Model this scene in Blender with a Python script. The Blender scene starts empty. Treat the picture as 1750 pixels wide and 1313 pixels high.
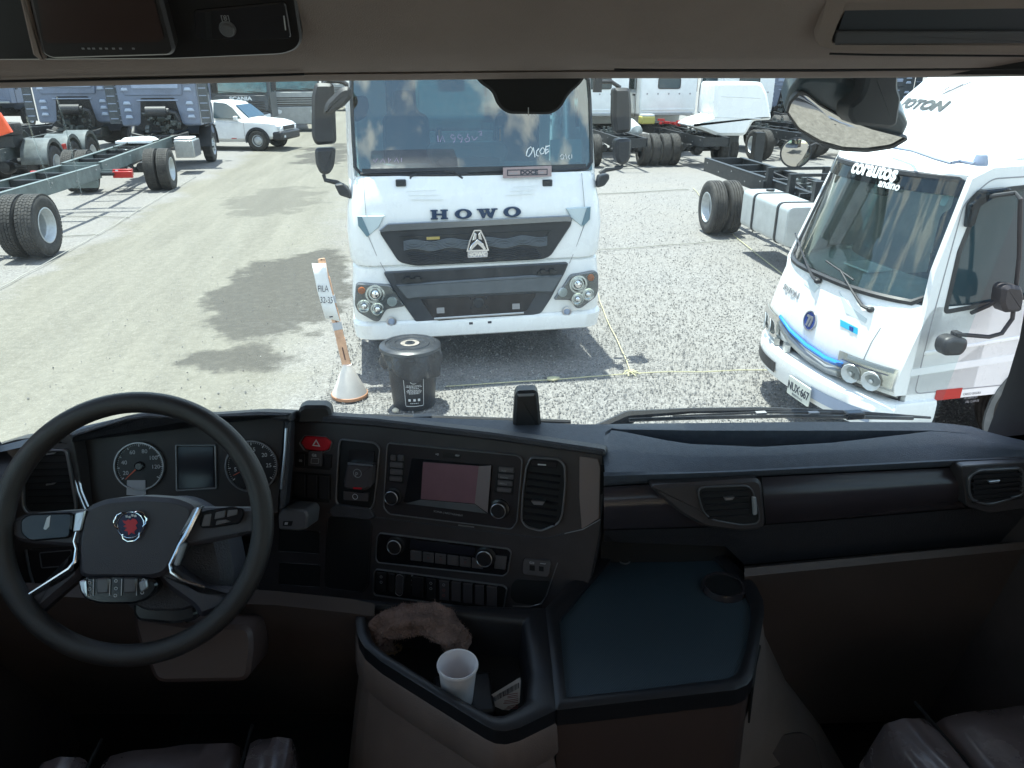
import bpy, math, random
import numpy as np
from mathutils import Vector, Matrix
R = math.radians
SC = bpy.context.scene
COL = SC.collection
rnd = random.Random(7)
# ------------------------------------------------------------------ camera, light, exposure
F_PX, PITCH, YAW, EYE = 1297.0, 22.7, 7.0, 3.0
cam_data = bpy.data.cameras.new('camera'); cam = bpy.data.objects.new('camera', cam_data); COL.objects.link(cam)
cam_data.sensor_width = 36; cam_data.lens = F_PX / 1750 * 36; cam_data.clip_start = 0.02; cam_data.clip_end = 3000
cam.location = (0, 0, EYE); cam.rotation_euler = (R(90 - PITCH), 0, R(-YAW)); SC.camera = cam
SUN_EL, SUN_AZ = 79.0, R(-28)          # azimuth measured from +Y towards +X
sun_vec = Vector((math.sin(SUN_AZ) * math.cos(R(SUN_EL)), math.cos(SUN_AZ) * math.cos(R(SUN_EL)), math.sin(R(SUN_EL))))
sd = bpy.data.lights.new('sun', 'SUN'); sd.energy = 5.0; sd.angle = R(0.53); sd.color = (1, 0.96, 0.89)
so = bpy.data.objects.new('sun', sd); COL.objects.link(so); so.location = (0, 0, 40)
so.rotation_euler = sun_vec.to_track_quat('Z', 'Y').to_euler()
W = bpy.data.worlds.new('World'); SC.world = W; W.use_nodes = True
nt = W.node_tree; nt.nodes.clear(); N = nt.nodes.new; L = nt.links.new
sky = N('ShaderNodeTexSky'); sky.sky_type = 'NISHITA'; sky.sun_disc = False
sky.sun_elevation = R(SUN_EL); sky.sun_rotation = SUN_AZ; sky.air_density = 1.2; sky.dust_density = 0.4; sky.ozone_density = 2.0
tc = N('ShaderNodeTexCoord'); mp = N('ShaderNodeMapping'); mp.inputs['Scale'].default_value = (1, 1, 1.5); mp.inputs['Location'].default_value = (0.3, 1.7, 0.4)
nz = N('ShaderNodeTexNoise'); nz.inputs['Scale'].default_value = 9; nz.inputs['Detail'].default_value = 6; nz.inputs['Roughness'].default_value = 0.5
rp = N('ShaderNodeValToRGB'); rp.color_ramp.elements[0].position = 0.51; rp.color_ramp.elements[1].position = 0.61
mx = N('ShaderNodeMix'); mx.data_type = 'RGBA'; mx.inputs[7].default_value = (9.5, 9.3, 9.0, 1)
bg = N('ShaderNodeBackground'); bg.inputs['Strength'].default_value = 0.15; wo = N('ShaderNodeOutputWorld')
L(tc.outputs['Generated'], mp.inputs['Vector']); L(mp.outputs['Vector'], nz.inputs['Vector']); L(nz.outputs['Fac'], rp.inputs['Fac'])
L(rp.outputs['Color'], mx.inputs[0]); L(sky.outputs['Color'], mx.inputs[6]); L(mx.outputs[2], bg.inputs['Color']); L(bg.outputs['Background'], wo.inputs['Surface'])
SC.view_settings.view_transform = 'Standard'; SC.view_settings.look = 'None'; SC.view_settings.gamma = 1
SC.view_settings.use_curve_mapping = False; SC.view_settings.exposure = 1.2
SC.render.engine = 'CYCLES'; SC.cycles.max_bounces = 10; SC.cycles.diffuse_bounces = 5; SC.cycles.transparent_max_bounces = 24
SC.cycles.use_denoising = True; SC.cycles.caustics_reflective = False; SC.cycles.caustics_refractive = False
SC.cycles.sample_clamp_indirect = 6

# ------------------------------------------------------------------ sight rays: a place in the yard from a bearing and a known plane
_t, _y = R(PITCH), R(YAW)
def ray(x, y):
    cx = (x - 875) / F_PX; cy = -(y - 656.5) / F_PX
    d = (cx, math.cos(_t) + cy * math.sin(_t), -math.sin(_t) + cy * math.cos(_t))
    c, s = math.cos(_y), math.sin(_y)
    return Vector((d[0] * c + d[1] * s, -d[0] * s + d[1] * c, d[2]))
EYEV = Vector((0, 0, EYE))
def onZ(x, y, z): d = ray(x, y); return EYEV + d * ((z - EYE) / d.z)
def onY(x, y, Y): d = ray(x, y); return EYEV + d * (Y / d.y)
def onX(x, y, X): d = ray(x, y); return EYEV + d * (X / d.x)
class Fr:                               # a plane in the world: origin, right, up, outward normal
    def __init__(s, O, u, v): s.O = Vector(O); s.u = Vector(u).normalized(); s.v = Vector(v).normalized(); s.n = s.u.cross(s.v).normalized(); s.v = s.n.cross(s.u)
    def W(s, a, b, c=0): return s.O + s.u * a + s.v * b + s.n * c
    def at(s, x, y, c=0):
        d = ray(x, y); o = s.O + s.n * c; t = (o - EYEV).dot(s.n) / d.dot(s.n); p = EYEV + d * t - s.O
        return (p.dot(s.u), p.dot(s.v))
    def off(s, c): return Fr(s.O + s.n * c, s.u, s.v)

# ------------------------------------------------------------------ mesh builder
class MB:
    def __init__(s): s.v = []; s.f = []; s.mi = []
    def add(s, vs, fs, m=0):
        k = len(s.v); s.v += [tuple(v) for v in vs]; s.f += [tuple(i + k for i in f) for f in fs]; s.mi += [m] * len(fs); return s
    def box(s, c, d, rz=0, rx=0, ry=0, m=0, ch=0):
        c = Vector(c); M = Matrix.Rotation(rz, 3, 'Z') @ Matrix.Rotation(rx, 3, 'X') @ Matrix.Rotation(ry, 3, 'Y')
        vs = [c + M @ Vector((x * d[0] / 2, y * d[1] / 2, z * d[2] / 2)) for x in (-1, 1) for y in (-1, 1) for z in (-1, 1)]
        return s.add(vs, [(0, 1, 3, 2), (4, 6, 7, 5), (0, 4, 5, 1), (2, 3, 7, 6), (0, 2, 6, 4), (1, 5, 7, 3)], m)
    def prism(s, fr, poly, c0, c1, inset=0.0, m=0):
        """poly: (a,b) list on the frame; from c0 to c1 along the normal; inset shrinks the c1 face (a chamfer)"""
        A = sum(poly[i][0] * poly[(i + 1) % len(poly)][1] - poly[(i + 1) % len(poly)][0] * poly[i][1] for i in range(len(poly)))
        if A < 0: poly = poly[::-1]
        n = len(poly); rings = [(poly, c0)]
        if inset: rings += [(poly, c1 - math.copysign(min(abs(inset), abs(c1 - c0) * .6), c1 - c0)), (shrink(poly, abs(inset)), c1)]
        else: rings += [(poly, c1)]
        vs = [fr.W(a, b, c) for P, c in rings for a, b in P]; fs = []
        for r in range(len(rings) - 1):
            for i in range(n):
                j = (i + 1) % n; fs.append((r * n + i, r * n + j, (r + 1) * n + j, (r + 1) * n + i))
        fs.append(tuple(range(n))[::-1]); fs.append(tuple(i + (len(rings) - 1) * n for i in range(n)))
        if c1 < c0: fs = [f[::-1] for f in fs]
        return s.add(vs, fs, m)
    def ring(s, fr, outer, inner, c0, c1, m=0):
        """a frame between two outlines with the same number of points"""
        n = len(outer); vs = [fr.W(a, b, c) for P, c in ((outer, c0), (outer, c1), (inner, c1), (inner, c0)) for a, b in P]; fs = []
        for r in range(4):
            q = (r + 1) % 4
            for i in range(n):
                j = (i + 1) % n; fs.append((r * n + i, r * n + j, q * n + j, q * n + i))
        return s.add(vs, fs, m)
    def tube(s, pts, r, n=8, closed=False, m=0, cap=True):
        pts = [Vector(p) for p in pts]; K = len(pts); rs = r if isinstance(r, (list, tuple)) else [r] * K
        vs = []; fs = []; prev = None
        for i, p in enumerate(pts):
            a = pts[(i - 1) % K] if (closed or i) else p; b = pts[(i + 1) % K] if (closed or i < K - 1) else p
            t = (b - a).normalized()
            if prev is None: x = t.orthogonal().normalized()
            else:
                x = prev - t * prev.dot(t); x = x.normalized() if x.length > 1e-6 else t.orthogonal().normalized()
            prev = x; y = t.cross(x)
            vs += [p + (x * math.cos(2 * math.pi * k / n) + y * math.sin(2 * math.pi * k / n)) * rs[i] for k in range(n)]
        for i in range(K if closed else K - 1):
            j = (i + 1) % K
            for k in range(n):
                l = (k + 1) % n; fs.append((i * n + k, i * n + l, j * n + l, j * n + k))
        if cap and not closed: fs.append(tuple(range(n))[::-1]); fs.append(tuple((K - 1) * n + k for k in range(n)))
        return s.add(vs, fs, m)
    def lathe(s, O, axis, prof, n=24, m=0, up=None):
        """prof: (radius, height along axis)"""
        O = Vector(O); ax = Vector(axis).normalized(); x = ax.orthogonal().normalized() if up is None else Vector(up); y = ax.cross(x)
        vs = [O + ax * h + (x * math.cos(2 * math.pi * k / n) + y * math.sin(2 * math.pi * k / n)) * max(r, 1e-5) for r, h in prof for k in range(n)]
        fs = [(i * n + k, i * n + (k + 1) % n, (i + 1) * n + (k + 1) % n, (i + 1) * n + k) for i in range(len(prof) - 1) for k in range(n)]
        return s.add(vs, fs, m)
    def loft(s, rows, m=0, closed=False):
        n = len(rows[0]); vs = [p for r in rows for p in r]
        fs = [(i * n + k, i * n + (k + 1) % n, (i + 1) * n + (k + 1) % n, (i + 1) * n + k) for i in range(len(rows) - 1) for k in range(n if closed else n - 1)]
        return s.add(vs, fs, m)
    def cyl(s, a, b, r, n=16, m=0, r2=None): return s.tube([a, b], [r, r if r2 is None else r2], n, m=m)
def shrink(poly, d):
    n = len(poly); out = []
    for i in range(n):
        p = Vector(poly[i]); a = Vector(poly[i - 1]); b = Vector(poly[(i + 1) % n])
        e1 = (p - a); e2 = (b - p)
        if e1.length < 1e-7 or e2.length < 1e-7: out.append(tuple(p)); continue
        n1 = Vector((-e1.y, e1.x)).normalized(); n2 = Vector((-e2.y, e2.x)).normalized(); k = n1 + n2
        k = k / max(k.dot(n1), .25) if k.length > 1e-6 else n1
        out.append(tuple(p + k * d))
    return out
def ccw(poly):
    A = sum(poly[i][0] * poly[(i + 1) % len(poly)][1] - poly[(i + 1) % len(poly)][0] * poly[i][1] for i in range(len(poly)))
    return poly if A > 0 else poly[::-1]
def rounded(poly, r, seg=4):
    """round the corners of a polygon of (a,b)"""
    poly = ccw(list(poly)); n = len(poly); out = []
    for i in range(n):
        p = Vector(poly[i]); a = Vector(poly[i - 1]); b = Vector(poly[(i + 1) % n])
        k = min(r, (a - p).length * .48, (b - p).length * .48); p0 = p + (a - p).normalized() * k; p1 = p + (b - p).normalized() * k
        for j in range(seg + 1):
            t = j / seg; out.append(tuple(p0 * (1 - t) ** 2 + p * 2 * t * (1 - t) + p1 * t * t))
    return out
def circ(a, b, r, n=24): return [(a + r * math.cos(2 * math.pi * k / n), b + r * math.sin(2 * math.pi * k / n)) for k in range(n)]
def rrect(a0, b0, a1, b1, r=0.01, seg=4): return rounded([(a0, b0), (a1, b0), (a1, b1), (a0, b1)], r, seg)
def interp(pts, x):
    if x <= pts[0][0]: return pts[0][1]
    for (x0, y0), (x1, y1) in zip(pts, pts[1:]):
        if x <= x1: return y0 + (y1 - y0) * (x - x0) / (x1 - x0)
    return pts[-1][1]

# ------------------------------------------------------------------ objects
def thing(name, label, cat, loc=(0, 0, 0), rz=0, group=None):
    o = bpy.data.objects.new(name, None); COL.objects.link(o); o.empty_display_size = .2
    o.location = loc; o.rotation_euler = (0, 0, rz); tag(o, label, cat, group); return o
def tag(o, label=None, cat=None, group=None, kind=None):
    if label: o['label'] = label
    if cat: o['category'] = cat
    if group: o['group'] = group
    if kind: o['kind'] = kind
    return o
def root_of(o):
    while o.parent: o = o.parent
    return o
def obj(name, mb, mats, parent=None, world=True, bevel=0, smooth=35, seg=2, loc=None, label=None):
    """one mesh object; its vertices are given in world space (world=True) or in the thing's own space"""
    me = bpy.data.meshes.new(name); vs = mb.v
    if world and parent is not None:
        r = root_of(parent); Mi = (Matrix.Translation(r.location) @ Matrix.Rotation(r.rotation_euler.z, 4, 'Z')).inverted(); vs = [tuple(Mi @ Vector(v)) for v in vs]
    if loc is not None: loc = Vector(loc); vs = [tuple(Vector(v) - loc) for v in vs]
    me.from_pydata(vs, [], mb.f)
    mats = mats if isinstance(mats, (list, tuple)) else [mats]
    for m in mats: me.materials.append(m)
    if len(mats) > 1: me.polygons.foreach_set('material_index', mb.mi)
    me.validate(); me.update()
    o = bpy.data.objects.new(name, me); COL.objects.link(o)
    if parent is not None: o.parent = parent
    if loc is not None: o.location = loc
    if smooth:
        me.shade_smooth(); me.set_sharp_from_angle(angle=R(smooth))
    if bevel:
        b = o.modifiers.new('bevel', 'BEVEL'); b.width = bevel; b.segments = seg; b.limit_method = 'ANGLE'; b.angle_limit = R(40)
    if label: o['label'] = label
    return o
def copy_thing(root, loc, rz, label=None):
    def cp(o, par):
        c = o.copy(); COL.objects.link(c); c.parent = par
        for ch in list(kids.get(o.name, [])): cp(ch, c)
        return c
    kids = {}
    for o in COL.objects:
        if o.parent: kids.setdefault(o.parent.name, []).append(o)
    c = cp(root, None); c.location = loc; c.rotation_euler = (0, 0, rz)
    if label: c['label'] = label
    return c
_font = {}
def text_mb(txt, fr, a, b, size, depth=0.002, sx=1.0, shear=0, bold=0, align='LEFT', spacing=1.0, rot=0, c=0.0):
    """extruded lettering laid on a frame at (a,b)"""
    cu = bpy.data.curves.new('t', 'FONT'); cu.body = txt; cu.size = size; cu.extrude = depth / 2; cu.offset = bold; cu.shear = shear
    cu.align_x = align; cu.space_character = spacing; cu.resolution_u = 3
    o = bpy.data.objects.new('t', cu); COL.objects.link(o); dg = bpy.context.evaluated_depsgraph_get(); me = o.evaluated_get(dg).to_mesh()
    cr, sr = math.cos(rot), math.sin(rot); mb = MB()
    vs = []
    for v in me.vertices:
        x, y = v.co.x * sx, v.co.y; vs.append(fr.W(a + x * cr - y * sr, b + x * sr + y * cr, c + v.co.z + depth / 2))
    mb.add(vs, [tuple(p.vertices) for p in me.polygons]); o.to_mesh_clear(); bpy.data.objects.remove(o); bpy.data.curves.remove(cu)
    return mb

# ------------------------------------------------------------------ materials
def mat(name, col, rough=0.5, metal=0.0, var=0.0, scale=20.0, bump=0.0, bscale=None, spec=None, emit=None, es=0, col2=None, coat=0, rvar=0.0):
    m = bpy.data.materials.new(name); m.use_nodes = True; n = m.node_tree.nodes; l = m.node_tree.links; p = n['Principled BSDF']
    p.inputs['Base Color'].default_value = (*col, 1); p.inputs['Roughness'].default_value = rough; p.inputs['Metallic'].default_value = metal
    if spec is not None: p.inputs['Specular IOR Level'].default_value = spec
    if coat: p.inputs['Coat Weight'].default_value = coat; p.inputs['Coat Roughness'].default_value = .06
    if emit: p.inputs['Emission Color'].default_value = (*emit, 1); p.inputs['Emission Strength'].default_value = es
    if var or rvar or col2:
        t = n.new('ShaderNodeTexCoord'); a = n.new('ShaderNodeTexNoise'); a.inputs['Scale'].default_value = scale; a.inputs['Detail'].default_value = 7; a.inputs['Roughness'].default_value = .62
        l.new(t.outputs['Object'], a.inputs['Vector'])
        if var or col2:
            r = n.new('ShaderNodeValToRGB'); e = r.color_ramp.elements; e[0].position = .32; e[1].position = .7
            e[0].color = (*[c * (1 - var) for c in col], 1); e[1].color = (*(col2 if col2 else [min(1, c * (1 + var)) for c in col]), 1)
            l.new(a.outputs['Fac'], r.inputs['Fac']); l.new(r.outputs['Color'], p.inputs['Base Color'])
        if rvar:
            q = n.new('ShaderNodeMapRange'); q.inputs[3].default_value = max(0.02, rough - rvar); q.inputs[4].default_value = min(1, rough + rvar); q.inputs[1].default_value = .3; q.inputs[2].default_value = .7
            l.new(a.outputs['Fac'], q.inputs[0]); l.new(q.outputs[0], p.inputs['Roughness'])
    if bump:
        t = n.new('ShaderNodeTexCoord'); b = n.new('ShaderNodeTexNoise'); b.inputs['Scale'].default_value = bscale or scale * 4; b.inputs['Detail'].default_value = 4
        u = n.new('ShaderNodeBump'); u.inputs['Strength'].default_value = bump; u.inputs['Distance'].default_value = .01
        l.new(t.outputs['Object'], b.inputs['Vector']); l.new(b.outputs['Fac'], u.inputs['Height']); l.new(u.outputs['Normal'], p.inputs['Normal'])
    return m
def glass(name, tint=(.8, .9, .9), refl=1.0, dust=0.0, dcol=(.6, .6, .55), rough=0.0, dscale=(6, 6, 1.2), op=0.0, opcol=(.02, .03, .035)):
    """thin pane: see-through, Fresnel reflection, a film of dust with streaks, optional tinted body"""
    m = bpy.data.materials.new(name); m.use_nodes = True; nt = m.node_tree; n = nt.nodes; l = nt.links; n.clear()
    tr = n.new('ShaderNodeBsdfTransparent'); tr.inputs['Color'].default_value = (*tint, 1); gl = n.new('ShaderNodeBsdfGlossy'); gl.inputs['Roughness'].default_value = rough
    lw = n.new('ShaderNodeFresnel'); lw.inputs['IOR'].default_value = 1.5; k = n.new('ShaderNodeMath'); k.operation = 'MULTIPLY'; k.inputs[1].default_value = refl; k.use_clamp = True
    mx = n.new('ShaderNodeMixShader'); out = n.new('ShaderNodeOutputMaterial'); l.new(lw.outputs[0], k.inputs[0]); l.new(k.outputs[0], mx.inputs[0])
    base = tr.outputs[0]
    if op:
        d = n.new('ShaderNodeBsdfDiffuse'); d.inputs['Color'].default_value = (*opcol, 1); mo = n.new('ShaderNodeMixShader'); mo.inputs[0].default_value = op; l.new(base, mo.inputs[1]); l.new(d.outputs[0], mo.inputs[2]); base = mo.outputs[0]
    l.new(base, mx.inputs[1]); l.new(gl.outputs[0], mx.inputs[2]); last = mx.outputs[0]
    if dust:
        t = n.new('ShaderNodeTexCoord'); mp = n.new('ShaderNodeMapping'); mp.inputs['Scale'].default_value = dscale; z = n.new('ShaderNodeTexNoise'); z.inputs['Scale'].default_value = 3; z.inputs['Detail'].default_value = 8; z.inputs['Roughness'].default_value = .7
        rg = n.new('ShaderNodeMapRange'); rg.inputs[1].default_value = .35; rg.inputs[2].default_value = .8; rg.inputs[3].default_value = dust * .35; rg.inputs[4].default_value = dust * 2.2
        dd = n.new('ShaderNodeBsdfDiffuse'); dd.inputs['Color'].default_value = (*dcol, 1); tl = n.new('ShaderNodeBsdfTranslucent'); tl.inputs['Color'].default_value = (*dcol, 1); ad = n.new('ShaderNodeMixShader'); ad.inputs[0].default_value = .5
        m2 = n.new('ShaderNodeMixShader'); l.new(t.outputs['Object'], mp.inputs[0]); l.new(mp.outputs[0], z.inputs[0]); l.new(z.outputs[0], rg.inputs[0]); l.new(dd.outputs[0], ad.inputs[1]); l.new(tl.outputs[0], ad.inputs[2])
        l.new(rg.outputs[0], m2.inputs[0]); l.new(last, m2.inputs[1]); l.new(ad.outputs[0], m2.inputs[2]); last = m2.outputs[0]
    l.new(last, out.inputs[0]); return m
M = {}
M['white'] = mat('white_paint', (.80, .81, .80), .28, var=.018, scale=2.5, coat=.4, rvar=.08)
M['white_pl'] = mat('white_plastic', (.72, .73, .72), .42, var=.05, scale=6)
M['offwhite'] = mat('off_white_cab', (.74, .76, .76), .4, var=.07, scale=3)
M['bluegrey'] = mat('blue_grey_paint', (.135, .165, .23), .38, var=.15, scale=3, rvar=.1)
M['bluelite'] = mat('pale_blue_grey', (.27, .32, .42), .4, var=.1, scale=4)
M['black'] = mat('black_plastic', (.022, .023, .026), .5, var=.25, scale=14, bump=.05, bscale=260)
M['blackg'] = mat('gloss_black', (.012, .012, .015), .16)
M['frame'] = mat('chassis_paint', (.045, .055, .055), .5, var=.35, scale=6, col2=(.085, .095, .09))
M['frameblk'] = mat('black_chassis', (.016, .018, .02), .5, var=.4, scale=9)
M['rail'] = mat('grey_green_rail', (.12, .15, .145), .5, var=.25, scale=5)
M['tyre'] = mat('tyre_rubber', (.028, .027, .026), .82, var=.3, scale=9, col2=(.06, .056, .05), bump=.12, bscale=90)
M['rim'] = mat('silver_rim', (.5, .53, .54), .38, .35, var=.12, scale=12)
M['steel'] = mat('brushed_steel', (.48, .49, .48), .32, .8, var=.1, scale=12)
M['alu'] = mat('aluminium_tank', (.52, .55, .55), .4, .5, var=.1, scale=5)
M['chrome'] = mat('chrome', (.75, .76, .78), .1, 1)
M['satin'] = mat('satin_silver', (.5, .5, .53), .28, .9)
M['mud'] = mat('grey_mudguard', (.1, .115, .115), .6, var=.3, scale=5)
M['red'] = mat('red_lens', (.42, .02, .015), .3)
M['redp'] = mat('red_paint', (.45, .02, .02), .4)
M['orange'] = mat('orange_paint', (.75, .09, .02), .45, var=.1, scale=5)
M['amber'] = mat('amber_lens', (.7, .16, .03), .25)
M['yellow'] = mat('yellow_plastic', (.42, .38, .10), .5)
M['mirror'] = mat('mirror_glass', (.6, .58, .54), .03, 1)
M['rope'] = mat('yellow_rope', (.44, .41, .26), .8, var=.2, scale=60)
M['string'] = mat('pale_string', (.34, .33, .29), .85)
M['blue'] = mat('blue_trim', (.01, .19, .7), .3)
M['bluebadge'] = mat('blue_badge', (.01, .04, .22), .2)
M['cyan'] = mat('cyan_sticker', (.02, .38, .62), .4)
M['navytxt'] = mat('dark_blue_lettering', (.01, .035, .09), .3, .3)
M['grille'] = mat('grille_black', (.012, .016, .022), .35)
M['lens'] = glass('headlight_lens', (.93, .96, .96), 1.1, .02)
M['glassT'] = glass('truck_glass', (.5, .72, .72), 1.25, .035, (.5, .52, .5))
M['glassH'] = glass('windscreen_glass', (.20, .40, .44), 3.8, .004, (.5, .55, .5), dscale=(3, 3, 3))
M['glassD'] = glass('side_glass_dark', (.10, .16, .2), 1.1, .03, (.4, .42, .45))
M['glassF'] = glass('pale_windscreen', (.60, .80, .77), 1.6, .045, (.55, .62, .58), dscale=(3, 3, 3))
M['glassM'] = glass('own_windscreen', (.85, .96, .95), .35, .046, (.66, .73, .73), dscale=(7, 7, 1.1))  # the dust film also carries the milky haze over the yard
M['pane'] = glass('far_pane', (.35, .5, .5), 1.4, .03)
M['paper'] = mat('white_paper', (.78, .78, .76), .7)
M['ink'] = mat('ink', (.03, .035, .05), .6)
M['chalk'] = mat('white_marker', (.75, .78, .78), .7)
M['plate'] = mat('plate_white', (.62, .64, .58), .45)
# cab interior
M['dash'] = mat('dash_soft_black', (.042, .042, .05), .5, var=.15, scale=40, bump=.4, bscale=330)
M['dashtop'] = mat('dash_pad_sky_tint', (.075, .088, .112), .5, var=.14, scale=60, bump=.22, bscale=480)  # black pad; its blue-grey is the sky's reflection put into the colour
M['fascia'] = mat('fascia_plastic', (.052, .045, .047), .30, var=.12, scale=25, bump=.12, bscale=900)
M['trim'] = mat('satin_trim_panel', (.042, .035, .042), .24, var=.1, scale=5)
M['key'] = mat('key_black', (.026, .024, .026), .22)
M['hole'] = mat('black_and_recess_shade', (.004, .004, .005), .7)  # plain black, also the painted shade of openings that have no depth
M['beige'] = mat('brown_beige_plastic', (.165, .12, .104), .55, var=.1, scale=12, bump=.15, bscale=500)
M['header'] = mat('header_lining', (.25, .198, .175), .8, var=.06, scale=8, bump=.2, bscale=500)
M['leather'] = mat('black_leather', (.13, .10, .102), .26, var=.15, scale=9, bump=.38, bscale=9, spec=.9, rvar=.08)  # base raised to a pinkish grey for the window sheen on black leather
M['wheelgrip'] = mat('steering_grip', (.026, .022, .022), .36, bump=.3, bscale=900)
M['hub'] = mat('airbag_cover', (.04, .036, .044), .45, bump=.25, bscale=900)
M['screen'] = mat('pinkish_screen', (.22, .115, .14), .22, var=.12, scale=6, spec=.8)  # pinkish tone with slight mottling
M['screenoff'] = mat('dark_screen', (.02, .02, .028), .15)
M['hazard'] = mat('hazard_red', (.5, .02, .03), .25)
M['icon'] = mat('icon_white', (.55, .55, .56), .5)
M['icong'] = mat('icon_grey', (.28, .28, .29), .5)
M['dial'] = mat('dial_face', (.014, .013, .015), .4)
M['needle'] = mat('needle_orange', (.6, .12, .06), .4)
M['mat'] = mat('rubber_mat', (.022, .035, .048), .36, var=.1, scale=20)
M['cup'] = mat('foam_cup', (.72, .67, .68), .6)
M['cloth'] = mat('brown_towel', (.22, .135, .11), .95, var=.3, scale=30, bump=1.0, bscale=160)
M['brown'] = mat('dark_brown_panel', (.062, .046, .043), .55, var=.15, scale=8)
def rotate_about(pts, c, M3): return [Vector(c) + M3 @ (Vector(p) - Vector(c)) for p in pts]
# ------------------------------------------------------------------ ground
def ground_mat():
    m = bpy.data.materials.new('yard_gravel_and_dirt'); m.use_nodes = True; n = m.node_tree.nodes; l = m.node_tree.links; p = n['Principled BSDF']; p.inputs['Roughness'].default_value = .9; p.inputs['Specular IOR Level'].default_value = .25
    g = n.new('ShaderNodeNewGeometry'); sx = n.new('ShaderNodeSeparateXYZ'); l.new(g.outputs['Position'], sx.inputs[0])
    def noise(sc, det=6, ro=.6, off=(0, 0, 0), stretch=(1, 1, 1)):
        mp = n.new('ShaderNodeMapping'); mp.inputs['Location'].default_value = off; mp.inputs['Scale'].default_value = stretch; l.new(g.outputs['Position'], mp.inputs[0])
        z = n.new('ShaderNodeTexNoise'); z.inputs['Scale'].default_value = sc; z.inputs['Detail'].default_value = det; z.inputs['Roughness'].default_value = ro; l.new(mp.outputs[0], z.inputs[0]); return z.outputs['Fac']
    def math_(op, a, b=None, c=None, clamp=False):
        k = n.new('ShaderNodeMath'); k.operation = op; k.use_clamp = clamp
        for i, q in enumerate((a, b, c)):
            if q is None: continue
            if isinstance(q, (int, float)): k.inputs[i].default_value = q
            else: l.new(q, k.inputs[i])
        return k.outputs[0]
    def mapr(v, a, b, c=0, d=1):
        k = n.new('ShaderNodeMapRange'); k.inputs[1].default_value = a; k.inputs[2].default_value = b; k.inputs[3].default_value = c; k.inputs[4].default_value = d; k.interpolation_type = 'SMOOTHSTEP'; l.new(v, k.inputs[0]); return k.outputs[0]
    def mixc(f, a, b):
        k = n.new('ShaderNodeMix'); k.data_type = 'RGBA'
        if isinstance(f, (int, float)): k.inputs[0].default_value = f
        else: l.new(f, k.inputs[0])
        for i, q in ((6, a), (7, b)):
            if isinstance(q, tuple): k.inputs[i].default_value = (*q, 1)
            else: l.new(q, k.inputs[i])
        return k.outputs[2]
    vo = n.new('ShaderNodeTexVoronoi'); vo.inputs['Scale'].default_value = 44; l.new(g.outputs['Position'], vo.inputs[0])
    vs = n.new('ShaderNodeSeparateColor'); l.new(vo.outputs['Color'], vs.inputs[0])
    vo2 = n.new('ShaderNodeTexVoronoi'); vo2.inputs['Scale'].default_value = 95; l.new(g.outputs['Position'], vo2.inputs[0]); v2 = n.new('ShaderNodeSeparateColor'); l.new(vo2.outputs['Color'], v2.inputs[0])
    stone = math_('ADD', math_('MULTIPLY', vs.outputs[0], .55), math_('MULTIPLY', v2.outputs[0], .45))
    gr = n.new('ShaderNodeValToRGB'); e = gr.color_ramp.elements; e[0].position = .1; e[0].color = (.125, .12, .115, 1); e[1].position = .95; e[1].color = (.285, .275, .262, 1); k = e.new(.5); k.color = (.195, .188, .179, 1); l.new(stone, gr.inputs[0])
    big = noise(.45, 5); gravel = mixc(mapr(big, .35, .7), gr.outputs[0], mixc(.45, gr.outputs[0], (.22, .205, .185)))
    fine = noise(9, 8, .7)
    d1 = n.new('ShaderNodeValToRGB'); e = d1.color_ramp.elements; e[0].position = .3; e[0].color = (.115, .108, .088, 1); e[1].position = .72; e[1].color = (.215, .203, .168, 1); l.new(math_('ADD', math_('MULTIPLY', fine, .5), math_('MULTIPLY', noise(2.2, 7, .62, (3, 1, 0), (1, .10, 1)), .5)), d1.inputs[0])
    grit = mixc(mapr(stone, .62, .9, 0, .28), d1.outputs[0], (.32, .30, .26))
    edge = math_('ADD', sx.outputs[0], math_('MULTIPLY', math_('SUBTRACT', noise(.6, 6, .65), .5), 2.6))
    track = math_('MULTIPLY', mapr(edge, -6.4, -5.7), mapr(edge, -2.3, -.7, 1, 0))
    track = math_('MULTIPLY', track, mapr(sx.outputs[1], 2, 3)); base = mixc(track, gravel, grit)
    # dark damp patches on the track (their own ragged shapes)
    def blob(cx, cy, rx, ry, seed, th=.9):
        a = math_('POWER', math_('DIVIDE', math_('SUBTRACT', sx.outputs[0], cx), rx), 2); b = math_('POWER', math_('DIVIDE', math_('SUBTRACT', sx.outputs[1], cy), ry), 2)
        q = math_('ADD', math_('ADD', a, b), math_('MULTIPLY', math_('SUBTRACT', noise(.9, 8, .66, (seed, 2, 0)), .5), 3.6)); return mapr(q, th - .22, th + .22, 1, 0)
    st = math_('MAXIMUM', blob(-2.0, 11.2, 1.0, 2.4, 3, 1.0), math_('MAXIMUM', blob(-2.0, 8.3, .9, .9, 8, .35), math_('MULTIPLY', blob(-3.4, 19.5, 1.5, 2.6, 5, .6), .5)))
    st = math_('MAXIMUM', st, blob(-3.2, 30, 1.6, 5, 15, .5))
    st = math_('MULTIPLY', st, mapr(fine, .25, .6, .7, 1)); base = mixc(math_('MULTIPLY', st, .92), base, (.062, .058, .05)); l.new(base, p.inputs['Base Color'])
    h = math_('ADD', math_('MULTIPLY', vo.outputs['Distance'], -1.0), math_('ADD', math_('MULTIPLY', vo2.outputs['Distance'], -.4), math_('MULTIPLY', noise(4, 8, .6), 1.2)))
    bu = n.new('ShaderNodeBump'); bu.inputs['Strength'].default_value = .42; bu.inputs['Distance'].default_value = .02; l.new(h, bu.inputs['Height']); l.new(bu.outputs[0], p.inputs['Normal'])
    return m
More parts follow.
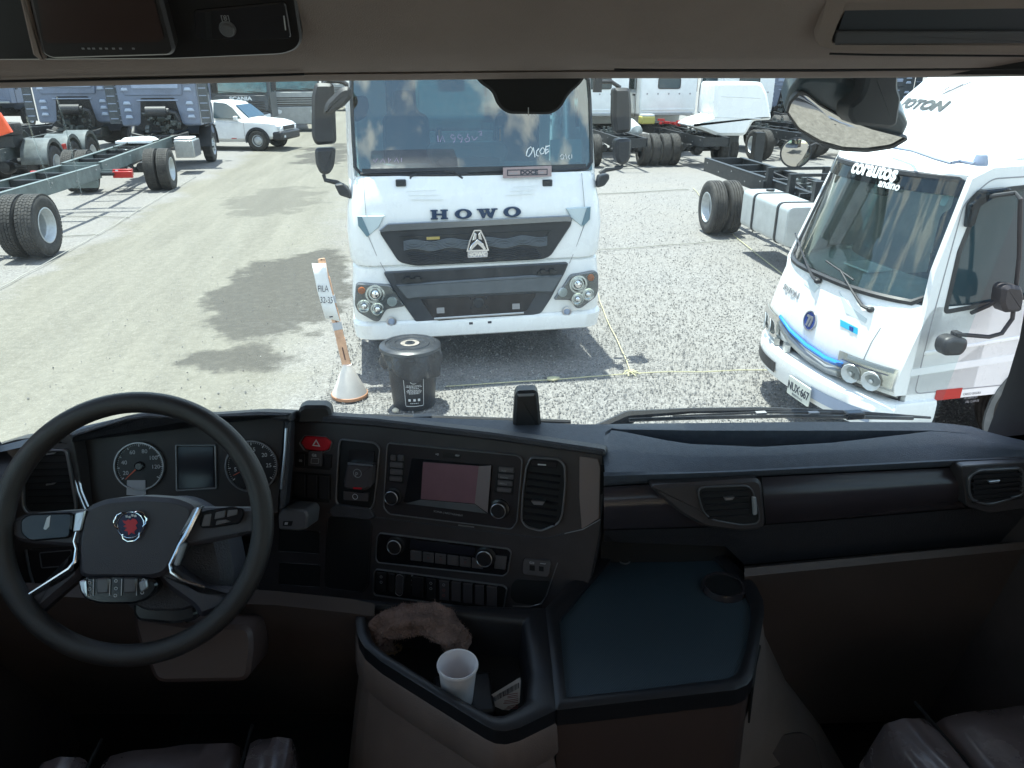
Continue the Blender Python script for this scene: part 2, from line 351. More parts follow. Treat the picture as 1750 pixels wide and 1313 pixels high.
def build_ground():
    r = np.random.RandomState(3); mb = MB()
    xs = np.concatenate([[-900, -200, -60], np.linspace(-20, 20, 81), [60, 200, 900]]); ys = np.concatenate([[-900, -200, -40], np.linspace(-5, 45, 101), [80, 200, 900]])
    def hgt(x, y):
        if not (-20 < x < 20 and -5 < y < 45): return 0
        rut = -.018 * math.exp(-((x + 4.6) / .3) ** 2) - .018 * math.exp(-((x + 2.9) / .3) ** 2)
        return rut + .010 * math.sin(x * 1.7 + y * .9) * math.sin(y * 1.1 - x * .4) - .01
    vs = [(x, y, hgt(x, y)) for y in ys for x in xs]; n = len(xs)
    fs = [(j * n + i, j * n + i + 1, (j + 1) * n + i + 1, (j + 1) * n + i) for j in range(len(ys) - 1) for i in range(n - 1)]
    mb.add(vs, fs); g = obj('ground', mb, ground_mat(), smooth=60); tag(g, 'gravel and dirt yard', kind='structure')
build_ground()
def build_pebbles():
    r = np.random.RandomState(11); vs = []; fs = []; mi = []; base = np.array([(1, 0, 0), (-.5, .87, 0), (-.5, -.87, 0), (0, 0, .8), (0, 0, -.6)]); F5 = [(0, 1, 3), (1, 2, 3), (2, 0, 3), (1, 0, 4), (2, 1, 4), (0, 2, 4)]
    k = 0
    for _ in range(52000):
        y = 5.2 - 3.6 * math.log(max(r.rand(), .004)); x = r.uniform(-4, 8) if r.rand() < .25 else r.uniform(-1.2, 7.5)
        if x < -1.0 and r.rand() < .9: continue
        s = r.uniform(.006, .014) * (1.5 if r.rand() < .08 else 1); a = r.rand() * 6.28; c, q = math.cos(a), math.sin(a)
        J = base * r.uniform(.65, 1.3, (5, 1)) * s; X = J[:, 0] * c - J[:, 1] * q * .8 + x; Y = J[:, 0] * q + J[:, 1] * c * .8 + y
        vs += list(zip(X, Y, J[:, 2] + .002)); fs += [(a_ + k, b_ + k, c_ + k) for a_, b_, c_ in F5]; mi += [int(r.choice(4, p=[.52, .14, .28, .06]))] * 6; k += 5
    mb = MB(); mb.v = vs; mb.f = fs; mb.mi = mi
    ms = [mat('pebble_grey', (.19, .185, .18), .85), mat('pebble_dark', (.13, .127, .122), .8), mat('pebble_pale', (.24, .23, .22), .85), mat('pebble_white', (.36, .35, .33), .8)]
    o = obj('gravel', mb, ms, smooth=0); tag(o, 'loose grey gravel stones scattered over the yard', 'gravel', kind='stuff')
build_pebbles()
# strings marking the bays
def rope(name, label, pts, r=.007, m='rope'):
    P = []
    for (a, b) in zip(pts, pts[1:]):
        A = Vector((*a, .012)); B = Vector((*b, .012)); k = max(2, int((B - A).length / .35)); d = (B - A).normalized(); s = Vector((-d.y, d.x, 0))
        for i in range(k): t = i / k; P.append(A.lerp(B, t) + s * rnd.uniform(-.012, .012) + Vector((0, 0, rnd.uniform(0, .012))))
    P.append(Vector((*pts[-1], .012))); mb = MB(); mb.tube(P, r, 5); o = obj(name, mb, M[m]); tag(o, label, 'rope'); return o
rope('bay_rope', 'yellow rope across the gravel between the bin and the small white truck', [(.2, 7.11), (1.3, 7.15), (2.16, 7.23), (3.7, 7.12), (4.6, 7.0)], .006)
rope('bay_rope', 'yellow rope running back beside the big white truck from the knot', [(2.16, 7.23), (2.38, 9.5), (2.9, 13.0), (3.9, 19.0)], .006)
rope('bay_rope', 'pale rope passing in front of the black chassis rear wheels', [(7.3, 19.9), (6.0, 13.9), (5.62, 11.17), (5.4, 9.2)], .008, 'rope')
rope('bay_rope', 'thin pale string lying across the gravel behind the big white truck', [(2.2, 12.6), (3.27, 13.0), (5.0, 13.3), (6.3, 13.6)], .008, 'string')
rope('bay_rope', 'thin pale string farther back across the gravel', [(3.5, 18.9), (5.0, 19.3), (7.1, 19.7)], .012, 'string')
rope('bay_rope', 'pale rope along the left edge of the dirt track', [(-6.1, 9.5), (-6.1, 11.57), (-6.15, 15.9), (-6.3, 19.5), (-6.45, 24)], .007, 'string')
rope('bay_rope', 'thin string between the two left chassis trucks', [(-8.9, 18.1), (-7.5, 17.6), (-6.15, 17.3)], .01, 'string')
rope('bay_rope', 'loose string end beside the nearest dual wheel', [(-7.6, 15.0), (-6.9, 15.3), (-6.15, 15.5)], .01, 'string')
kn = MB()
for q in range(7):
    a = q * .9; kn.tube([(2.16, 7.23, .02), (2.16 + .05 * math.cos(a), 7.23 + .05 * math.sin(a), .035), (2.16 + .09 * math.cos(a + .5), 7.23 + .09 * math.sin(a + .5), .012)], .007, 5)
kn.lathe((2.16, 7.23, .01), (0, 0, 1), [(0, 0), (.022, .006), (.026, .02), (.014, .036), (0, .04)], 8)
tag(obj('rope_knot', kn, M['rope']), 'yellow knot joining the ropes on the gravel', 'knot')
rg = MB(); rg.prism(Fr((1.3, 7.16, .014), (1, 0, 0), (0, 1, 0)), [(-.06, -.02), (0, -.05), (.05, -.03), (.08, .02), (.02, .04), (-.05, .03)], 0, .02, .008)
tag(obj('rope_tie', rg, M['rope']), 'small bundle of rope on the line beside the bin', 'rope')
for a, b, s in ((560, 702, .03), (676, 706, .028)): pass
# ------------------------------------------------------------------ shared vehicle pieces
M['lampw'] = mat('white_lens', (.62, .66, .68), .12)
def slab(ch, fr, a0, z0, a1, z1, d):
    """one slab-serif capital filling the box"""
    mb = MB(); w = a1 - a0; h = z1 - z0
    def q(*p): return [(a0 + x * w, z0 + y * h) for x, y in p]
    if ch == 'H':
        mb.prism(fr, q((.08, 0), (.34, 0), (.34, 1), (.08, 1)), 0, d); mb.prism(fr, q((.66, 0), (.92, 0), (.92, 1), (.66, 1)), 0, d); mb.prism(fr, q((.34, .42), (.66, .42), (.66, .58), (.34, .58)), 0, d * .99)
        for x in (.0, .58):
            for y in (0, .86): mb.prism(fr, q((x, y), (x + .42, y), (x + .42, y + .14), (x, y + .14)), 0, d * .98)
    elif ch == 'O':
        o = [(a0 + w * (.5 + .5 * math.cos(t)), z0 + h * (.5 + .52 * math.sin(t))) for t in np.linspace(0, 2 * math.pi, 29)[:-1]]; i = [(a0 + w * (.5 + .23 * math.cos(t)), z0 + h * (.5 + .36 * math.sin(t))) for t in np.linspace(0, 2 * math.pi, 29)[:-1]]
        mb.ring(fr, o, i, 0, d)
    else:
        mb.prism(fr, q((.05, 1), (.27, 1), (.42, .3), (.34, 0), (.26, 0)), 0, d); mb.prism(fr, q((.38, 1), (.56, 1), (.74, 0), (.62, 0), (.52, .25)), 0, d * .99); mb.prism(fr, q((.5, .75), (.36, 0), (.28, 0), (.36, .5)), 0, d * .985); mb.prism(fr, q((.74, 0), (.66, 0), (.60, .3), (.80, 1), (.92, 1)), 0, d * .98)
        for x, x2 in ((0, .62), (.7, 1)): mb.prism(fr, q((x, .87), (x2, .87), (x2, 1), (x, 1)), 0, d * .97)
    return mb
def wheel_at(parent, c, ax, rad, w, hub='rear', hi=False, m_rim='rim', tread='block'):
    """a wheel whose outer face looks along ax; w>0.45 builds a dual pair. c is the middle of the pair, in world space"""
    c = Vector(c); ax = Vector(ax).normalized(); dual = w > .45; tw = (w - .05) / 2 if dual else w; ow = None
    for k, cc in enumerate([c + ax * (w / 2 - tw / 2), c - ax * (w / 2 - tw / 2)] if dual else [c]):
        mb = MB(); h = tw / 2; n = 40; ri = rad * .56; P = [(ri, -h * .8), (ri * 1.06, -h * .96), (rad * .8, -h), (rad * .93, -h * .95), (rad * .985, -h * .8)]
        gro = [(-.62, 0), (-.58, 1), (-.5, 1), (-.46, 0), (-.12, 0), (-.08, 1), (-.03, 1), (.0, 0), (.05, 0), (.3, 0), (.34, 1), (.41, 1), (.45, 0), (.62, 0)] if tread != 'block' else [(-.5, .0), (0, 0), (.5, 0)]
        if tread == 'rib': gro = [(q, z_) for q, z_ in [(-.6, 0), (-.57, 1), (-.49, 1), (-.46, 0), (-.2, 0), (-.17, 1), (-.1, 1), (-.07, 0), (.13, 0), (.16, 1), (.23, 1), (.26, 0), (.5, 0), (.53, 1), (.6, 1), (.63, 0)]]
        P += [(rad * (1 - .03 * g), h * q) for q, g in gro]; P += [(rad * .985, h * .8), (rad * .93, h * .95), (rad * .8, h), (ri * 1.06, h * .96), (ri, h * .8)]
        if tread == 'block' and hi: P = [(r * .978 if r > rad * .95 else r, z_) for r, z_ in P]
        mb.lathe(cc, ax, P, n); ty = obj('tyre', mb, M['tyre'], parent, smooth=50)
        if hi and tread == 'block':
            tb = MB(); x = ax.orthogonal().normalized(); y = ax.cross(x); nb = 52
            for rr, (o0, o1) in enumerate(((-.92, -.6), (-.55, -.24), (-.19, .17), (.22, .53), (.58, .92))):
                for q in range(nb):
                    a = 2 * math.pi * (q + .5 * (rr % 2)) / nb; da = 2 * math.pi / nb * .40; sk = .03 * (1 if rr % 2 else -1)
                    vs = [cc + ax * (h * o + 0) + (x * math.cos(a + s_ * da + sk * (o == o1)) + y * math.sin(a + s_ * da + sk * (o == o1))) * R_ for R_ in (rad * .96, rad * 1.0) for o in (o0, o1) for s_ in (-1, 1)]
                    tb.add(vs, [(4, 5, 7, 6), (0, 4, 6, 2), (1, 3, 7, 5), (0, 1, 5, 4), (2, 6, 7, 3)])
            o = obj('tread_blocks', tb, M['tyre'], ty, smooth=0); o['kind'] = 'stuff'
        if k == 0:
            rm = MB(); s = 1 if hub != 'rear' else -1
            if hub == 'rear': prof = [(ri * 1.03, h * .97), (ri * .97, h * 1.0), (ri * .93, h * .9), (ri * .88, h * .2), (ri * .80, h * .0), (ri * .78, -h * .75), (ri * .62, -h * .9), (ri * .45, -h * .9), (ri * .42, -h * .5), (ri * .3, -h * .4), (0, -h * .35)]
            else: prof = [(ri * 1.03, h * .97), (ri * .97, h * 1.0), (ri * .92, h * .8), (ri * .86, h * .55), (ri * .7, h * .75), (ri * .5, h * .95), (ri * .42, h * .98), (ri * .40, h * 1.1), (ri * .25, h * 1.15), (0, h * 1.15)]
            rm.lathe(cc, ax, prof, 32); ro = obj('rim', rm, M[m_rim], ty)
            x = ax.orthogonal().normalized(); y = ax.cross(x); bl = MB(); hb = (-h * .9 if hub == 'rear' else h * .93)
            for q in range(10):
                a = q * math.pi / 5; p = cc + (x * math.cos(a) + y * math.sin(a)) * ri * .53 + ax * hb; bl.cyl(p, p + ax * .03, .014, 6)
            bo = obj('wheel_bolts', bl, M['icong'], ty); bo['kind'] = 'stuff'
            dk = MB()
            for q in range(10):
                a = (q + .5) * math.pi / 5; p = cc + (x * math.cos(a) + y * math.sin(a)) * ri * .70 + ax * (-h * .83 if hub == 'rear' else h * .78); dk.cyl(p, p + ax * .006, .026, 8)
            if rad > .4 and hi: obj('rim_holes', dk, M['hole'], ty)['kind'] = 'stuff'
            ow = ty
    return ow
# ------------------------------------------------------------------ sign post, bin
def build_sign():
    b = onZ(598, 676, 0); t = thing('sign_post', 'wooden post in a white cone foot holding the paper FILA 32-35 sign', 'sign', b)
    fr = onZ(598, 685, 0); mb = MB(); mb.lathe(b, (0, 0, 1), [(0, 0), (.168, 0), (.172, .03), (.05, .30), (.043, .33), (0, .33)], 28)
    obj('base_cone', mb, mat('cone_white', (.72, .66, .60), .5, var=.08, scale=6), t)
    mb = MB(); mb.lathe(b, (0, 0, 1), [(.170, -.002), (.178, .004), (.178, .03), (.17, .034)], 28); obj('base_rim', mb, mat('cone_brown', (.35, .17, .09), .6), t)
    top = onY(549, 442, b.y + .12); foot = Vector(b) + Vector((0, 0, .29)); d = (top - foot); v = d.normalized(); u = Vector((1, 0, 0)); u = (u - v * u.dot(v)).normalized(); f = Fr(foot, u, v)
    Lp = d.length; post = MB(); segs = [(0, .29, .042), (.29, .56, .040), (.56, .84, .037), (.84, 1.0, .033)]
    wood = mat('pale_wood', (.62, .36, .22), .6, var=.2, scale=14); dk = mat('tape_grey', (.42, .43, .45), .5); dkb = mat('wood_slot', (.12, .06, .04), .7)
    for i, (a, c, w) in enumerate(segs): post.prism(f, rrect(-w, a * Lp, w, c * Lp, .01, 2), -.012, .012, .003)
    obj('post', post, wood, t)
    for a in (.36, .6):
        mb = MB(); mb.prism(f, [(-.042, a * Lp), (.042, a * Lp), (.042, (a + .07) * Lp), (-.042, (a + .07) * Lp)], -.016, .016, .002); obj('tape', mb, dk, t)
    for a in (.08, .42):
        mb = MB(); mb.prism(f, rrect(-.006, a * Lp, .006, (a + .12) * Lp, .005, 3), .0122, .015); obj('slot', mb, dkb, t)
    mb = MB(); mb.lathe(f.W(0, Lp - .01, .014), f.n, [(0, 0), (.006, 0), (.006, .006), (0, .006)], 10); obj('nail', mb, M['frameblk'], t)
    # curled paper
    pts = [(533, 452), (556, 448), (565, 500), (582, 546), (555, 543), (545, 500)]
    rows = []; fp = f.off(.03)
    L_ = [(533, 450), (537, 470), (542, 495), (549, 520), (556, 545)]; Rr = [(557, 450), (560, 472), (566, 497), (573, 522), (582, 549)]
    for i, (a, c) in enumerate(zip(L_, Rr)):
        A = f.at(*a, .035 + .012 * math.sin(i)); C = f.at(*c, .03 - .004 * i); rows.append([f.W(A[0] + (C[0] - A[0]) * k / 6, A[1] + (C[1] - A[1]) * k / 6, .034 + .022 * math.sin(i * .9 + k * .5)) for k in range(7)])
    mb = MB(); mb.loft(rows); o = obj('sign_paper', mb, M['paper'], t); s = o.modifiers.new('s', 'SOLIDIFY'); s.thickness = .0015
    p0 = fp.at(544, 485); p1 = fp.at(565, 478); q0 = fp.at(548, 508); ang = math.radians(8)
    tx = text_mb('FILA', Fr(fp.W(0, 0, .034), f.u, f.v), *fp.at(544, 498), .085, .001, .62, rot=-.16); obj('lettering', tx, M['ink'], o)
    tx = text_mb('32-35', Fr(fp.W(0, 0, .034), f.u, f.v), *fp.at(548, 517), .085, .001, .60, rot=-.2); obj('lettering', tx, M['ink'], o)
    tx = MB(); tx.prism(Fr(fp.W(0, 0, .033), f.u, f.v), [fp.at(563, 540), fp.at(569, 539), fp.at(570, 541), fp.at(564, 542)], 0, .001); obj('lettering', tx, M['ink'], o)
build_sign()
def build_bin():
    b = onZ(708, 690, 0); t = thing('rubbish_bin', 'black lidded rubbish bin with a plastic liner on the gravel', 'bin', b); ax = (0, 0, 1)
    mb = MB(); mb.lathe(b, ax, [(0, 0), (.19, 0), (.20, .015), (.222, .3), (.245, .54), (.25, .58)], 32); mb.lathe(b, ax, [(.255, .50), (.262, .505), (.262, .53), (.25, .535)], 32)
    obj('bin_body', mb, mat('bin_black', (.014, .015, .018), .42, var=.2, scale=10), t)
    # liner: crumpled skirt
    r = random.Random(4); rows = []; n = 64
    zs = [.60, .575, .54, .47, .41, .37]
    ph = [r.uniform(0, 6.28) for _ in range(6)]
    for j, z in enumerate(zs):
        row = []
        for k in range(n):
            a = 2 * math.pi * k / n; w = .006 + .02 * min(j, 4) / 4 * 1.4
            rr = .256 + .012 * j ** .6 + w * (math.sin(a * 7 + ph[0] + j * .7) * .6 + math.sin(a * 13 + ph[1] - j) * .5 + math.sin(a * 23 + ph[2] + 2 * j) * .35) + r.uniform(-.003, .003)
            if j == 5: rr -= .03; z_ = z + .05 * math.sin(a * 2 + .8) + .025 * math.sin(a * 5 + ph[3])
            elif j == 4: z_ = z + .045 * math.sin(a * 2 + .8) + .02 * math.sin(a * 5 + ph[3])
            elif j == 3: z_ = z + .02 * math.sin(a * 2 + .8)
            else: z_ = z
            row.append(b + Vector((rr * math.cos(a), rr * math.sin(a), z_)))
        rows.append(row)
    mb = MB(); mb.loft(rows, closed=True); o = obj('bin_liner', mb, mat('liner_film', (.03, .032, .037), .14, bump=1.0, bscale=40), t, smooth=70); s = o.modifiers.new('s', 'SUBSURF'); s.levels = s.render_levels = 1
    lid = MB(); prof = [(0.0, 0.625), (0.041, 0.63), (0.046, 0.618), (0.087, 0.62), (0.093, 0.61), (0.139, 0.616), (0.145, 0.625), (0.18, 0.625), (0.186, 0.615), (0.226, 0.615), (0.232, 0.625), (0.261, 0.62), (0.284, 0.605), (0.29, 0.58), (0.282, 0.576), (0.267, 0.6)]
    lid.lathe(b + Vector((-.01, 0, .0)), ax, prof[::-1], 40); lo = obj('bin_lid', lid, mat('lid_black', (.03, .033, .038), .36, var=.3, scale=8, rvar=.1), t)
    mb = MB(); mb.lathe(b + Vector((-.01, 0, .625)), ax, [(.028, 0), (.022, .012), (0, .014)], 14); obj('lid_knob', mb, M['grille'], lo)
    mb = MB(); mb.lathe(b + Vector((-.01, 0, .0)), ax, [(.087, .6215), (.06, .6225), (.048, .6215)], 30); obj('lid_dust', mb, mat('dusty_grey', (.25, .22, .19), .9, var=.4, scale=30), lo)
    # printed panel, wrapped on the front
    az0 = math.atan2(-b.y, -b.x) + .02
    def cyl(a, z, e=.0): rr = .222 + (z - .3) * .085 + .003 + e; q = az0 + a; return b + Vector((rr * math.cos(q), rr * math.sin(q), z))
    def strip(a0, z0, a1, z1, m_=None, e=.0015):
        mb = MB(); k = max(2, int(abs(a1 - a0) / .1) + 1); mb.loft([[cyl(a0 + (a1 - a0) * i / k, z0, e) for i in range(k + 1)], [cyl(a0 + (a1 - a0) * i / k, z1, e) for i in range(k + 1)]]); return mb
    mb = MB(); w = .006
    for s_ in (strip(-.40, .06, .40, .066), strip(-.40, .366, .40, .372), strip(-.42, .066, -.40, .366), strip(.40, .066, .42, .366)): mb.add(s_.v, s_.f)
    obj('label_border', mb, M['icon'], t, smooth=0)
    mb = MB()
    for (y, a) in ((.275, .3), (.262, .34), (.245, .2), (.228, .28), (.216, .32), (.204, .3), (.192, .22), (.09, .2)):
        x = -a
        while x < a - .03: wd = rnd.uniform(.03, .09); s_ = strip(x, y, min(a, x + wd), y + .006); mb.add(s_.v, s_.f); x += wd + .02
    for a in (-.22, 0, .2): s_ = strip(a - .05, .115, a + .05, .14); mb.add(s_.v, s_.f)
    obj('label_print', mb, M['icon'], t, smooth=0)['kind'] = 'stuff'
    mb = MB()
    ringp = [cyl(.14 * math.cos(q * .5236), .325 + .028 * math.sin(q * .5236), .002) for q in range(12)]; mb.tube(ringp, .003, 4, closed=True)
    mb.tube([cyl(.06 * math.cos(q), .325 + .012 * math.sin(q), .002) for q in (0, 1, 2, 3, 4, 5)], .003, 4); obj('label_logo', mb, M['icon'], t)
build_bin()
for (x, y, s, lab) in ((676, 704, .03, 'small pale stone beside the bin'), (522, 690, .03, 'small pale stone near the left sensor housing')):
    p = onZ(x, y, 0); mb = MB(); mb.lathe(p, (0, 0, 1), [(0, 0), (s, .005), (s * 1.1, .02), (s * .6, .035), (0, .04)], 7); 
    if s > 0 and x == 676: tag(obj('stone', mb, mat('pale_stone', (.5, .45, .35), .85), smooth=0), lab, 'stone')

# ------------------------------------------------------------------ big white truck facing the cab
HO = Vector((.614, 7.59, 0)); HY = R(3.5)
H_ROOT = thing('cab_over_truck', 'big white truck facing the windscreen with black HOWO lettering above its grille', 'truck', HO, HY)
HF = Fr(HO, (math.cos(HY), math.sin(HY), 0), (0, 0, 1))            # front plane; n points at the viewer
def hw(a, b, z): return HF.W(a, z, -b)                              # a across, b depth behind the front, z up
def howo():
    t = H_ROOT; wm = M['white']
    def plan(half, b0, rad, depth, n=9):
        half *= 1.062; rad *= .85
        """plan outline from the rear left round the front to the rear right"""
        P = [(-half, depth)]
        for i in range(n + 1):
            q = math.pi - (math.pi / 2) * i / n; P.append((-half + rad + rad * math.cos(q), b0 + rad - rad * math.sin(q)))
        for i in range(1, 6): P.append((-half + rad + (2 * half - 2 * rad) * i / 6, b0 - .006 * math.sin(math.pi * i / 6)))
        for i in range(n + 1):
            q = math.pi / 2 - (math.pi / 2) * i / n; P.append((half - rad + rad * math.cos(q), b0 + rad - rad * math.sin(q)))
        P.append((half, depth)); return P
    def band(name, levels, m, parent=t, **k):
        mb = MB(); mb.loft([[hw(a, b, lv[0]) for a, b in plan(*lv[1:])] for lv in levels]); return obj(name, mb, m, parent, **k)
    # lower bumper, headlight band, cab face
    band('bumper', [(.37, 1.20, .06, .22, 1.3), (.40, 1.235, .0, .24, 1.3), (.55, 1.25, -.02, .24, 1.3), (.575, 1.24, -.005, .24, 1.3), (.585, 1.22, .01, .24, 1.3)], wm, smooth=40)
    band('bumper_upper', [(.565, 1.215, .02, .24, 1.3), (.60, 1.235, .01, .24, 1.3), (.86, 1.235, .015, .24, 1.3), (1.13, 1.21, .05, .24, 1.3), (1.15, 1.19, .09, .2, 1.3)], wm, smooth=40)
    band('cab_front', [(1.12, 1.10, .12, .2, 2.0), (1.165, 1.205, .035, .24, 2.0), (1.22, 1.225, .03, .24, 2.0), (1.50, 1.235, .04, .24, 2.0), (1.72, 1.215, .06, .24, 2.0), (1.80, 1.20, .075, .26, 2.0), (1.98, 1.185, .12, .28, 2.0), (2.015, 1.18, .15, .3, 2.0)], wm, smooth=40)
    # windscreen: curved pane, black rubber edge, pillars, roof
    WH = 1.195; WC = .05
    def wsx(z, k=0): return (z - 2.0) * .17 + .15 + k
    def pane_rows(half, z0, z1, k, n=18, inner=0):
        rows = []
        for j in range(7):
            z = z0 + (z1 - z0) * j / 6; h = half - .03 * (z - z0); row = []
            for i in range(n + 1):
                x = -1 + 2 * i / n; row.append(hw(h * x, wsx(z, k) + WC * abs(x) ** 2.6, z))
            rows.append(row)
        return rows
    mb = MB(); mb.loft(pane_rows(WH, 2.02, 2.93, .0)); w = obj('windscreen', mb, M['glassH'], t, smooth=80)
    # rubber edge
    def edge(x, z, e): h = WH - .03 * (z - 2.02); return hw(h * x, wsx(z, -.008) + WC * abs(x) ** 2.6, z)
    loop = []; n = 20
    for i in range(n + 1): x = -.955 + 1.91 * i / n; loop.append((x, 2.045 - .03 * (1 - abs(x) ** 3)))
    loop += [(.995, 2.10), (1.0, 2.3), (1.0, 2.7), (.99, 2.88)]
    loop += [(.95 - 1.9 * i / n, 2.92) for i in range(n + 1)]
    loop += [(-.99, 2.88), (-1.0, 2.7), (-1.0, 2.3), (-.995, 2.10)]
    mb = MB(); mb.tube([edge(x, z, 0) for x, z in loop], .018, 6, closed=True); obj('windscreen_seal', mb, M['grille'], t)
    mb = MB(); rows = []
    for zz in (2.02, 2.085): rows.append([hw(WH * x, wsx(zz, -.012) + WC * abs(x) ** 2.6, zz) for x in [-.94 + 1.88 * i / 16 for i in range(17)]])
    mb.loft(rows); obj('windscreen_cowl', mb, M['grille'], t)
    for s in (-1, 1):
        mb = MB(); rows = []
        for z in (1.99, 2.1, 2.4, 2.7, 2.95):
            o_ = 1.255 - .045 * (z - 2.0); bb = wsx(z); i_ = 1.19 - .03 * (z - 2.0)
            P = [(i_ - .005, bb + .065), (i_ + .02, bb + .05), (o_ - .01, bb + .13), (o_ + .012, bb + .26), (o_ + .012, bb + .42), (i_ - .02, bb + .42)]
            rows.append([hw(s * a, b, z) for a, b in P])
        mb.loft(rows, closed=True); obj('windscreen_pillar', mb, wm, t)
        mb = MB(); mb.loft([[hw(s * (1.19 - .045 * (z - 2)), b, z) for b in (.5, 1.0, 1.6, 2.05)] for z in (1.98, 2.02)]); 
        mb = MB(); mb.loft([[hw(s * (1.262 - .045 * (z - 2)), b, z) for b in (.55, 1.5)] for z in (2.05, 2.86)]); obj('side_window', mb, M['glassD'], t)
        mb = MB(); mb.box(hw(s * 1.23, 1.8, 2.45), (.05, .55, 1.0), rz=HY); obj('cab_side', mb, wm, t)
    band('roof', [(2.90, 1.14, .30, .24, 2.08), (2.94, 1.155, .27, .26, 2.08), (3.05, 1.15, .30, .26, 2.08), (3.3, 1.12, .42, .28, 2.08), (3.5, .98, .7, .3, 2.05)], wm)
    mb = MB(); mb.prism(Fr(hw(0, 1.2, 3.5), HF.u, -HF.n), rrect(-.96, -.5, .96, .85, .2), -.03, .02); obj('roof_panel', mb, wm, t)
    mb = MB(); mb.prism(Fr(hw(0, .2, 3.02), HF.u, (-HF.n + Vector((0, 0, -.1)))), rrect(-1.05, -.18, 1.05, .1, .06), -.02, .02, .005); obj('sun_visor', mb, M['glassD'], t)
    # back wall with window, floor
    mb = MB(); f = HF.off(-2.05); z = [(-1.17, 1.0), (1.17, 1.0), (1.17, 3.0), (-1.17, 3.0)]; hol = [(-.80, 2.28), (1.0, 2.28), (1.0, 2.98), (-.80, 2.98)]
    mb.ring(f, z, hol, -.02, .02); obj('rear_wall', mb, M['offwhite'], t)
    mb = MB(); mb.prism(f, hol, -.003, .003); obj('rear_window', mb, M['pane'], t)
    mb = MB(); mb.box(hw(0, 1.1, 1.3), (2.2, 1.8, .04), rz=HY); obj('cab_floor', mb, M['frameblk'], t)
    # interior seen through the glass
    tl = mat('teal_grey_trim', (.16, .2, .2), .6, var=.15, scale=6); dk = mat('cab_dark', (.03, .045, .05), .6)
    mb = MB(); mb.loft([[hw(a, b, z) for a in np.linspace(-1.08, 1.08, 9)] for b, z in ((.20, 2.02), (.42, 2.07), (.62, 2.08), (.75, 2.02), (.78, 1.7))]); obj('dashboard', mb, tl, t)
    mb = MB(); mb.prism(Fr(hw(-.05, .52, 2.05), HF.u, (0, 0, 1)), rounded([(-.36, 0), (.36, 0), (.42, .16), (.36, .24), (-.36, .24), (-.42, .16)], .07), -.10, .10, .03); ob = obj('instrument_hood', mb, tl, t)
    mb = MB(); mb.prism(Fr(hw(-.05, .415, 2.06), HF.u, (0, 0, 1)), rounded([(-.30, 0), (.30, 0), (.33, .07), (.27, .09), (-.27, .09), (-.33, .07)], .03), 0, .012, .004); obj('hood_inset', mb, dk, ob)
    for x in (-.33, .3):
        mb = MB(); mb.prism(Fr(hw(x, .6, 2.27), HF.u, (0, 0, 1)), rrect(-.03, 0, .03, .16, .012), -.03, .03, .01); obj('hood_post', mb, dk, t); 
        mb = MB(); mb.prism(Fr(hw(x, .565, 2.28), HF.u, (0, 0, 1)), rrect(-.008, .01, .012, .13, .004), -.003, .005); obj('orange_strap', mb, M['amber'], t)
    for x in (-.62, .62):
        mb = MB(); mb.prism(Fr(hw(x, 1.35, 1.75), HF.u, (0, 0, 1)), rounded([(-.27, 0), (.27, 0), (.25, .75), (.13, .8), (.12, 1.02), (-.12, 1.02), (-.13, .8), (-.25, .75)], .07), -.07, .07, .03); obj('seat', mb, dk, t)
    mb = MB(); mb.prism(Fr(hw(.93, .28, 2.12), HF.u, (0, .15, 1)), rrect(-.16, -.03, .17, .2, .02), 0, .004); obj('paper_sheet', mb, M['paper'], t)
    mb = MB(); mb.prism(Fr(hw(-.97, .26, 2.17), HF.u, (0, -.1, 1)), rrect(-.05, 0, .05, .04, .004), 0, .004); obj('white_sticker', mb, M['paper'], t)
    # writing on the glass
    def on_glass(px, py, k=-.006):
        a, z = HF.at(px, py, -.2)
        for _ in range(4): x = a / WH; b = wsx(z, k) + WC * min(1, abs(x)) ** 2.6; a, z = HF.at(px, py, -b)
        return a, z, b
    def scrawl(strokes, r, m, name='marker_writing'):
        mb = MB()
        for st in strokes:
            P = []
            for p in st: a, z, b = on_glass(*p); P.append(hw(a, b - .004, z))
            mb.tube(P, r, 4)
        obj(name, mb, m, t)
    ch = M['chalk']
    scrawl([[(899, 262), (902, 255), (907, 251), (910, 255), (908, 262), (903, 268), (899, 266), (901, 258)], [(911, 252), (913, 262), (914, 269)], [(921, 254), (917, 258), (916, 265), (920, 267)], [(926, 253), (922, 259), (924, 264), (929, 262), (931, 256), (927, 252)], [(933, 249), (932, 258), (932, 264)], [(933, 251), (939, 249)], [(932, 257), (937, 255)], [(932, 263), (938, 258)]], .006, ch)
    scrawl([[(957, 268), (960, 264), (964, 266), (962, 272), (958, 272)], [(966, 263), (968, 272)], [(973, 265), (970, 269), (974, 272)], [(977, 264), (977, 271)]], .004, ch)
    pk = mat('violet_marker', (.42, .34, .5), .8)
    scrawl([[(748, 232), (749, 243)], [(752, 243), (756, 232), (760, 243)], [(776, 232), (772, 230), (770, 234), (774, 238), (778, 234), (777, 241), (775, 244)], [(788, 232), (784, 230), (782, 234), (786, 238), (790, 234), (789, 241), (787, 244)], [(798, 236), (794, 239), (797, 243), (802, 241), (802, 236), (798, 233), (800, 229)], [(806, 233), (810, 240), (816, 234)], [(818, 226), (822, 224), (823, 228), (819, 231), (824, 231)]], .0035, pk)
    scrawl([[(638, 273), (641, 278), (645, 271)], [(650, 278), (655, 271), (658, 279)], [(664, 270), (664, 278), (668, 272)], [(674, 277), (678, 270), (681, 278)], [(686, 270), (686, 277)]], .003, pk)
    # wipers
    def gp(px, py, k=-.02): a, z, b = on_glass(px, py); return hw(a, b + k, z)
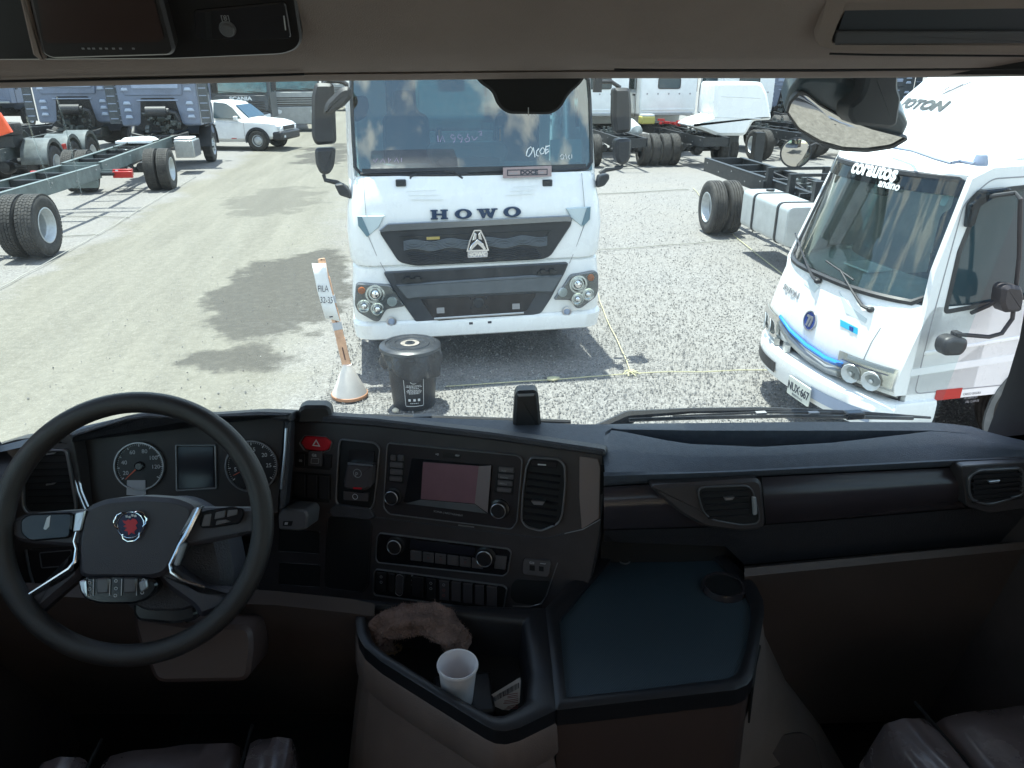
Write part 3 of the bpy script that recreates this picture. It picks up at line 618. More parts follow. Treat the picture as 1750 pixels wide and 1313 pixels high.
    for nm, P, Q in (('a', [(700, 310), (702, 301), (712, 297)], [(620, 296), (700, 293), (778, 290)]), ('b', [(936, 308), (938, 300), (925, 296)], [(800, 294), (870, 290), (945, 288)])):
        mb = MB(); mb.tube([gp(*p) for p in P], .012, 6); mb.tube([gp(*p) for p in Q], .007, 5); obj('wiper', mb, M['grille'], t)
    mb = MB(); mb.tube([gp(760, 293), gp(775, 292), gp(790, 305)], .011, 6); obj('wiper', mb, M['grille'], t)
    for px in (685, 935):
        a, z = HF.at(px, 313, -.11); mb = MB(); mb.prism(HF.off(-.12), rrect(a - .05, z - .03, a + .05, z + .035, .012), 0, .04, .01); obj('wiper_cap', mb, M['grille'], t)
    # number tag under the glass
    q = [HF.at(*p, -.06) for p in ((860, 287), (943, 284), (943, 302), (860, 305))]
    mb = MB(); mb.prism(HF.off(-.08), q, 0, .012, .002); tagp = obj('tag_plate', mb, mat('brown_card', (.33, .25, .25), .6, var=.1), t)
    c = q[3]; wd = q[1][0] - q[3][0]; hh = q[0][1] - q[3][1]; ff = HF.off(-.068)
    mb = MB(); mb.ring(ff, [(c[0] + .04, c[1] + .02), (c[0] + wd - .04, c[1] + .02), (c[0] + wd - .04, c[1] + hh - .02), (c[0] + .04, c[1] + hh - .02)], [(c[0] + .05, c[1] + .03), (c[0] + wd - .05, c[1] + .03), (c[0] + wd - .05, c[1] + hh - .03), (c[0] + .05, c[1] + hh - .03)], 0, .002); obj('tag_border', mb, M['ink'], tagp)
    tx = text_mb('DOCE', ff, c[0] + wd * .35, c[1] + hh * .33, .05, .002, 1.3, bold=.003); obj('tag_text', tx, M['ink'], tagp)
    for x in (.12, .22, .62, .76): mb = MB(); mb.prism(ff, [(c[0] + wd * x, c[1] + .04), (c[0] + wd * (x + .08), c[1] + .04), (c[0] + wd * (x + .08), c[1] + hh - .05), (c[0] + wd * x, c[1] + hh - .05)], 0, .0015); obj('tag_print', mb, M['icong'], tagp)
    # hood creases and shut line
    for s in (-1, 1):
        for i in range(3):
            P = [HF.at(*p, -.07) for p in (([(695 + 4 * i, 327 + 7 * i), (745 + 6 * i, 325 + 8 * i)]) if s < 0 else ([(877 - 6 * i, 320 + 7 * i), (920 - 4 * i, 317 + 7 * i)]))]
            mb = MB(); mb.tube([hw(P[0][0], .062, P[0][1]), hw(P[1][0], .055, P[1][1])], .004, 4); obj('crease', mb, M['white_pl'], t)
        L1 = [(621, 306), (624, 350), (628, 400), (645, 440), (660, 466)] if s < 0 else [(997, 297), (998, 340), (1000, 380), (985, 420), (973, 450)]
        mb = MB(); mb.tube([hw(HF.at(*p, -.04)[0], .036 + max(0, HF.at(*p, -.04)[1] - 1.72) * .25 - .002, HF.at(*p, -.04)[1]) for p in L1], .004, 4); obj('shut_line', mb, M['icong'], t)
        # corner air vanes
        V = [(610, 369), (657, 368), (648, 388), (628, 405), (612, 385)] if s < 0 else [(1010, 353), (967, 356), (975, 372), (995, 388), (1008, 375)]
        V = [HF.at(*p, -.04) for p in V]; mb = MB(); mb.prism(HF.off(-.045), V, 0, .02, .008); vn = obj('corner_vane', mb, mat('vane_pale', (.5, .58, .6), .4), t)
        E_ = [(611, 370), (618, 370), (632, 402), (627, 405), (612, 386)] if s < 0 else [(1009, 354), (1003, 355), (994, 385), (998, 386), (1008, 375)]
        mb = MB(); mb.prism(HF.off(-.024), [HF.at(*p, -.02) for p in E_], 0, .012, .004); obj('vane_edge', mb, mat('vane_teal', (.12, .2, .24), .4), vn)
    # lettering
    for ch_, x0, y0, x1, y1 in (('H', 736, 358, 765, 375), ('O', 777, 357, 806, 374), ('W', 815, 356, 850, 373), ('O', 860, 353, 890, 371)):
        a0, z0 = HF.at(x0, y1, -.045); a1, z1 = HF.at(x1, y0, -.045); mb = slab(ch_, HF.off(-.052), a0, z0, a1, z1, .03); obj('letter', mb, M['navytxt'], t, bevel=.003)
    # grille
    G = [(647, 395), (660, 384), (975, 369), (977, 382), (940, 438), (925, 443), (710, 454), (682, 448)]
    G = [HF.at(*p, -.03) for p in G]; mb = MB(); mb.prism(HF.off(-.05), rounded(G, .05), 0, .045, .012); g = obj('grille', mb, M['grille'], t)
    B = [(647, 394), (662, 382), (975, 368), (977, 378), (655, 396)]; mb = MB(); mb.prism(HF.off(-.01), rounded([HF.at(*p, -.01) for p in B], .015, 2), 0, .025, .006); obj('grille_bar', mb, mat('dark_chrome', (.22, .24, .26), .18, .9), g)
    O1 = [HF.at(*p, .0) for p in ((682, 405), (943, 394), (928, 415), (695, 426))]; mb = MB(); mb.ring(HF.off(-.005), O1, shrink(ccw(O1), .012) if ccw(O1) == O1 else shrink(ccw(O1), .012)[::-1], 0, .012); obj('grille_surround', mb, M['frameblk'], g)
    # wave mesh: thin zig-zag wires
    mb = MB()
    a0, zb = HF.at(690, 424, 0); a1, zt = HF.at(935, 398, 0)
    for j in range(7):
        P = []
        for i in range(60):
            a = a0 + (a1 - a0) * i / 59; k = j / 6; zz = zb - .02 + (zt - zb) * k * .85 + .02 * math.sin(i * .42) * (1 - abs(2 * k - 1) * .3) + (a - a0) / (a1 - a0) * .0; P.append(hw(a, -.009, zz))
        mb.tube(P, .0065, 3, cap=False)
    o = obj('grille_mesh', mb, mat('mesh_grey', (.22, .25, .28), .4, .3), g)
    mb = MB()
    a0, zb = HF.at(705, 450, 0); a1, zt = HF.at(925, 436, 0)
    for j in range(6):
        mb.tube([hw(a0 + (a1 - a0) * i / 39 + (-.01 * j), -.008, zb + .01 + .018 * j + .01 * math.sin(i * .8)) for i in range(40)], .0035, 3, cap=False)
    obj('grille_mesh', mb, mat('mesh_grey_lower', (.09, .1, .12), .4, .5), g)
    mb = MB(); y0 = HF.at(730, 412, 0); mb.box(hw(y0[0] + .06, -.001, y0[1] + .03), (.13, .01, .035), rz=HY); obj('yellow_tag', mb, mat('brass_tag', (.35, .27, .08), .5), g)
    # emblem: a chromed triangle over a lettered foot
    ex, ez = HF.at(816, 414, .02); fe = Fr(hw(ex, -.006, ez), HF.u, HF.v); s = .001
    tri = [(-.115, -.085), (-.09, .0), (-.03, .125), (-.005, .125), (.0, .09), (.005, .125), (.03, .125), (.09, .0), (.115, -.085)]
    tri = [(-.115, -.09), (-.085, .02), (-.035, .125), (.035, .125), (.085, .02), (.115, -.09)]
    mb = MB(); mb.prism(fe, tri, 0, .015, .004); em = obj('emblem', mb, M['blackg'], t)
    mb = MB(); inn = shrink(ccw(tri), .014); mb.ring(fe, ccw(tri), inn, .012, .024)
    mb.prism(fe, [(-.085, -.07), (-.06, -.02), (0, .03), (.06, -.02), (.085, -.07), (.07, -.085), (0, -.02), (-.07, -.085)], .014, .024, .003)
    mb.prism(fe, [(-.05, .02), (-.03, .1), (-.008, .08), (-.012, .03)], .014, .024, .003); mb.prism(fe, [(.05, .02), (.03, .1), (.008, .08), (.012, .03)], .014, .024, .003)
    obj('emblem_shape', mb, M['chrome'], em)
    mb = MB(); mb.ring(fe, rrect(-.10, -.155, .10, -.09, .006, 2), rrect(-.09, -.147, .09, -.098, .004, 2), 0, .02); mb.prism(fe, [(-.09, -.147), (.09, -.147), (.09, -.098), (-.09, -.098)], 0, .006); obj('emblem_foot', mb, M['satin'], em)
    tx = text_mb('HOWO', fe, 0, -.144, .058, .006, 1.05, bold=.003, align='CENTER', c=.006); obj('emblem_text', tx, M['chrome'], em)
    # dark centre band between cab and bumper
    D = [HF.at(*p, .0) for p in ((655, 466), (972, 449), (965, 466), (940, 512), (925, 535), (905, 541), (740, 554), (712, 552), (700, 535), (672, 495))]
    mb = MB(); mb.prism(HF.off(-.06), rounded(D, .03), 0, .07, .008); d = obj('centre_panel', mb, mat('panel_charcoal', (.03, .036, .045), .42, var=.2, scale=8), t)
    T = [HF.at(*p, .02) for p in ((672, 467), (968, 452), (962, 466), (958, 468), (735, 482), (678, 484))]; mb = MB(); mb.prism(HF.off(.011), T, 0, .004); obj('upper_recess', mb, M['grille'], d)
    U = [HF.at(*p, .03) for p in ((676, 488), (733, 483), (902, 471), (962, 471), (944, 500), (917, 499), (716, 509), (696, 512))]; mb = MB(); mb.prism(HF.off(.008), rounded(U, .02), 0, .03, .012); obj('step_panel', mb, mat('step_grey', (.085, .098, .11), .5, var=.15, scale=10), d)
    I = [HF.at(*p, .0) for p in ((718, 511), (917, 501), (900, 530), (880, 536), (750, 548), (742, 545))]; mb = MB(); mb.prism(HF.off(.011), rounded(I, .02), 0, .003); ip = obj('plate_recess', mb, M['blackg'], d)
    mb = MB(); P = [HF.at(*p, .02) for p in ((742, 545), (895, 535))]; mb.tube([hw(P[0][0], -.02, P[0][1]), hw(P[1][0], -.02, P[1][1])], .012, 6); obj('step_edge', mb, M['steel'], d)
    for px, py in ((753, 531), (882, 524)):
        a, z = HF.at(px, py, .02); mb = MB(); mb.prism(HF.off(.014), rrect(a - .04, z - .03, a + .04, z + .03, .006), 0, .004); mb.lathe(hw(a, -.018, z), HF.n, [(0, 0), (.015, 0), (.015, .004), (0, .005)], 10); obj('fastener_plate', mb, M['icong'], d)
    a, z = HF.at(818, 518, .02); mb = MB(); mb.lathe(hw(a, -.014, z), HF.n, [(.055, 0), (.055, .01), (.04, .014), (.035, .006), (0, .006)], 20)
    for q in range(4): mb.lathe(hw(a + .08 * (1 if q % 2 else -1), -.014, z + .05 * (1 if q > 1 else -1)), HF.n, [(.012, 0), (.012, .008), (0, .01)], 8)
    obj('tow_eye_cover', mb, M['grille'], d)
    for px in ((705, 479), (935, 466)):
        a, z = HF.at(*px, .02); mb = MB(); mb.box(hw(a, -.02, z), (.2, .03, .035), rz=HY); mb.box(hw(a - .05, -.035, z + .012), (.05, .03, .05), rz=HY); mb.box(hw(a + .05, -.035, z + .012), (.05, .03, .05), rz=HY); obj('latch', mb, M['frameblk'], d)
    for px, py in ((805, 553), (837, 551)):
        a, z = HF.at(px, py, .03); mb = MB(); mb.prism(HF.off(.018), rrect(a - .02, z - .014, a + .02, z + .014, .004), 0, .006); obj('bumper_slot', mb, M['ink'], t)
    # headlights
    for s, O, lamps in ((-1, [(608, 487), (612, 484), (668, 487), (676, 503), (692, 523), (660, 528), (648, 549), (640, 549), (612, 533), (606, 520)], [(618, 497, .033, 'amber'), (641, 503, .078, 'c'), (622, 523, .055, 'c'), (645, 528, .055, 'c'), (670, 516, .045, 'd')]),
                        (1, [(1022, 467), (1017, 463), (975, 470), (965, 485), (945, 512), (974, 512), (985, 527), (993, 526), (1018, 507), (1022, 495)], [(1010, 475, .033, 'amber'), (988, 486, .078, 'c'), (1005, 503, .055, 'c'), (987, 511, .055, 'c'), (962, 500, .045, 'd')])):
        P = rounded([HF.at(*p, .0) for p in O], .03, 3); mb = MB(); mb.prism(HF.off(-.04), P, 0, .062, .01); hl = obj('headlight', mb, mat('lamp_housing', (.15, .155, .165), .25, .5), t)
        for x, y, r, k in lamps:
            r *= 1.14; a, z = HF.at(x, y, .03); mb = MB()
            if k == 'amber': mb.lathe(hw(a, -.022, z), HF.n, [(r, 0), (r * .9, .012), (0, .018)], 18); obj('indicator_lens', mb, M['amber'], hl)
            elif k == 'd': mb.lathe(hw(a, -.022, z), HF.n, [(r, 0), (r * .95, .01), (r * .5, .016), (0, .018)], 18); obj('driving_lens', mb, M['lampw'], hl)
            else:
                mb.lathe(hw(a, -.02, z), HF.n, [(r * 1.08, 0), (r * 1.08, .02), (r * .88, .022), (r * .72, .004), (r * .55, .004)], 24); mb.lathe(hw(a, -.024, z), HF.n, [(r * .6, 0), (r * .5, .02), (r * .25, .032), (0, .035)], 20); obj('projector_lens', mb, M['chrome'], hl)
        f2 = HF.off(.05); mb = MB(); mb.prism(HF.off(.046), shrink(ccw([HF.at(*p, .05) for p in O]), .008), 0, .003); obj('lamp_cover', mb, M['lens'], hl)
        px = (669, 550) if s < 0 else (969, 533); a, z = HF.at(*px, .02)
        mb = MB(); mb.lathe(hw(a, -.008, z), HF.n, [(.05, 0), (.05, .012), (.038, .014), (.036, .006), (0, .01)], 22); fg = obj('fog_light', mb, M['satin'], t); mb = MB(); mb.lathe(hw(a, -.018, z), HF.n, [(.034, 0), (.02, .006), (0, .008)], 16); mb.box(hw(a, -.026, z), (.03, .01, .04), rz=HY); obj('fog_lens', mb, M['bluelite'], fg)
    # mirrors
    def mirror_housing(px, Y, w, d, lab='mirror', m='glassblk'):
        P = [onY(x, y, Y) for x, y in px]; mb = MB(); f = Fr(P[0], HF.u, HF.v); L2 = [((p - f.O).dot(f.u), (p - f.O).dot(f.v)) for p in P]; mb.prism(f, rounded(L2, .04), -d / 2, d / 2, .03); return obj(lab, mb, M['black'], t, bevel=0)
    fy = 7.9
    mirror_housing([(538, 142), (570, 142), (572, 165), (575, 245), (540, 248), (533, 232), (533, 165)], fy, 0, .12, 'mirror_housing')
    mirror_housing([(538, 253), (574, 252), (571, 285), (562, 298), (548, 297), (540, 280)], fy - .02, 0, .13, 'mirror_housing')
    mirror_housing([(553, 195), (556, 176), (582, 150), (598, 147), (603, 165), (590, 180), (564, 196)], 7.62, 0, .14, 'ramp_mirror')
    mirror_housing([(598, 170), (612, 163), (628, 165), (631, 185), (625, 202), (606, 210), (596, 195)], 8.0, 0, .02, 'mirror_reflection')
    mb = MB(); mb.tube([onY(x, y, fy) for x, y in ((548, 150), (560, 138), (585, 140), (600, 150))], .022, 8); mb.tube([onY(x, y, fy + (i > 2) * .1) for i, (x, y) in enumerate(((553, 298), (556, 308), (575, 312), (590, 322), (595, 330)))], [.02, .02, .025, .035, .04], 8); obj('mirror_arm', mb, M['black'], t)
    mb = MB(); mb.prism(Fr(onY(583, 322, 7.72), HF.u, HF.v), rounded([(-.06, .04), (.02, .05), (.08, -.02), (.09, -.1), (-.02, -.06)], .02), -.05, .05, .01); obj('mirror_bracket', mb, M['black'], t)
    mirror_housing([(1047, 150), (1075, 150), (1078, 180), (1077, 225), (1050, 228), (1046, 200)], 8.1, 0, .12, 'mirror_housing')
    mirror_housing([(1050, 238), (1078, 236), (1076, 270), (1068, 281), (1055, 280), (1050, 270)], 8.1, 0, .13, 'mirror_housing')
    mb = MB(); mb.tube([onY(x, y, 8.1) for x, y in ((1022, 140), (1045, 140), (1060, 150))], .02, 8); mb.tube([onY(x, y, 8.1) for x, y in ((1065, 283), (1060, 287), (1035, 290), (1026, 298))], [.02, .02, .028, .035], 8); obj('mirror_arm', mb, M['black'], t)
    mb = MB(); mb.prism(Fr(onY(1027, 305, 7.85), HF.u, HF.v), rounded([(-.05, -.09), (.03, -.07), (.08, 0), (.07, .05), (-.03, .03)], .02), -.05, .05, .01); obj('mirror_bracket', mb, M['black'], t)
    mb = MB(); mb.box(onY(1021, 145, 7.95), (.07, .1, .14)); obj('kerb_mirror', mb, M['black'], t)
    # wheels, chassis, body behind
    for s in (-1, 1):
        wheel_at(t, hw(s * 1.05, 1.35, .52), HF.u * s, .52, .30, hub='front', hi=False)
        mb = MB(); mb.box(hw(s * .4, 4.2, .95), (.09, 7.0, .26), rz=HY); obj('frame_rail', mb, M['frameblk'], t)
        mb = MB(); rows = []
        for i in range(13):
            q = math.pi * i / 12; rows.append([hw(s * x, 1.35 - .66 * math.cos(q), .52 + .66 * math.sin(q)) for x in (.88, 1.22)])
        mb.loft(rows); obj('wheel_arch', mb, M['black'], t)
        for bb in (5.6, 7.0):
            wheel_at(t, hw(s * .98, bb, .52), HF.u * s, .52, .56, hub='rear', hi=False)
    mb = MB(); mb.box(hw(0, 1.6, .75), (1.5, 2.4, .5), rz=HY); obj('engine', mb, M['frameblk'], t)

howo()
# ------------------------------------------------------------------ trucks in the yard
M['louvre'] = mat('louvre_pale', (.36, .42, .52), .4); M['cabdark'] = mat('cab_dark_grey', (.05, .06, .07), .4, var=.2, scale=5)
M['silver'] = mat('silver_grey_paint', (.30, .32, .33), .3, .3, var=.1, scale=4); M['hose'] = mat('rubber_hose', (.015, .015, .017), .6)
class Loc:
    def __init__(s, loc, rz): s.o = Vector((loc[0], loc[1], 0)); s.c, s.s = math.cos(rz), math.sin(rz); s.rz = rz; s.ux = Vector((s.c, s.s, 0)); s.uy = Vector((-s.s, s.c, 0)); s.uz = Vector((0, 0, 1))
    def __call__(s, x, y, z): return s.o + s.ux * x + s.uy * y + s.uz * z
def P_box(t, Q, name, m, c, d, parent=None, **k):
    mb = MB(); mb.box(Q(*c), d, rz=Q.rz); return obj(name, mb, m, parent or t, **k)
def chassis(t, Q, rear=-2.7, front=6.0, zr=1.0, half=.42, rail='rail', hi=False, r=.52, axles=(0,), frontax=6.0, clutter=1, wheels=True, tank=None, seed=1, lights=True, tread='block', sides=(-1, 1)):
    q = random.Random(seed); rm = M[rail]
    for s in (-1, 1):
        mb = MB(); x = s * half; f = Fr(Q(x, 0, zr - .13), Q.uy, Q.uz)      # C-channel: web and two flanges
        mb.box(Q(x, (rear + front) / 2, zr - .135), (.012, front - rear, .25), rz=Q.rz)
        for z in (zr, zr - .27): mb.box(Q(x - s * .035, (rear + front) / 2, z), (.085, front - rear, .014), rz=Q.rz)
        obj('frame_rail', mb, rm, t)
    y = rear + .05; n = 0
    while y < front:
        P_box(t, Q, 'cross_member', rm if n == 0 else M['frameblk'], (0, y, zr - .13), (half * 2 - .03, .07 if n else .03, .2 if n else .26)); y += 1.05; n += 1
    # coupling plate at the tail
    if lights:
        fr = Fr(Q(0, rear - .03, zr - .30), -Q.ux, Q.uz) if True else None
        mb = MB(); o = rounded([(-.3, -.14), (.3, -.14), (.3, 0), (.12, .02), (.12, .14), (-.12, .14), (-.12, .02), (-.3, 0)], .05, 3); mb.prism(Fr(Q(0, rear - .03, zr - .36), Q.ux, Q.uz), o, -.01, .02)
        obj('towing_plate', mb, rm, t); mb = MB(); mb.prism(Fr(Q(0, rear - .053, zr - .36), Q.ux, Q.uz), rrect(-.04, -.12, .04, .12, .03), 0, .004); obj('towing_slot', mb, M['hole'], t)
        mb = MB(); mb.box(Q(0, rear - .06, zr - .18), (2.0, .03, .05), rz=Q.rz); obj('rear_bar', mb, rm, t)
        for s in (-1, 1):
            mb = MB(); mb.box(Q(s * .86, rear - .05, zr - .22), (.42, .07, .14), rz=Q.rz); lt = obj('tail_light', mb, M['red'], t, bevel=.01)
            P_box(t, Q, 'reflector', M['lampw'], (s * .74, rear - .09, zr - .22), (.06, .01, .12), parent=lt); P_box(t, Q, 'lamp_bracket', M['frameblk'], (s * .55, rear + .02, zr - .2), (.3, .05, .06))
    mb = MB()
    for k in range(10):
        for s in (-1, 1): c = Q(s * (half + .012), rear + .25 + k * (front - rear - .5) / 9, zr - .08 - .1 * (k % 2)); mb.cyl(c, c + Q.ux * s * .015, .014, 6)
    obj('frame_bolts', mb, M['icong'], t)['kind'] = 'stuff'
    for a in axles:
        if wheels:
            mb = MB(); mb.cyl(Q(-.95, a, r), Q(.95, a, r), .075, 10); mb.lathe(Q(0, a, r), Q.uy, [(0, -.26), (.14, -.22), (.2, -.1), (.2, .1), (.12, .25), (0, .3)], 14); obj('rear_axle', mb, M['frameblk'], t)
            for s in sides: wheel_at(t, Q(s * .97, a, r), Q.ux * s, r, .60, hub='rear', hi=hi, tread=tread)
            for s in (-1, 1):
                mb = MB()
                for L_ in range(4): mb.tube([Q(s * half, a - .75 + .1 * L_, zr - .30 + .02 * 0), Q(s * half, a - .4 + .05 * L_, zr - .40 - .02 * L_), Q(s * half, a, zr - .44 - .022 * L_), Q(s * half, a + .4 - .05 * L_, zr - .40 - .02 * L_), Q(s * half, a + .75 - .1 * L_, zr - .30)], .02, 4)
                obj('leaf_spring', mb, M['frameblk'], t)['kind'] = 'stuff'
            mb = MB(); mb.cyl(Q(0, a + .3, r + .02), Q(0, front - 1, zr - .3), .055, 10); obj('drive_shaft', mb, M['frameblk'], t)
            for s in (-1, 1): mb = MB(); mb.cyl(Q(s * .6, a - .35, r + .1), Q(s * .6, a - .1, r + .12), .11, 12); obj('brake_chamber', mb, M['frameblk'], t)
    if frontax is not None:
        for s in sides: wheel_at(t, Q(s * 1.03, frontax, r), Q.ux * s, r, .30, hub='front', tread='rib')
    if clutter:
        for k in range(5 * clutter):      # air tanks, valves, brackets
            y = q.uniform(axles[-1] + .9, front - .6); s = q.choice((-1, 1)); kd = q.choice(('air_tank', 'valve_block', 'bracket'))
            mb = MB()
            if kd == 'air_tank': mb.lathe(Q(s * .2, y, zr - .2), Q.uy, [(0, -.3), (.09, -.26), (.11, -.2), (.11, .2), (.09, .26), (0, .3)], 14); mm = q.choice(('frameblk', 'offwhite', 'frame'))
            elif kd == 'valve_block': mb.box(Q(s * .1, y, zr - .05), (.2, .16, .14), rz=Q.rz); mb.cyl(Q(s * .1, y, zr), Q(s * .1, y, zr + .12), .05, 8); mm = 'frame'
            else: mb.box(Q(s * (half + .1), y, zr - .1), (.16, .05, .2), rz=Q.rz); mm = 'frameblk'
            obj(kd, mb, M[mm], t)
        for k in range(4):
            mb = MB(); x = q.uniform(-.3, .3); z = zr + q.uniform(-.1, .06); a = axles[-1] + .2
            mb.tube([Q(x + .06 * math.sin(i * 1.3 + k), a + (front - a) * i / 9, z + .04 * math.sin(i * 1.9 + k)) for i in range(10)], .016, 5); obj('air_hose', mb, M['hose'], t)
    if tank:
        s, y0, y1, m = tank; f = Fr(Q(s * (half + .42), y0, zr - .37), Q.ux, Q.uz); ff = Fr(Q(s * (half + .42), y0, zr - .37), Q.ux, Q.uz); L_ = y1 - y0
        mb = MB(); ff = Fr(Q(s * (half + .42), y1, zr - .37), Q.ux, Q.uz); mb.prism(ff, rrect(-.31, -.31, .31, .31, .1, 5), 0, L_, 0); tk = obj('fuel_tank', mb, M[m], t, bevel=.02)
        for k in (.2, .72):
            mb = MB(); g = ff.off(L_ * k); o = rrect(-.322, -.322, .322, .322, .11, 5); mb.prism(g, o, -.03, .03); obj('tank_strap', mb, M['frameblk'], tk)
        mb = MB(); mb.lathe(ff.W(-.05, .31, L_ * .85), Q.uz, [(.07, 0), (.07, .03), (.055, .04), (0, .04)], 14); obj('filler_cap', mb, M['frameblk'], tk)
def cab_rear(t, Q, y0, m='bluegrey', w=2.36, z0=1.15, z1=3.1, depth=2.0, style='tractor', glass_='pane'):
    """cab seen from behind; y0 is its back wall"""
    mm = M[m]; h = w / 2
    f = Fr(Q(0, y0, 0), Q.ux, Q.uz)                                    # n points backwards
    side = rounded([(0, z0 + .12), (0, z1), (-.35, z1 + .3), (-depth + .25, z1 + .25), (-depth + .05, z1 - .35), (-depth - .12, z0 + 1.0), (-depth - .15, z0 + .1), (-depth, z0 - .25), (-1.6, z0 - .25), (-1.5, z0 + .1)], .09, 3)
    g = Fr(Q(0, y0, 0), -Q.uy, Q.uz)
    mb = MB(); mb.prism(g, side, -h, h, .04); body = obj('cab_shell', mb, mm, t, bevel=.03, seg=2)
    for s in (-1, 1):
        win = rounded([(-.55, z0 + .98), (-.55, z1 - .1), (-depth + .3, z1 - .12), (-depth + .1, z0 + .98)], .06)
        mb = MB(); mb.prism(Fr(Q(s * (h + .002), y0, 0), -Q.uy * (1), Q.uz), win, -.008, .008); obj('side_window', mb, M['glassblk'], t)
        mb = MB(); dl = rounded([(-.5, z0 + .05), (-.5, z1 - .05), (-depth + .2, z1 - .05), (-depth - .02, z0 + .95), (-depth - .02, z0 + .05)], .05); mb.ring(Fr(Q(s * (h + .004), y0, 0), -Q.uy, Q.uz), ccw(dl), shrink(ccw(dl), .02), -.006, .006); obj('door_seam', mb, M['grille'], t)
        P_box(t, Q, 'door_handle', M['black'], (s * (h + .02), y0 + .72, z0 + .8), (.04, .2, .06))
        for k in range(2): P_box(t, Q, 'step', M['black'], (s * (h - .1), y0 + depth - .5, z0 - .35 - .3 * k), (.24, .5, .05))
        mb = MB(); mb.prism(Fr(Q(s * (h + .18), y0 + depth + .1, z1 - .55), Q.ux, Q.uz), rrect(-.1, -.38, .1, .3, .05), -.05, .05, .02); mb.tube([Q(s * h, y0 + depth - .05, z1 - .1), Q(s * (h + .18), y0 + depth + .1, z1 - .15), Q(s * (h + .18), y0 + depth + .1, z1 - .3)], .02, 6); obj('mirror', mb, M['black'], t)
    ws = Fr(Q(0, y0 + depth + .11, z0 + 1.0), -Q.ux, Vector((-Q.uy.x * .18, -Q.uy.y * .18, 1)))
    mb = MB(); mb.prism(ws, rrect(-h + .1, 0, h - .1, z1 - z0 - 1.15, .08), 0, .02, .006); obj('windscreen', mb, M['glassblk'], t)
    P_box(t, Q, 'front_grille', M['black'], (0, y0 + depth + .14, z0 + .45), (w * .8, .06, .75)); P_box(t, Q, 'bumper', M['black'], (0, y0 + depth + .1, z0 - .35), (w, .35, .5), bevel=.04)
    for s in (-1, 1): P_box(t, Q, 'headlight', M['lampw'], (s * (h - .25), y0 + depth + .16, z0 - .1), (.35, .2, .2), bevel=.02)
    if style == 'tractor':       # blue-grey sleeper with stamped louvres and a cut-out over the engine
        mb = MB(); o = rounded([(-.62, z0 + .2), (-.50, z0 + .95), (.50, z0 + .95), (.62, z0 + .2), (.8, z0 + .06), (.62, z0 - .02), (-.62, z0 - .02), (-.8, z0 + .06)], .05); mb.prism(f, o, .001, .012); obj('engine_opening', mb, M['hole'], t)
        mb = MB(); mb.prism(f, rounded([(-.95, z0 + 1.02), (.75, z0 + 1.02), (.85, z0 + 1.9), (-1.0, z0 + 1.9)], .05), 0, .035, .02); obj('back_panel', mb, mm, t)
        mb = MB(); mb.prism(f, rrect(-.7, z0 + 1.22, .66, z0 + 1.36, .03), .035, .07, .015); obj('panel_bar', mb, M['bluelite'], t)
        mb = MB(); mb.prism(f, rrect(-.62, z0 + .86, .6, z0 + .9, .01), .012, .04, .01); obj('panel_lip', mb, M['bluelite'], t)
        for s in (-1, 1):
            for k in range(6):
                if k == 3: continue
                z = z0 + .35 + .2 * k
                mb = MB(); mb.prism(f, rounded([(s * .80, z), (s * 1.04, z), (s * 1.0, z + .1), (s * .84, z + .1)], .02, 2), 0, .045, .02); obj('louvre', mb, M['louvre'], t)
            mb = MB(); mb.prism(f, [(s * (h + .03), z0 + .2), (s * (h + .33), z0 + .2), (s * (h + .3), z1), (s * (h + .03), z1)], -.04, 0); obj('side_deflector', mb, M['cabdark'], t)
            for k in range(7): P_box(t, Q, 'deflector_slat', M['bluelite'], (s * (h + .17), y0 - .02, z0 + .35 + .22 * k), (.22, .03, .025))
        q = random.Random(int(y0 * 7) % 97)
        mb = MB(); mb.cyl(Q(-.35, y0 - .2, z0 + .55), Q(.25, y0 - .2, z0 + .55), .17, 18); mb.cyl(Q(.25, y0 - .2, z0 + .55), Q(.33, y0 - .2, z0 + .55), .12, 14); mb.tube([Q(.33, y0 - .2, z0 + .55), Q(.5, y0 - .2, z0 + .5), Q(.56, y0 - .18, z0 + .3), Q(.5, y0 - .1, z0 + .05)], .07, 10); obj('air_filter', mb, M['black'], t)
        mb = MB()
        for k in range(26): c = Q(q.uniform(-.5, .55), y0 - q.uniform(.02, .25), z0 + q.uniform(-.1, .5)); mb.box(c, (q.uniform(.05, .2), q.uniform(.05, .15), q.uniform(.04, .16)), rz=q.random() * 3, rx=q.random())
        o = obj('engine_parts', mb, M['frame'], t); o['kind'] = 'stuff'
        mb = MB(); mb.prism(Fr(Q(0, y0 - .35, z0 - .12), Q.ux, Q.uz), rounded([(-.85, .1), (-.5, .0), (.5, 0), (.85, .1), (.8, -.12), (-.8, -.12)], .05), 0, .12, .02); obj('splash_guard', mb, M['black'], t)
    else:                        # plain light-truck cab with a small rear window
        mb = MB(); wr = rrect(-.42, z1 - .72, .42, z1 - .34, .09); mb.ring(f, wr, shrink(ccw(wr), .03), 0, .02); obj('window_rubber', mb, M['grille'], t); mb = MB(); mb.prism(f, shrink(ccw(wr), .02), .001, .008); obj('rear_window', mb, M['glassblk'], t)
        mb = MB(); mb.prism(f, rrect(-h + .1, z0 + .12, h - .1, z0 + .22, .03), 0, .05, .015); obj('back_rib', mb, M['silver'], t)
        mb = MB(); mb.prism(f, rrect(-h + .06, z0 + .3, h - .06, z0 + .34, .01), 0, .02, .008); obj('back_rib', mb, mm, t)
        for k in range(5): c = Q(-.8 + .4 * k, y0, z1 - .88); mb = MB(); mb.cyl(c, c - Q.uy * .012, .03, 10); obj('grommet', mb, M['icong'], t)
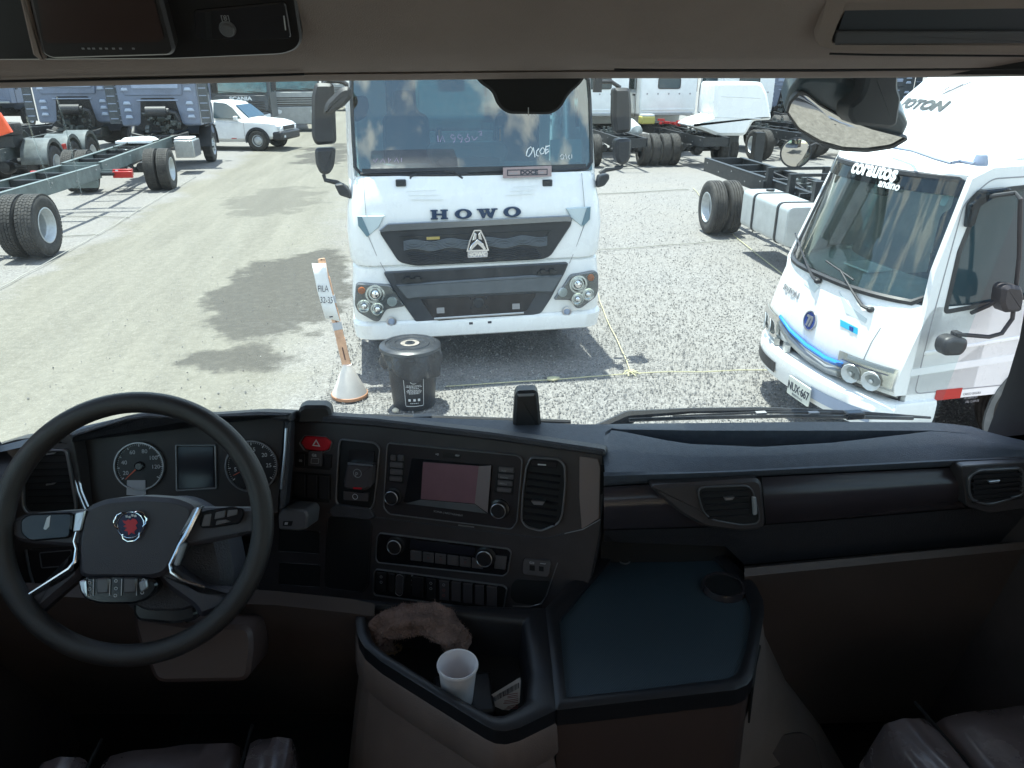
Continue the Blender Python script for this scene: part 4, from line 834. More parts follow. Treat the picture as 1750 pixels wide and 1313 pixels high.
M['glassblk'] = mat('tinted_window', (.02, .045, .055), .06, spec=.9)
GA = 'bare chassis trucks parked along the left of the dirt track'
# nearest left: only the tail of the frame and its dual wheels are in view
def left_trucks():
    loc = (-7.50, 13.8); Q = Loc(loc, R(178)); t = thing('chassis_truck', 'bare truck frame with the nearest dual wheel at the left edge of the view', 'truck', (*loc, 0), R(178), GA)
    chassis(t, Q, rear=-4.5, front=5.2, zr=1.0, hi=True, frontax=None, seed=3, rail='rail')
    loc = (-7.62, 21.45); rz = R(3); Q = Loc(loc, rz); t = thing('chassis_truck', 'chassis truck with blue grey sleeper cab and red tail light beside the pickup', 'truck', (*loc, 0), rz, GA)
    chassis(t, Q, rear=-2.7, front=6.6, zr=1.0, hi=True, frontax=6.5, seed=5, clutter=2); cab_rear(t, Q, 4.95)
    P_box(t, Q, 'battery_box', M['steel'], (.95, 3.6, .72), (.55, .9, .5), bevel=.02); P_box(t, Q, 'battery_cover', M['offwhite'], (.9, 3.7, 1.0), (.5, .7, .05), bevel=.02)
    for k in range(6): P_box(t, Q, 'box_rib', M['icong'], (1.235, 3.22 + .15 * k, .72), (.02, .03, .44))
    mb = MB(); mb.lathe(Q(-.1, 2.6, 1.02), Q.uz, [(0, 0), (.45, .0), (.5, .03), (.42, .09), (.2, .1), (0, .1)], 24); mb.box(Q(-.1, 2.0, 1.05), (.9, .35, .06), rz=Q.rz); obj('fifth_wheel', mb, M['offwhite'], t)
    for s in (-1, 1):
        mb = MB(); rows = []
        for i in range(9): a = math.pi * i / 8; rows.append([Q(s * x, 6.5 - .68 * math.cos(a), .55 + .68 * math.sin(a)) for x in (.86, 1.24)])
        mb.loft(rows); obj('wheel_arch', mb, M['black'], t)
    # multi-axle truck with grey mudguards and a spare wheel on its frame
    loc = (-10.9, 22.6); rz = R(2); Q = Loc(loc, rz); t = thing('chassis_truck', 'multi axle truck with grey mudguards and a flat spare wheel at far left', 'truck', (*loc, 0), rz, GA)
    chassis(t, Q, rear=-1.2, front=7.6, zr=1.05, axles=(0, 1.4, 2.8), frontax=7.2, seed=9, rail='frame', clutter=2, lights=False); cab_rear(t, Q, 5.6)
    for a in (0, 1.4, 2.8):
        for s in (-1, 1):
            mb = MB(); rows = []
            for i in range(11): q = math.pi * i / 10; rows.append([Q(s * x, a - .64 * math.cos(q), .62 + .62 * math.sin(q)) for x in (.62, 1.27)] + [Q(s * 1.27, a - .57 * math.cos(q), .58 + .56 * math.sin(q))])
            mb.loft(rows); o = obj('mudguard', mb, M['mud'], t); md = o.modifiers.new('s', 'SOLIDIFY'); md.thickness = .02
    for s in (-1, 1): P_box(t, Q, 'side_light', M['red'], (s * 1.25, .72, .95), (.05, .2, .14))
    mb = MB(); c = Q(.15, -.3, 1.5); mb.lathe(c, (0, 0, 1), [(.3, -.12), (.34, -.15), (.5, -.14), (.52, -.08), (.52, .08), (.5, .14), (.34, .15), (.3, .12)], 36); sp = obj('spare_tyre', mb, M['tyre'], t); mb = MB(); mb.lathe(c, (0, 0, 1), [(.3, .13), (.27, .05), (.2, .05), (.12, .11), (0, .12)], 28); obj('spare_rim', mb, M['rim'], sp)
    P_box(t, Q, 'spare_carrier', M['frameblk'], (.15, -.3, 1.2), (.8, .6, .28))
    # a third blue-grey cab, seen between the two others, side on
    loc = (-13.6, 31.5); rz = R(-24); Q = Loc(loc, rz); t = thing('chassis_truck', 'dark grey tractor cab half hidden between the two blue grey cabs', 'truck', (*loc, 0), rz, GA)
    chassis(t, Q, rear=-1.5, front=4.6, frontax=4.2, seed=12, rail='frameblk', lights=False); cab_rear(t, Q, 2.6, m='cabdark'); P_box(t, Q, 'white_tank', M['offwhite'], (.9, 1.6, .9), (.5, .7, .6), bevel=.05)
    loc = (-10.2, 33.5); rz = R(4); Q = Loc(loc, rz); t = thing('chassis_truck', 'blue grey tractor with dark side louvres behind the middle of the left row', 'truck', (*loc, 0), rz, GA)
    chassis(t, Q, rear=-1.5, front=4.6, frontax=4.2, seed=13, rail='frame', lights=True); cab_rear(t, Q, 2.0)
    loc = (-17.5, 30); Q = Loc(loc, R(3)); t = thing('chassis_truck', 'blue grey tractor at the far left edge behind the orange panel', 'truck', (*loc, 0), R(3), GA)
    chassis(t, Q, rear=-1.5, front=4.6, frontax=4.2, seed=14, rail='frame', lights=False); cab_rear(t, Q, 2.0)
    # orange panel entering from the left
    p = onY(6, 215, 18.6); f = Fr(p, (1, 0, 0), (0, 0, 1)); A = [f.at(*q) for q in ((-60, 180), (0, 193), (21, 226), (0, 233), (-60, 238))]
    b = Vector((p.x, p.y, 0)); t = thing('orange_barrier', 'orange panel on a post at the far left edge of the view', 'barrier', b); mb = MB(); mb.prism(f, A, -.05, .05, .02); obj('panel', mb, M['orange'], t); mb = MB(); c = f.at(-40, 230); q = f.W(*c); mb.cyl((q.x, q.y, 0), (q.x, q.y, q.z), .03, 8); mb.lathe((q.x, q.y, 0), (0, 0, 1), [(.25, 0), (.25, .04), (.04, .07), (0, .07)], 16); obj('post', mb, M['steel'], t)
left_trucks()
def pickup():
    rz = R(-104); c = onZ(445, 258, 0); Q0 = Loc((0, 0), rz); fw = (0.80, 1.55)       # right front wheel position in the car's own frame
    loc = (c.x - (Q0.ux * fw[0] + Q0.uy * fw[1]).x, c.y + .1 - (Q0.ux * fw[0] + Q0.uy * fw[1]).y); Q = Loc(loc, rz)
    t = thing('pickup', 'white pickup with black wheel arch trim and steel wheels parked by the grey tractor', 'pickup', (*loc, 0), rz)
    h = .93
    def sec(y, prof): return [Q(x * 1.0, y, z) for x, z in prof]
    # sections along the length: half profile (x, z)
    S = []
    def ring_(y, w, zb, zm, zt, wt):
        H_ = [(0, zb), (w * .9, zb), (w, zb + .1), (w, zm - .12), (w * .975, zm - .02), (w * .93, zm), (wt, zt - .05), (wt * .93, zt), (0, zt + .015)]
        return [Q(-x, y, z) for x, z in H_[::-1]] + [Q(x, y, z) for x, z in H_[1:]]
    data = [(-2.5, .86, .55, 1.05, 1.06, .84), (-2.45, .92, .42, 1.08, 1.09, .88), (-1.0, .94, .38, 1.08, 1.09, .9), (-.98, .94, .36, 1.08, 1.09, .9), (-.86, .94, .36, 1.08, 1.74, .70), (-.2, .94, .34, 1.06, 1.80, .72), (.5, .94, .34, 1.04, 1.74, .68), (.62, .94, .34, 1.04, 1.66, .66), (1.2, .94, .36, 1.06, 1.17, .80), (1.25, .94, .38, 1.06, 1.15, .82), (2.0, .93, .42, 1.02, 1.08, .82), (2.33, .88, .45, .96, 1.0, .78), (2.43, .78, .5, .82, .84, .7)]
    mb = MB(); mb.loft([ring_(*d) for d in data]); n = len(ring_(*data[0])); mb.f.append(tuple(range(n))); mb.mi.append(0); k = (len(data) - 1) * n; mb.f.append(tuple(k + i for i in range(n))[::-1]); mb.mi.append(0)
    obj('body', mb, M['white'], t, smooth=40)
    for s in (-1, 1):
        f = Fr(Q(s * .905, 0, 0), Q.uy, (Q.uz - Q.ux * s * .30).normalized()); W_ = [[(-.8, 1.17), (-.72, 1.68), (-.22, 1.75), (-.2, 1.17)], [(-.12, 1.17), (-.14, 1.75), (.36, 1.70), (.62, 1.55), (.98, 1.17)]]
        for w in W_:
            f = Fr(Q(s * .962, 0, 1.02), Q.uy, (Q.uz - Q.ux * s * .345)); mb = MB(); mb.prism(f, rounded([(a, (z - 1.02) * 1.05) for a, z in w], .05), -.012 * 0 - .03, .035); obj('side_window', mb, M['glassblk'], t)
        for y in (1.55, -1.5):
            mb = MB(); rows = []
            for i in range(13):
                q = math.pi * (i / 12) * 1.1 - .16; rows.append([Q(s * .90, y - .40 * math.cos(q), .37 + .40 * math.sin(q)), Q(s * .975, y - .41 * math.cos(q), .37 + .41 * math.sin(q)), Q(s * .96, y - .50 * math.cos(q), .37 + .50 * math.sin(q))])
            mb.loft(rows); obj('arch_trim', mb, M['black'], t); mb = MB(); mb.lathe(Q(s * .935, y, .37), Q.ux * s, [(0, 0), (.41, 0), (.41, .012), (0, .012)], 28); obj('wheel_well', mb, M['hole'], t)
            wheel_at(t, Q(s * .86, y, .375), Q.ux * s, .375, .26, hub='front', tread='rib')
        mb = MB(); mb.box(Q(s * 1.03, .80, 1.18), (.16, .14, .17), rz=rz); obj('mirror', mb, M['white_pl'], t, bevel=.03)
        for y in (-.15, 1.05): P_box(t, Q, 'door_gap', M['icong'], (s * .942, y, .75), (.006, .012, .6))
        for y in (-.05, -.6): P_box(t, Q, 'door_handle', M['black'], (s * .95, y - .1, .93), (.03, .14, .03))
        P_box(t, Q, 'sill_reflector', M['redp'], (s * .945, .6, .45), (.008, .2, .03)); P_box(t, Q, 'headlight', M['lampw'], (s * .72, 2.3, .84), (.32, .22, .15), bevel=.03)
    mb = MB(); mb.prism(Fr(Q(0, 1.17, 1.20), -Q.ux, (Q.uz * .49 - Q.uy * .575)), rounded([(-.76, .0), (.76, .0), (.63, .66), (-.63, .66)], .06), .0, .03); obj('windscreen', mb, M['glassblk'], t)
    P_box(t, Q, 'bumper', M['black'], (0, 2.32, .55), (1.84, .42, .34), bevel=.08); P_box(t, Q, 'grille', M['black'], (0, 2.44, .82), (1.0, .06, .14)); P_box(t, Q, 'fog_light', M['lampw'], (.65, 2.52, .52), (.14, .04, .08))
pickup()
def front_truck(name, label, loc, rz, body, lower, w=2.45, txt=None, z0=1.2, z1=3.0, group=None):
    """a truck cab facing along its own +y"""
    Q = Loc(loc, rz); t = thing(name, label, 'truck', (*loc, 0), rz, group); h = w / 2; g = Fr(Q(0, 0, 0), Q.uy, Q.uz)
    side = rounded([(0, .9), (.1, 1.9), (-.16, z1), (-.4, z1 + .35), (-2.0, z1 + .3), (-2.1, .9)], .08, 3); mb = MB(); mb.prism(g, side, -h, h, .05); obj('cab_shell', mb, M[body], t, bevel=.05)
    f = Fr(Q(0, .14, 0), -Q.ux, Q.uz); ws = Fr(Q(0, .125, 1.95), -Q.ux, (Q.uz - Q.uy * .24)); mb = MB(); mb.prism(ws, rrect(-h + .1, 0, h - .1, z1 - 1.98, .1), 0, .02, .006); obj('windscreen', mb, M['glassT2'], t)
    mb = MB(); mb.prism(f, rounded([(-h + .12, 1.22), (h - .12, 1.22), (h - .05, 1.75), (h - .2, 1.86), (-h + .2, 1.86), (-h + .05, 1.75)], .06), -.04, .03, .02); gr = obj('grille_panel', mb, M[lower], t)
    for k in range(4): mb = MB(); mb.prism(f, rrect(-h + .25, 1.26 + .1 * k, h - .25, 1.31 + .1 * k, .01), .03, .05, .008); obj('grille_slat', mb, M['black'], gr)
    mb = MB(); mb.prism(f, rounded([(-h, .35), (h, .35), (h, 1.05), (h - .2, 1.18), (-h + .2, 1.18), (-h, 1.05)], .08), -.3, .06, .03); obj('bumper', mb, M[lower], t)
    for s in (-1, 1):
        mb = MB(); mb.prism(f, rounded([(s * (h - .05), .82), (s * (h - .5), .86), (s * (h - .55), 1.0), (s * (h - .05), 1.12)], .04), .06, .08, .01); obj('headlight', mb, M['lampw'], t)
        wheel_at(t, Q(s * (h - .17), -.9, .5), Q.ux * s, .5, .3, hub='front', tread='rib')
        mb = MB(); mb.prism(Fr(Q(s * (h + .2), .1, 2.5), -Q.ux, Q.uz), rrect(-.1, -.45, .1, .3, .05), -.06, .06, .02); mb.tube([Q(s * h, 0, 2.85), Q(s * (h + .2), .1, 2.84), Q(s * (h + .2), .1, 2.7)], .02, 6); obj('mirror', mb, M['black'], t)
        win = rounded([(-.35, 1.95), (-.5, z1 - .1), (-1.3, z1 - .1), (-1.3, 1.95)], .05); mb = MB(); mb.prism(Fr(Q(s * (h + .002), 0, 0), Q.uy, Q.uz), win, -.01, .01); obj('side_window', mb, M['glassblk'], t)
    mb = MB(); mb.tube([Q(-h + .2, .17, 1.96), Q(-.3, .14, 2.02)], .014, 4); mb.tube([Q(.1, .17, 1.96), Q(h - .3, .14, 2.02)], .014, 4); o = obj('wipers', mb, M['black'], t); o['kind'] = 'stuff'
    if txt: tx = text_mb(txt, f, 0, 1.66 if txt == 'SCANIA' else 1.5, .21, .02, 1.25, bold=.008, align='CENTER', c=.031); obj('lettering', tx, M['lampw'], t)
    P_box(t, Q, 'cargo_frame', M['frameblk'], (0, -4.4, .85), (.9, 4.8, .3))
    for s in (-1, 1): wheel_at(t, Q(s * (h - .25), -5.6, .5), Q.ux * s, .5, .56, hub='rear', tread='rib')
    return t, Q
M['glassT2'] = mat('teal_windscreen', (.04, .11, .11), .07, spec=.9, var=.5, scale=2.5)
front_truck('tractor_truck', 'dark tractor with pale SCANIA lettering and teal windscreen behind the white pickup', (-7.35, 36.2), R(182), 'cabdark', 'cabdark', txt='SCANIA')
front_truck('tractor_truck', 'silver grey truck at the end of the track right of the pickup', (-5.75, 41), R(188), 'cabdark', 'silver')
front_truck('tractor_truck', 'small white box truck farthest away along the dirt track', (-4.9, 60), R(180), 'white', 'silver')
t = thing('flag_pole', 'thin pale pole between the pickup and the silver truck', 'pole', (-6.4, 38.5, 0)); mb = MB(); mb.cyl((-6.4, 38.5, 0), (-6.4, 38.5, 4), .05, 8); obj('shaft', mb, M['offwhite'], t); mb = MB(); mb.lathe((-6.4, 38.5, 0), (0, 0, 1), [(.3, 0), (.3, .1), (.06, .14), (0, .14)], 12); obj('foot', mb, M['icong'], t)
GB = 'white cab chassis trucks parked beyond the big white truck'
def right_trucks():
    def tr(lab, loc, rz, y0, **k):
        Q = Loc(loc, rz); t = thing('chassis_truck', lab, 'truck', (*loc, 0), rz, GB); kk = dict(rear=-1.6, front=y0 + 1.6, zr=.98, rail='frameblk', frontax=y0 + 1.2, r=.5, tread='rib', clutter=3, lights=False, hi=True); kk.update(k); cb = kk.pop('cab', 'offwhite')
        chassis(t, Q, **kk); cab_rear(t, Q, y0, m=cb, w=2.1, z0=1.25, z1=2.98, style='light'); return t, Q
    tr('white cab chassis truck seen through the big truck windows', (1.25, 21.5), R(0), 4.6, seed=21)
    tr('white cab chassis truck showing just right of the big truck', (6.6, 25.1), R(1), 2.9, seed=22)
    t, Q = tr('white cab chassis truck with yellow and red parts below the rear window', (9.2, 25.1), R(1.5), 3.1, seed=23)
    t2, Q2 = tr('white cab chassis truck whose dual wheel stands below the white fairing', (12.85, 26.35), R(5), 3.0, seed=24)
    tr('white cab truck half hidden left of the fairing', (3.9, 31), R(0), 2.9, seed=27)
    # engine details in red and yellow
    P_box(t, Q, 'yellow_tank', M['yellow'], (-1.05, 2.2, 1.28), (.5, .4, .26), bevel=.04); P_box(t, Q, 'tank_cap', M['white_pl'], (-1.05, 2.2, 1.44), (.44, .36, .06))
    mb = MB(); q = random.Random(2)
    for k in range(9): c = Q(q.uniform(-.55, .3), 2.4 + q.uniform(-.2, .2), 1.05 + q.uniform(0, .25)); mb.box(c, (q.uniform(.1, .3), .1, .07), rz=q.random() * 3)
    obj('red_engine_parts', mb, M['redp'], t)['kind'] = 'stuff'
    mb = MB(); mb.tube([Q(.1, .4, 1.0), Q(.2, .6, 1.25), Q(.5, .9, 1.35), Q(.9, 1.2, 1.3)], .035, 8); obj('grey_pipe', mb, M['steel'], t)
    mb = MB(); mb.lathe(Q(-1.9, 1.0, 1.1), Q.uy + Q.uz * .2, [(0, -.5), (.2, -.45), (.22, -.3), (.22, .4), (.16, .5), (0, .52)], 16); obj('dusty_filter', mb, M['alu'], t)
    # moulded roof fairing lying on the chassis
    F_ = Fr((10.3, 24.4, 0), (1, 0, 0), (0, 0, 1)); base = Vector((10.3, 24.6, 0)); t3 = thing('roof_fairing', 'large white moulded fairing lying across the black chassis frames', 'fairing', base)
    O = [(1176, 215), (1196, 204), (1222, 197), (1219, 178), (1222, 140), (1300, 140), (1310, 160), (1318, 205), (1287, 206), (1272, 232), (1225, 232), (1200, 222)]
    P = [F_.at(*p) for p in O]; rows = []
    for d, k in ((0, .0), (-.25, -.02), (-.8, -.03), (-1.3, .05)): rows.append([F_.W(a * (1 - max(0, k)), b + (.05 * k), d) for a, b in P])
    mb = MB(); f3 = F_; mb.prism(f3, rounded(P, .12, 3), -1.2, .1, .09); obj('shell', mb, M['white'], t3, bevel=.05, seg=3)
    for i, (x0, x1, yy) in enumerate(((1232, 1300, 165), (1215, 1300, 200))):
        a = F_.at(x0, yy, .1); b = F_.at(x1, yy + 3, .1); mb = MB(); mb.tube([F_.W(*a, .1), F_.W(*b, .1)], .015, 5); obj('crease', mb, M['white_pl'], t3)
    P_box(t3, Loc((10.2, 24.9), 0), 'prop', M['frameblk'], (0, 0, .55), (.5, .4, 1.1)); P_box(t3, Loc((10.2, 24.9), 0), 'prop', M['frameblk'], (1.1, .2, .5), (.3, .3, 1.0))
    # black chassis nearest on the right
    loc = (6.78, 14.2); rz = R(178.5); Q = Loc(loc, rz); t = thing('chassis_truck', 'black bare chassis with pale grey fuel tank behind the small white truck', 'truck', (*loc, 0), rz, 'bare chassis trucks on the right')
    chassis(t, Q, rear=-2.7, front=4.4, zr=1.12, half=.44, rail='frameblk', hi=True, frontax=None, r=.5, seed=31, clutter=4, lights=False, tread='rib', tank=(1, 1.5, 3.3, 'alu'))
    for k, y in enumerate((1.0, 1.9, 2.8)):
        for s in (-1, 1): P_box(t, Q, 'body_bracket', M['frameblk'], (s * .52, y, 1.18), (.1, .1, .35))
        P_box(t, Q, 'cross_tube', M['frameblk'], (0, y, 1.33), (1.1, .05, .05))
    for y, m in ((1.2, 'offwhite'), (2.2, 'offwhite')): P_box(t, Q, 'battery_cover', M[m], (.0, y, .98), (.5, .45, .12), bevel=.02)
    mb = MB(); mb.tube([Q(.3, 3.0, 1.2), Q(.35, 3.1, 1.4), Q(.1, 3.3, 1.45), Q(-.1, 3.6, 1.3)], .03, 8); obj('steel_pipe', mb, M['satin'], t)
    mb = MB(); mb.tube([Q(.52, 3.4, 1.1), Q(.52, 3.4, 1.75)], .05, 8); obj('post_black', mb, M['frameblk'], t)
    # dark vehicles at the far right
    for lab, loc, rz, b in (('dark blue truck cab facing away behind the front mirror', (17.0, 33.5), R(-8), 'bluegrey'), ('black truck cab beyond the white fairing', (20.4, 32), R(-14), 'cabdark')):
        Q = Loc(loc, rz); t = thing('tractor_truck', lab, 'truck', (*loc, 0), rz); chassis(t, Q, rear=-4, front=4, frontax=3.4, rail='frameblk', seed=int(loc[0]), clutter=4, lights=False); cab_rear(t, Q, 1.9, m=b)
    loc = (15.3, 27.5); Q = Loc(loc, R(20)); t = thing('chassis_truck', 'black chassis carrying red air tanks right of the fairing', 'truck', (*loc, 0), R(20)); chassis(t, Q, rear=-3.5, front=4, rail='frameblk', frontax=3, r=.5, seed=44, clutter=5, lights=False, tread='rib')
    for x in (-.25, .35): mb = MB(); mb.lathe(Q(x, -2.6, 1.1), Q.uz, [(0, -.15), (.2, -.15), (.22, 0), (.2, .15), (0, .18)], 14); obj('red_tank', mb, M['redp'], t)
    mb = MB(); mb.lathe(Q(-1.0, -.6, 1.1), Q.uy, [(0, -.8), (.25, -.75), (.28, 0), (.25, .75), (0, .8)], 16); obj('white_tank', mb, M['offwhite'], t)
    for i, (x, y, b) in enumerate(((-12, 44, 'bluegrey'), (-16.5, 46, 'white'), (-21.5, 42, 'bluegrey'), (2.5, 46, 'offwhite'), (8.0, 45, 'offwhite'), (13.5, 44, 'white'), (19.5, 43, 'offwhite'), (26, 40, 'bluegrey'), (-1.5, 50, 'bluegrey'), (31, 37, 'white'), (23, 28, 'cabdark'))):
        Q = Loc((x, y), R(i * 7 % 11 - 5)); t = thing('tractor_truck', LABS[i], 'truck', (x, y, 0), R(i * 7 % 11 - 5), 'distant trucks at the back of the yard'); chassis(t, Q, rear=-2, front=4, rail='frameblk', frontax=3.6, seed=50 + i, clutter=1, lights=False, tread='rib'); cab_rear(t, Q, 2.0, m=b, style='light')
LABS = ['distant blue grey cab behind the left row', 'distant white cab behind the left row', 'distant blue grey cab at the far left of the back row', 'distant pale cab behind the big white truck', 'distant pale cab above the black chassis frames', 'distant white cab behind the white fairing', 'distant pale cab right of the white fairing', 'distant blue grey cab at the right of the back row', 'distant blue grey cab beyond the big truck', 'distant white cab at the far right of the back row', 'dark truck cab between the mirror and the small white truck']
right_trucks()
# ------------------------------------------------------------------ small white truck on the right, facing left
FU = Vector((.1, -.995, 0)).normalized(); FO = Vector((3.36, 5.96, 0)); FF = Fr(FO, FU, (0, 0, 1))      # n points to the left of the view
FS = Fr(FO + FU * .95 - FF.n * .0, -FF.n, (0, 0, 1))                 # side facing the camera: u runs towards its rear
def fw(a, b, z): return FO + FU * a - FF.n * b + Vector((0, 0, z))
def small_truck():
    t = thing('light_truck', 'small white truck with blue badge, plate NUX 667 and corautos lettering on its windscreen', 'truck', FO); wm = M['white']; W2 = .95
    def curve(a, k=.22, e=2.6): return k * abs(a / W2) ** e
    # front sections: z -> setback at the middle
    LV = [(.62, .02, .16), (.70, -.01, .17), (.85, -.005, .2), (1.0, .015, .22), (1.15, .04, .24), (1.28, .07, .26)]
    xs = [-1 + 2 * i / 24 for i in range(25)]
    def row(z, b0, k, w=W2): return [fw(-w, 3.0, z)] + [fw(-w, .9, z)] + [fw(x * w, b0 + k * abs(x) ** 3.0, z) for x in xs] + [fw(w, .9, z), fw(w, 3.0, z)]
    mb = MB(); mb.loft([row(*l) for l in LV] + [row(1.33, .09, .28)]); obj('cab_front', mb, wm, t, smooth=50)
    # windscreen
    def wb(z): return .075 + (z - 1.32) * .31
    def wrow(z, half, k=.0): return [fw(x * half, wb(z) + .27 * abs(x) ** 3.0 + k, z - .10 * (1 - abs(x) ** 2) * (1 - (z - 1.42) / .85) * 0) for x in xs]
    zs = [1.32, 1.5, 1.7, 1.9, 2.1, 2.24]
    mb = MB(); mb.loft([wrow(z, .90 - .09 * (z - 1.36)) for z in zs]); obj('windscreen', mb, M['glassF'], t, smooth=80)
    loop = [(x * .985, 1.335) for x in xs[1:-1]] + [(.99, 1.40), (1, 1.6), (1, 2.0), (.985, 2.17)] + [(-x * .96, 2.235) for x in xs[1:-1]] + [(-.985, 2.17), (-1, 2.0), (-1, 1.6), (-.99, 1.42)]
    mb = MB(); mb.tube([fw(x * (.90 - .09 * (z - 1.36)), wb(z) + .27 * abs(x) ** 3 - .006, z) for x, z in loop], .026, 6, closed=True); obj('windscreen_seal', mb, M['black'], t)
    mb = MB(); mb.loft([[fw(x * .86, wb(z) + .27 * abs(x * .96) ** 3 - .004, z) for x in xs] for z in (2.12, 2.235)]); obj('sunstrip', mb, M['glassD'], t)
    for s in (-1, 1):
        mb = MB(); rows = []
        for z in (1.33, 1.5, 1.8, 2.1, 2.3): h = .90 - .09 * (z - 1.36); b = wb(z) + .27; rows.append([fw(s * a, bb, z) for a, bb in ((h - .01, b + .0), (h + .03, b + .03), (W2 - .012 - .03 * (z - 1.36), b + .06), (W2 - .02 - .03 * (z - 1.36), b + .11), (h - .03, b + .11))])
        mb.loft(rows, closed=True); obj('windscreen_pillar', mb, wm, t)
    # roof and deflector
    R_ = [(2.215, .35, .29, .86), (2.27, .37, .29, .90), (2.33, .48, .29, .92), (2.37, .72, .25, .92)]
    mb = MB(); mb.loft([[fw(-w, 2.6, z)] + [fw(x * w, b + k * abs(x) ** 3, z) for x in xs] + [fw(w, 2.6, z)] for z, b, k, w in R_] + [[fw(x * .9, 2.6, 2.40) for x in [-1] + xs + [1]]]); obj('roof', mb, wm, t, smooth=50)
    D = [(2.34, .68, .2, .80), (2.42, .72, .2, .83), (2.75, 1.00, .2, .84), (3.1, 1.38, .22, .80), (3.3, 1.75, .25, .72), (3.36, 2.3, .2, .6)]
    mb = MB(); mb.loft([[fw(-w, 2.9, z)] + [fw(x * w, b + k * abs(x) ** 2.5, z) for x in xs] + [fw(w, 2.9, z)] for z, b, k, w in D]); obj('roof_deflector', mb, wm, t, smooth=50)
    # side facing the camera: sill, door and pillar with a real window opening
    def s_(p, c=0): return FS.at(*p, c)
    out = [(.28, .55), (3.0, .55), (3.0, 1.5), (3.0, 2.36), (1.2, 2.36), (.60, 2.34), (.44, 2.27), (.30, 1.60)]
    hole = [(.45, 1.27), (1.35, 1.36), (1.37, 1.8), (1.35, 2.2), (1.0, 2.22), (.68, 2.2), (.53, 2.14), (.45, 1.75)]
    mb = MB(); mb.ring(FS, out, hole, -.05, .0)
    side = obj('cab_side', mb, wm, t, smooth=20)
    mb = MB(); mb.prism(FS, rounded(hole, .05), -.03, -.02); obj('door_window', mb, M['glassblk'], t)
    mb = MB(); q = rounded(hole, .05); mb.ring(FS, ccw(q), shrink(ccw(q), .035), -.022, .006); obj('window_seal', mb, M['black'], t)
    mb = MB(); dl = rounded([(.35, .62), (1.45, .62), (1.47, 2.29), (.60, 2.27), (.41, 2.1), (.36, 1.2)], .06); mb.ring(FS, ccw(dl), shrink(ccw(dl), .010), -.002, .0015); obj('door_seam', mb, M['icong'], t)
    mb = MB(); mb.prism(FS, rounded([(.36, .95), (1.45, 1.03), (1.45, 1.06), (.36, .98)], .01, 2), 0, .012, .008); obj('door_crease', mb, wm, t)
    mb = MB(); mb.prism(FS, [(.28, .78), (1.4, .84), (1.4, .90), (.28, .84)], 0.001, .003); obj('crease_shade', mb, M['offwhite'], t)  # off-white strip paints the faint shade of a door crease
    a = s_((1600, 667)); b = s_((1640, 680)); mb = MB(); mb.prism(FS, [(a[0], b[1]), (b[0], b[1]), (b[0], a[1]), (a[0], a[1])], .003, .006); obj('red_reflector', mb, M['red'], t)
    c = s_((1645, 676)); tx = MB()
    for i in range(3):
        g = text_mb(('CARGO SEGURA', 'AL SERVICIO', 'DEL CLIENTE')[i], FS, c[0] + .02 * i, c[1] - .035 * i, .028, .001, .8, c=.002); tx.add(g.v, g.f)
    obj('door_print', tx, M['icong'], t)['kind'] = 'stuff'
    # wheel and arch
    wc = fw(.80, 1.15, .42); mb = MB(); mb.lathe(FS.W(1.58, .36, -.01), FS.n, [(0, 0), (.50, 0), (.50, .02), (.44, .02), (.44, -.02), (0, -.02)], 30); obj('wheel_arch', mb, M['mud'], t)
    for s in (-1, 1):
        wheel_at(t, fw(s * .84, 1.58, .42), FU * s, .42, .24, hub='front', tread='rib'); wheel_at(t, fw(s * .80, 4.6, .42), FU * s, .42, .44 + .06, hub='rear', tread='rib')
        mb = MB(); mb.box(fw(s * .38, 3.9, .7), (.07, 3.6, .2), rz=math.atan2(FU.y, FU.x)); obj('frame_rail', mb, M['frameblk'], t)
    mb = MB(); mb.box(fw(0, 4.5, 1.6), (1.9, 2.8, 1.5), rz=math.atan2(FU.y, FU.x)); obj('cargo_box', mb, M['offwhite'], t, bevel=.03)
    mb = MB(); mb.prism(Fr(fw(-.95, 0, 0), -FF.n, (0, 0, 1)), [(.3, .55), (2.9, .55), (2.9, 2.35), (.7, 2.3), (.3, 1.3)], 0, .03); obj('far_side', mb, M['white'], t)
    mb = MB(); mb.box(fw(0, 2.9, 1.5), (1.86, .04, 1.7), rz=math.atan2(FU.y, FU.x)); obj('back_wall', mb, M['offwhite'], t); mb = MB(); mb.box(fw(0, 1.6, .66), (1.8, 2.6, .1), rz=math.atan2(FU.y, FU.x)); obj('cab_floor', mb, M['black'], t)
    # inside: dash shelf, wheel, seats
    ti = mat('grey_interior', (.40, .43, .42), .6, var=.2, scale=5)
    mb = MB(); mb.loft([[fw(x * .86, b + .27 * abs(x) ** 3, z) for x in xs] for b, z in ((.16, 1.33), (.5, 1.40), (.66, 1.40), (.72, 1.2), (.72, .7))]); obj('dashboard', mb, ti, t)
    rc = fw(.42, .98, 1.46); ax = (-FF.n * .6 + Vector((0, 0, .8))).normalized(); x_ = ax.cross(FU).normalized(); mb = MB(); mb.tube([rc + (FU * math.cos(q) + x_ * math.sin(q)) * .22 for q in np.linspace(0, 2 * math.pi, 25)[:-1]], .018, 6, closed=True); mb.tube([rc - FU * .2, rc, rc + FU * .2], .02, 6); mb.tube([rc, rc - ax * .4], .03, 6); obj('steering_wheel', mb, M['black'], t)
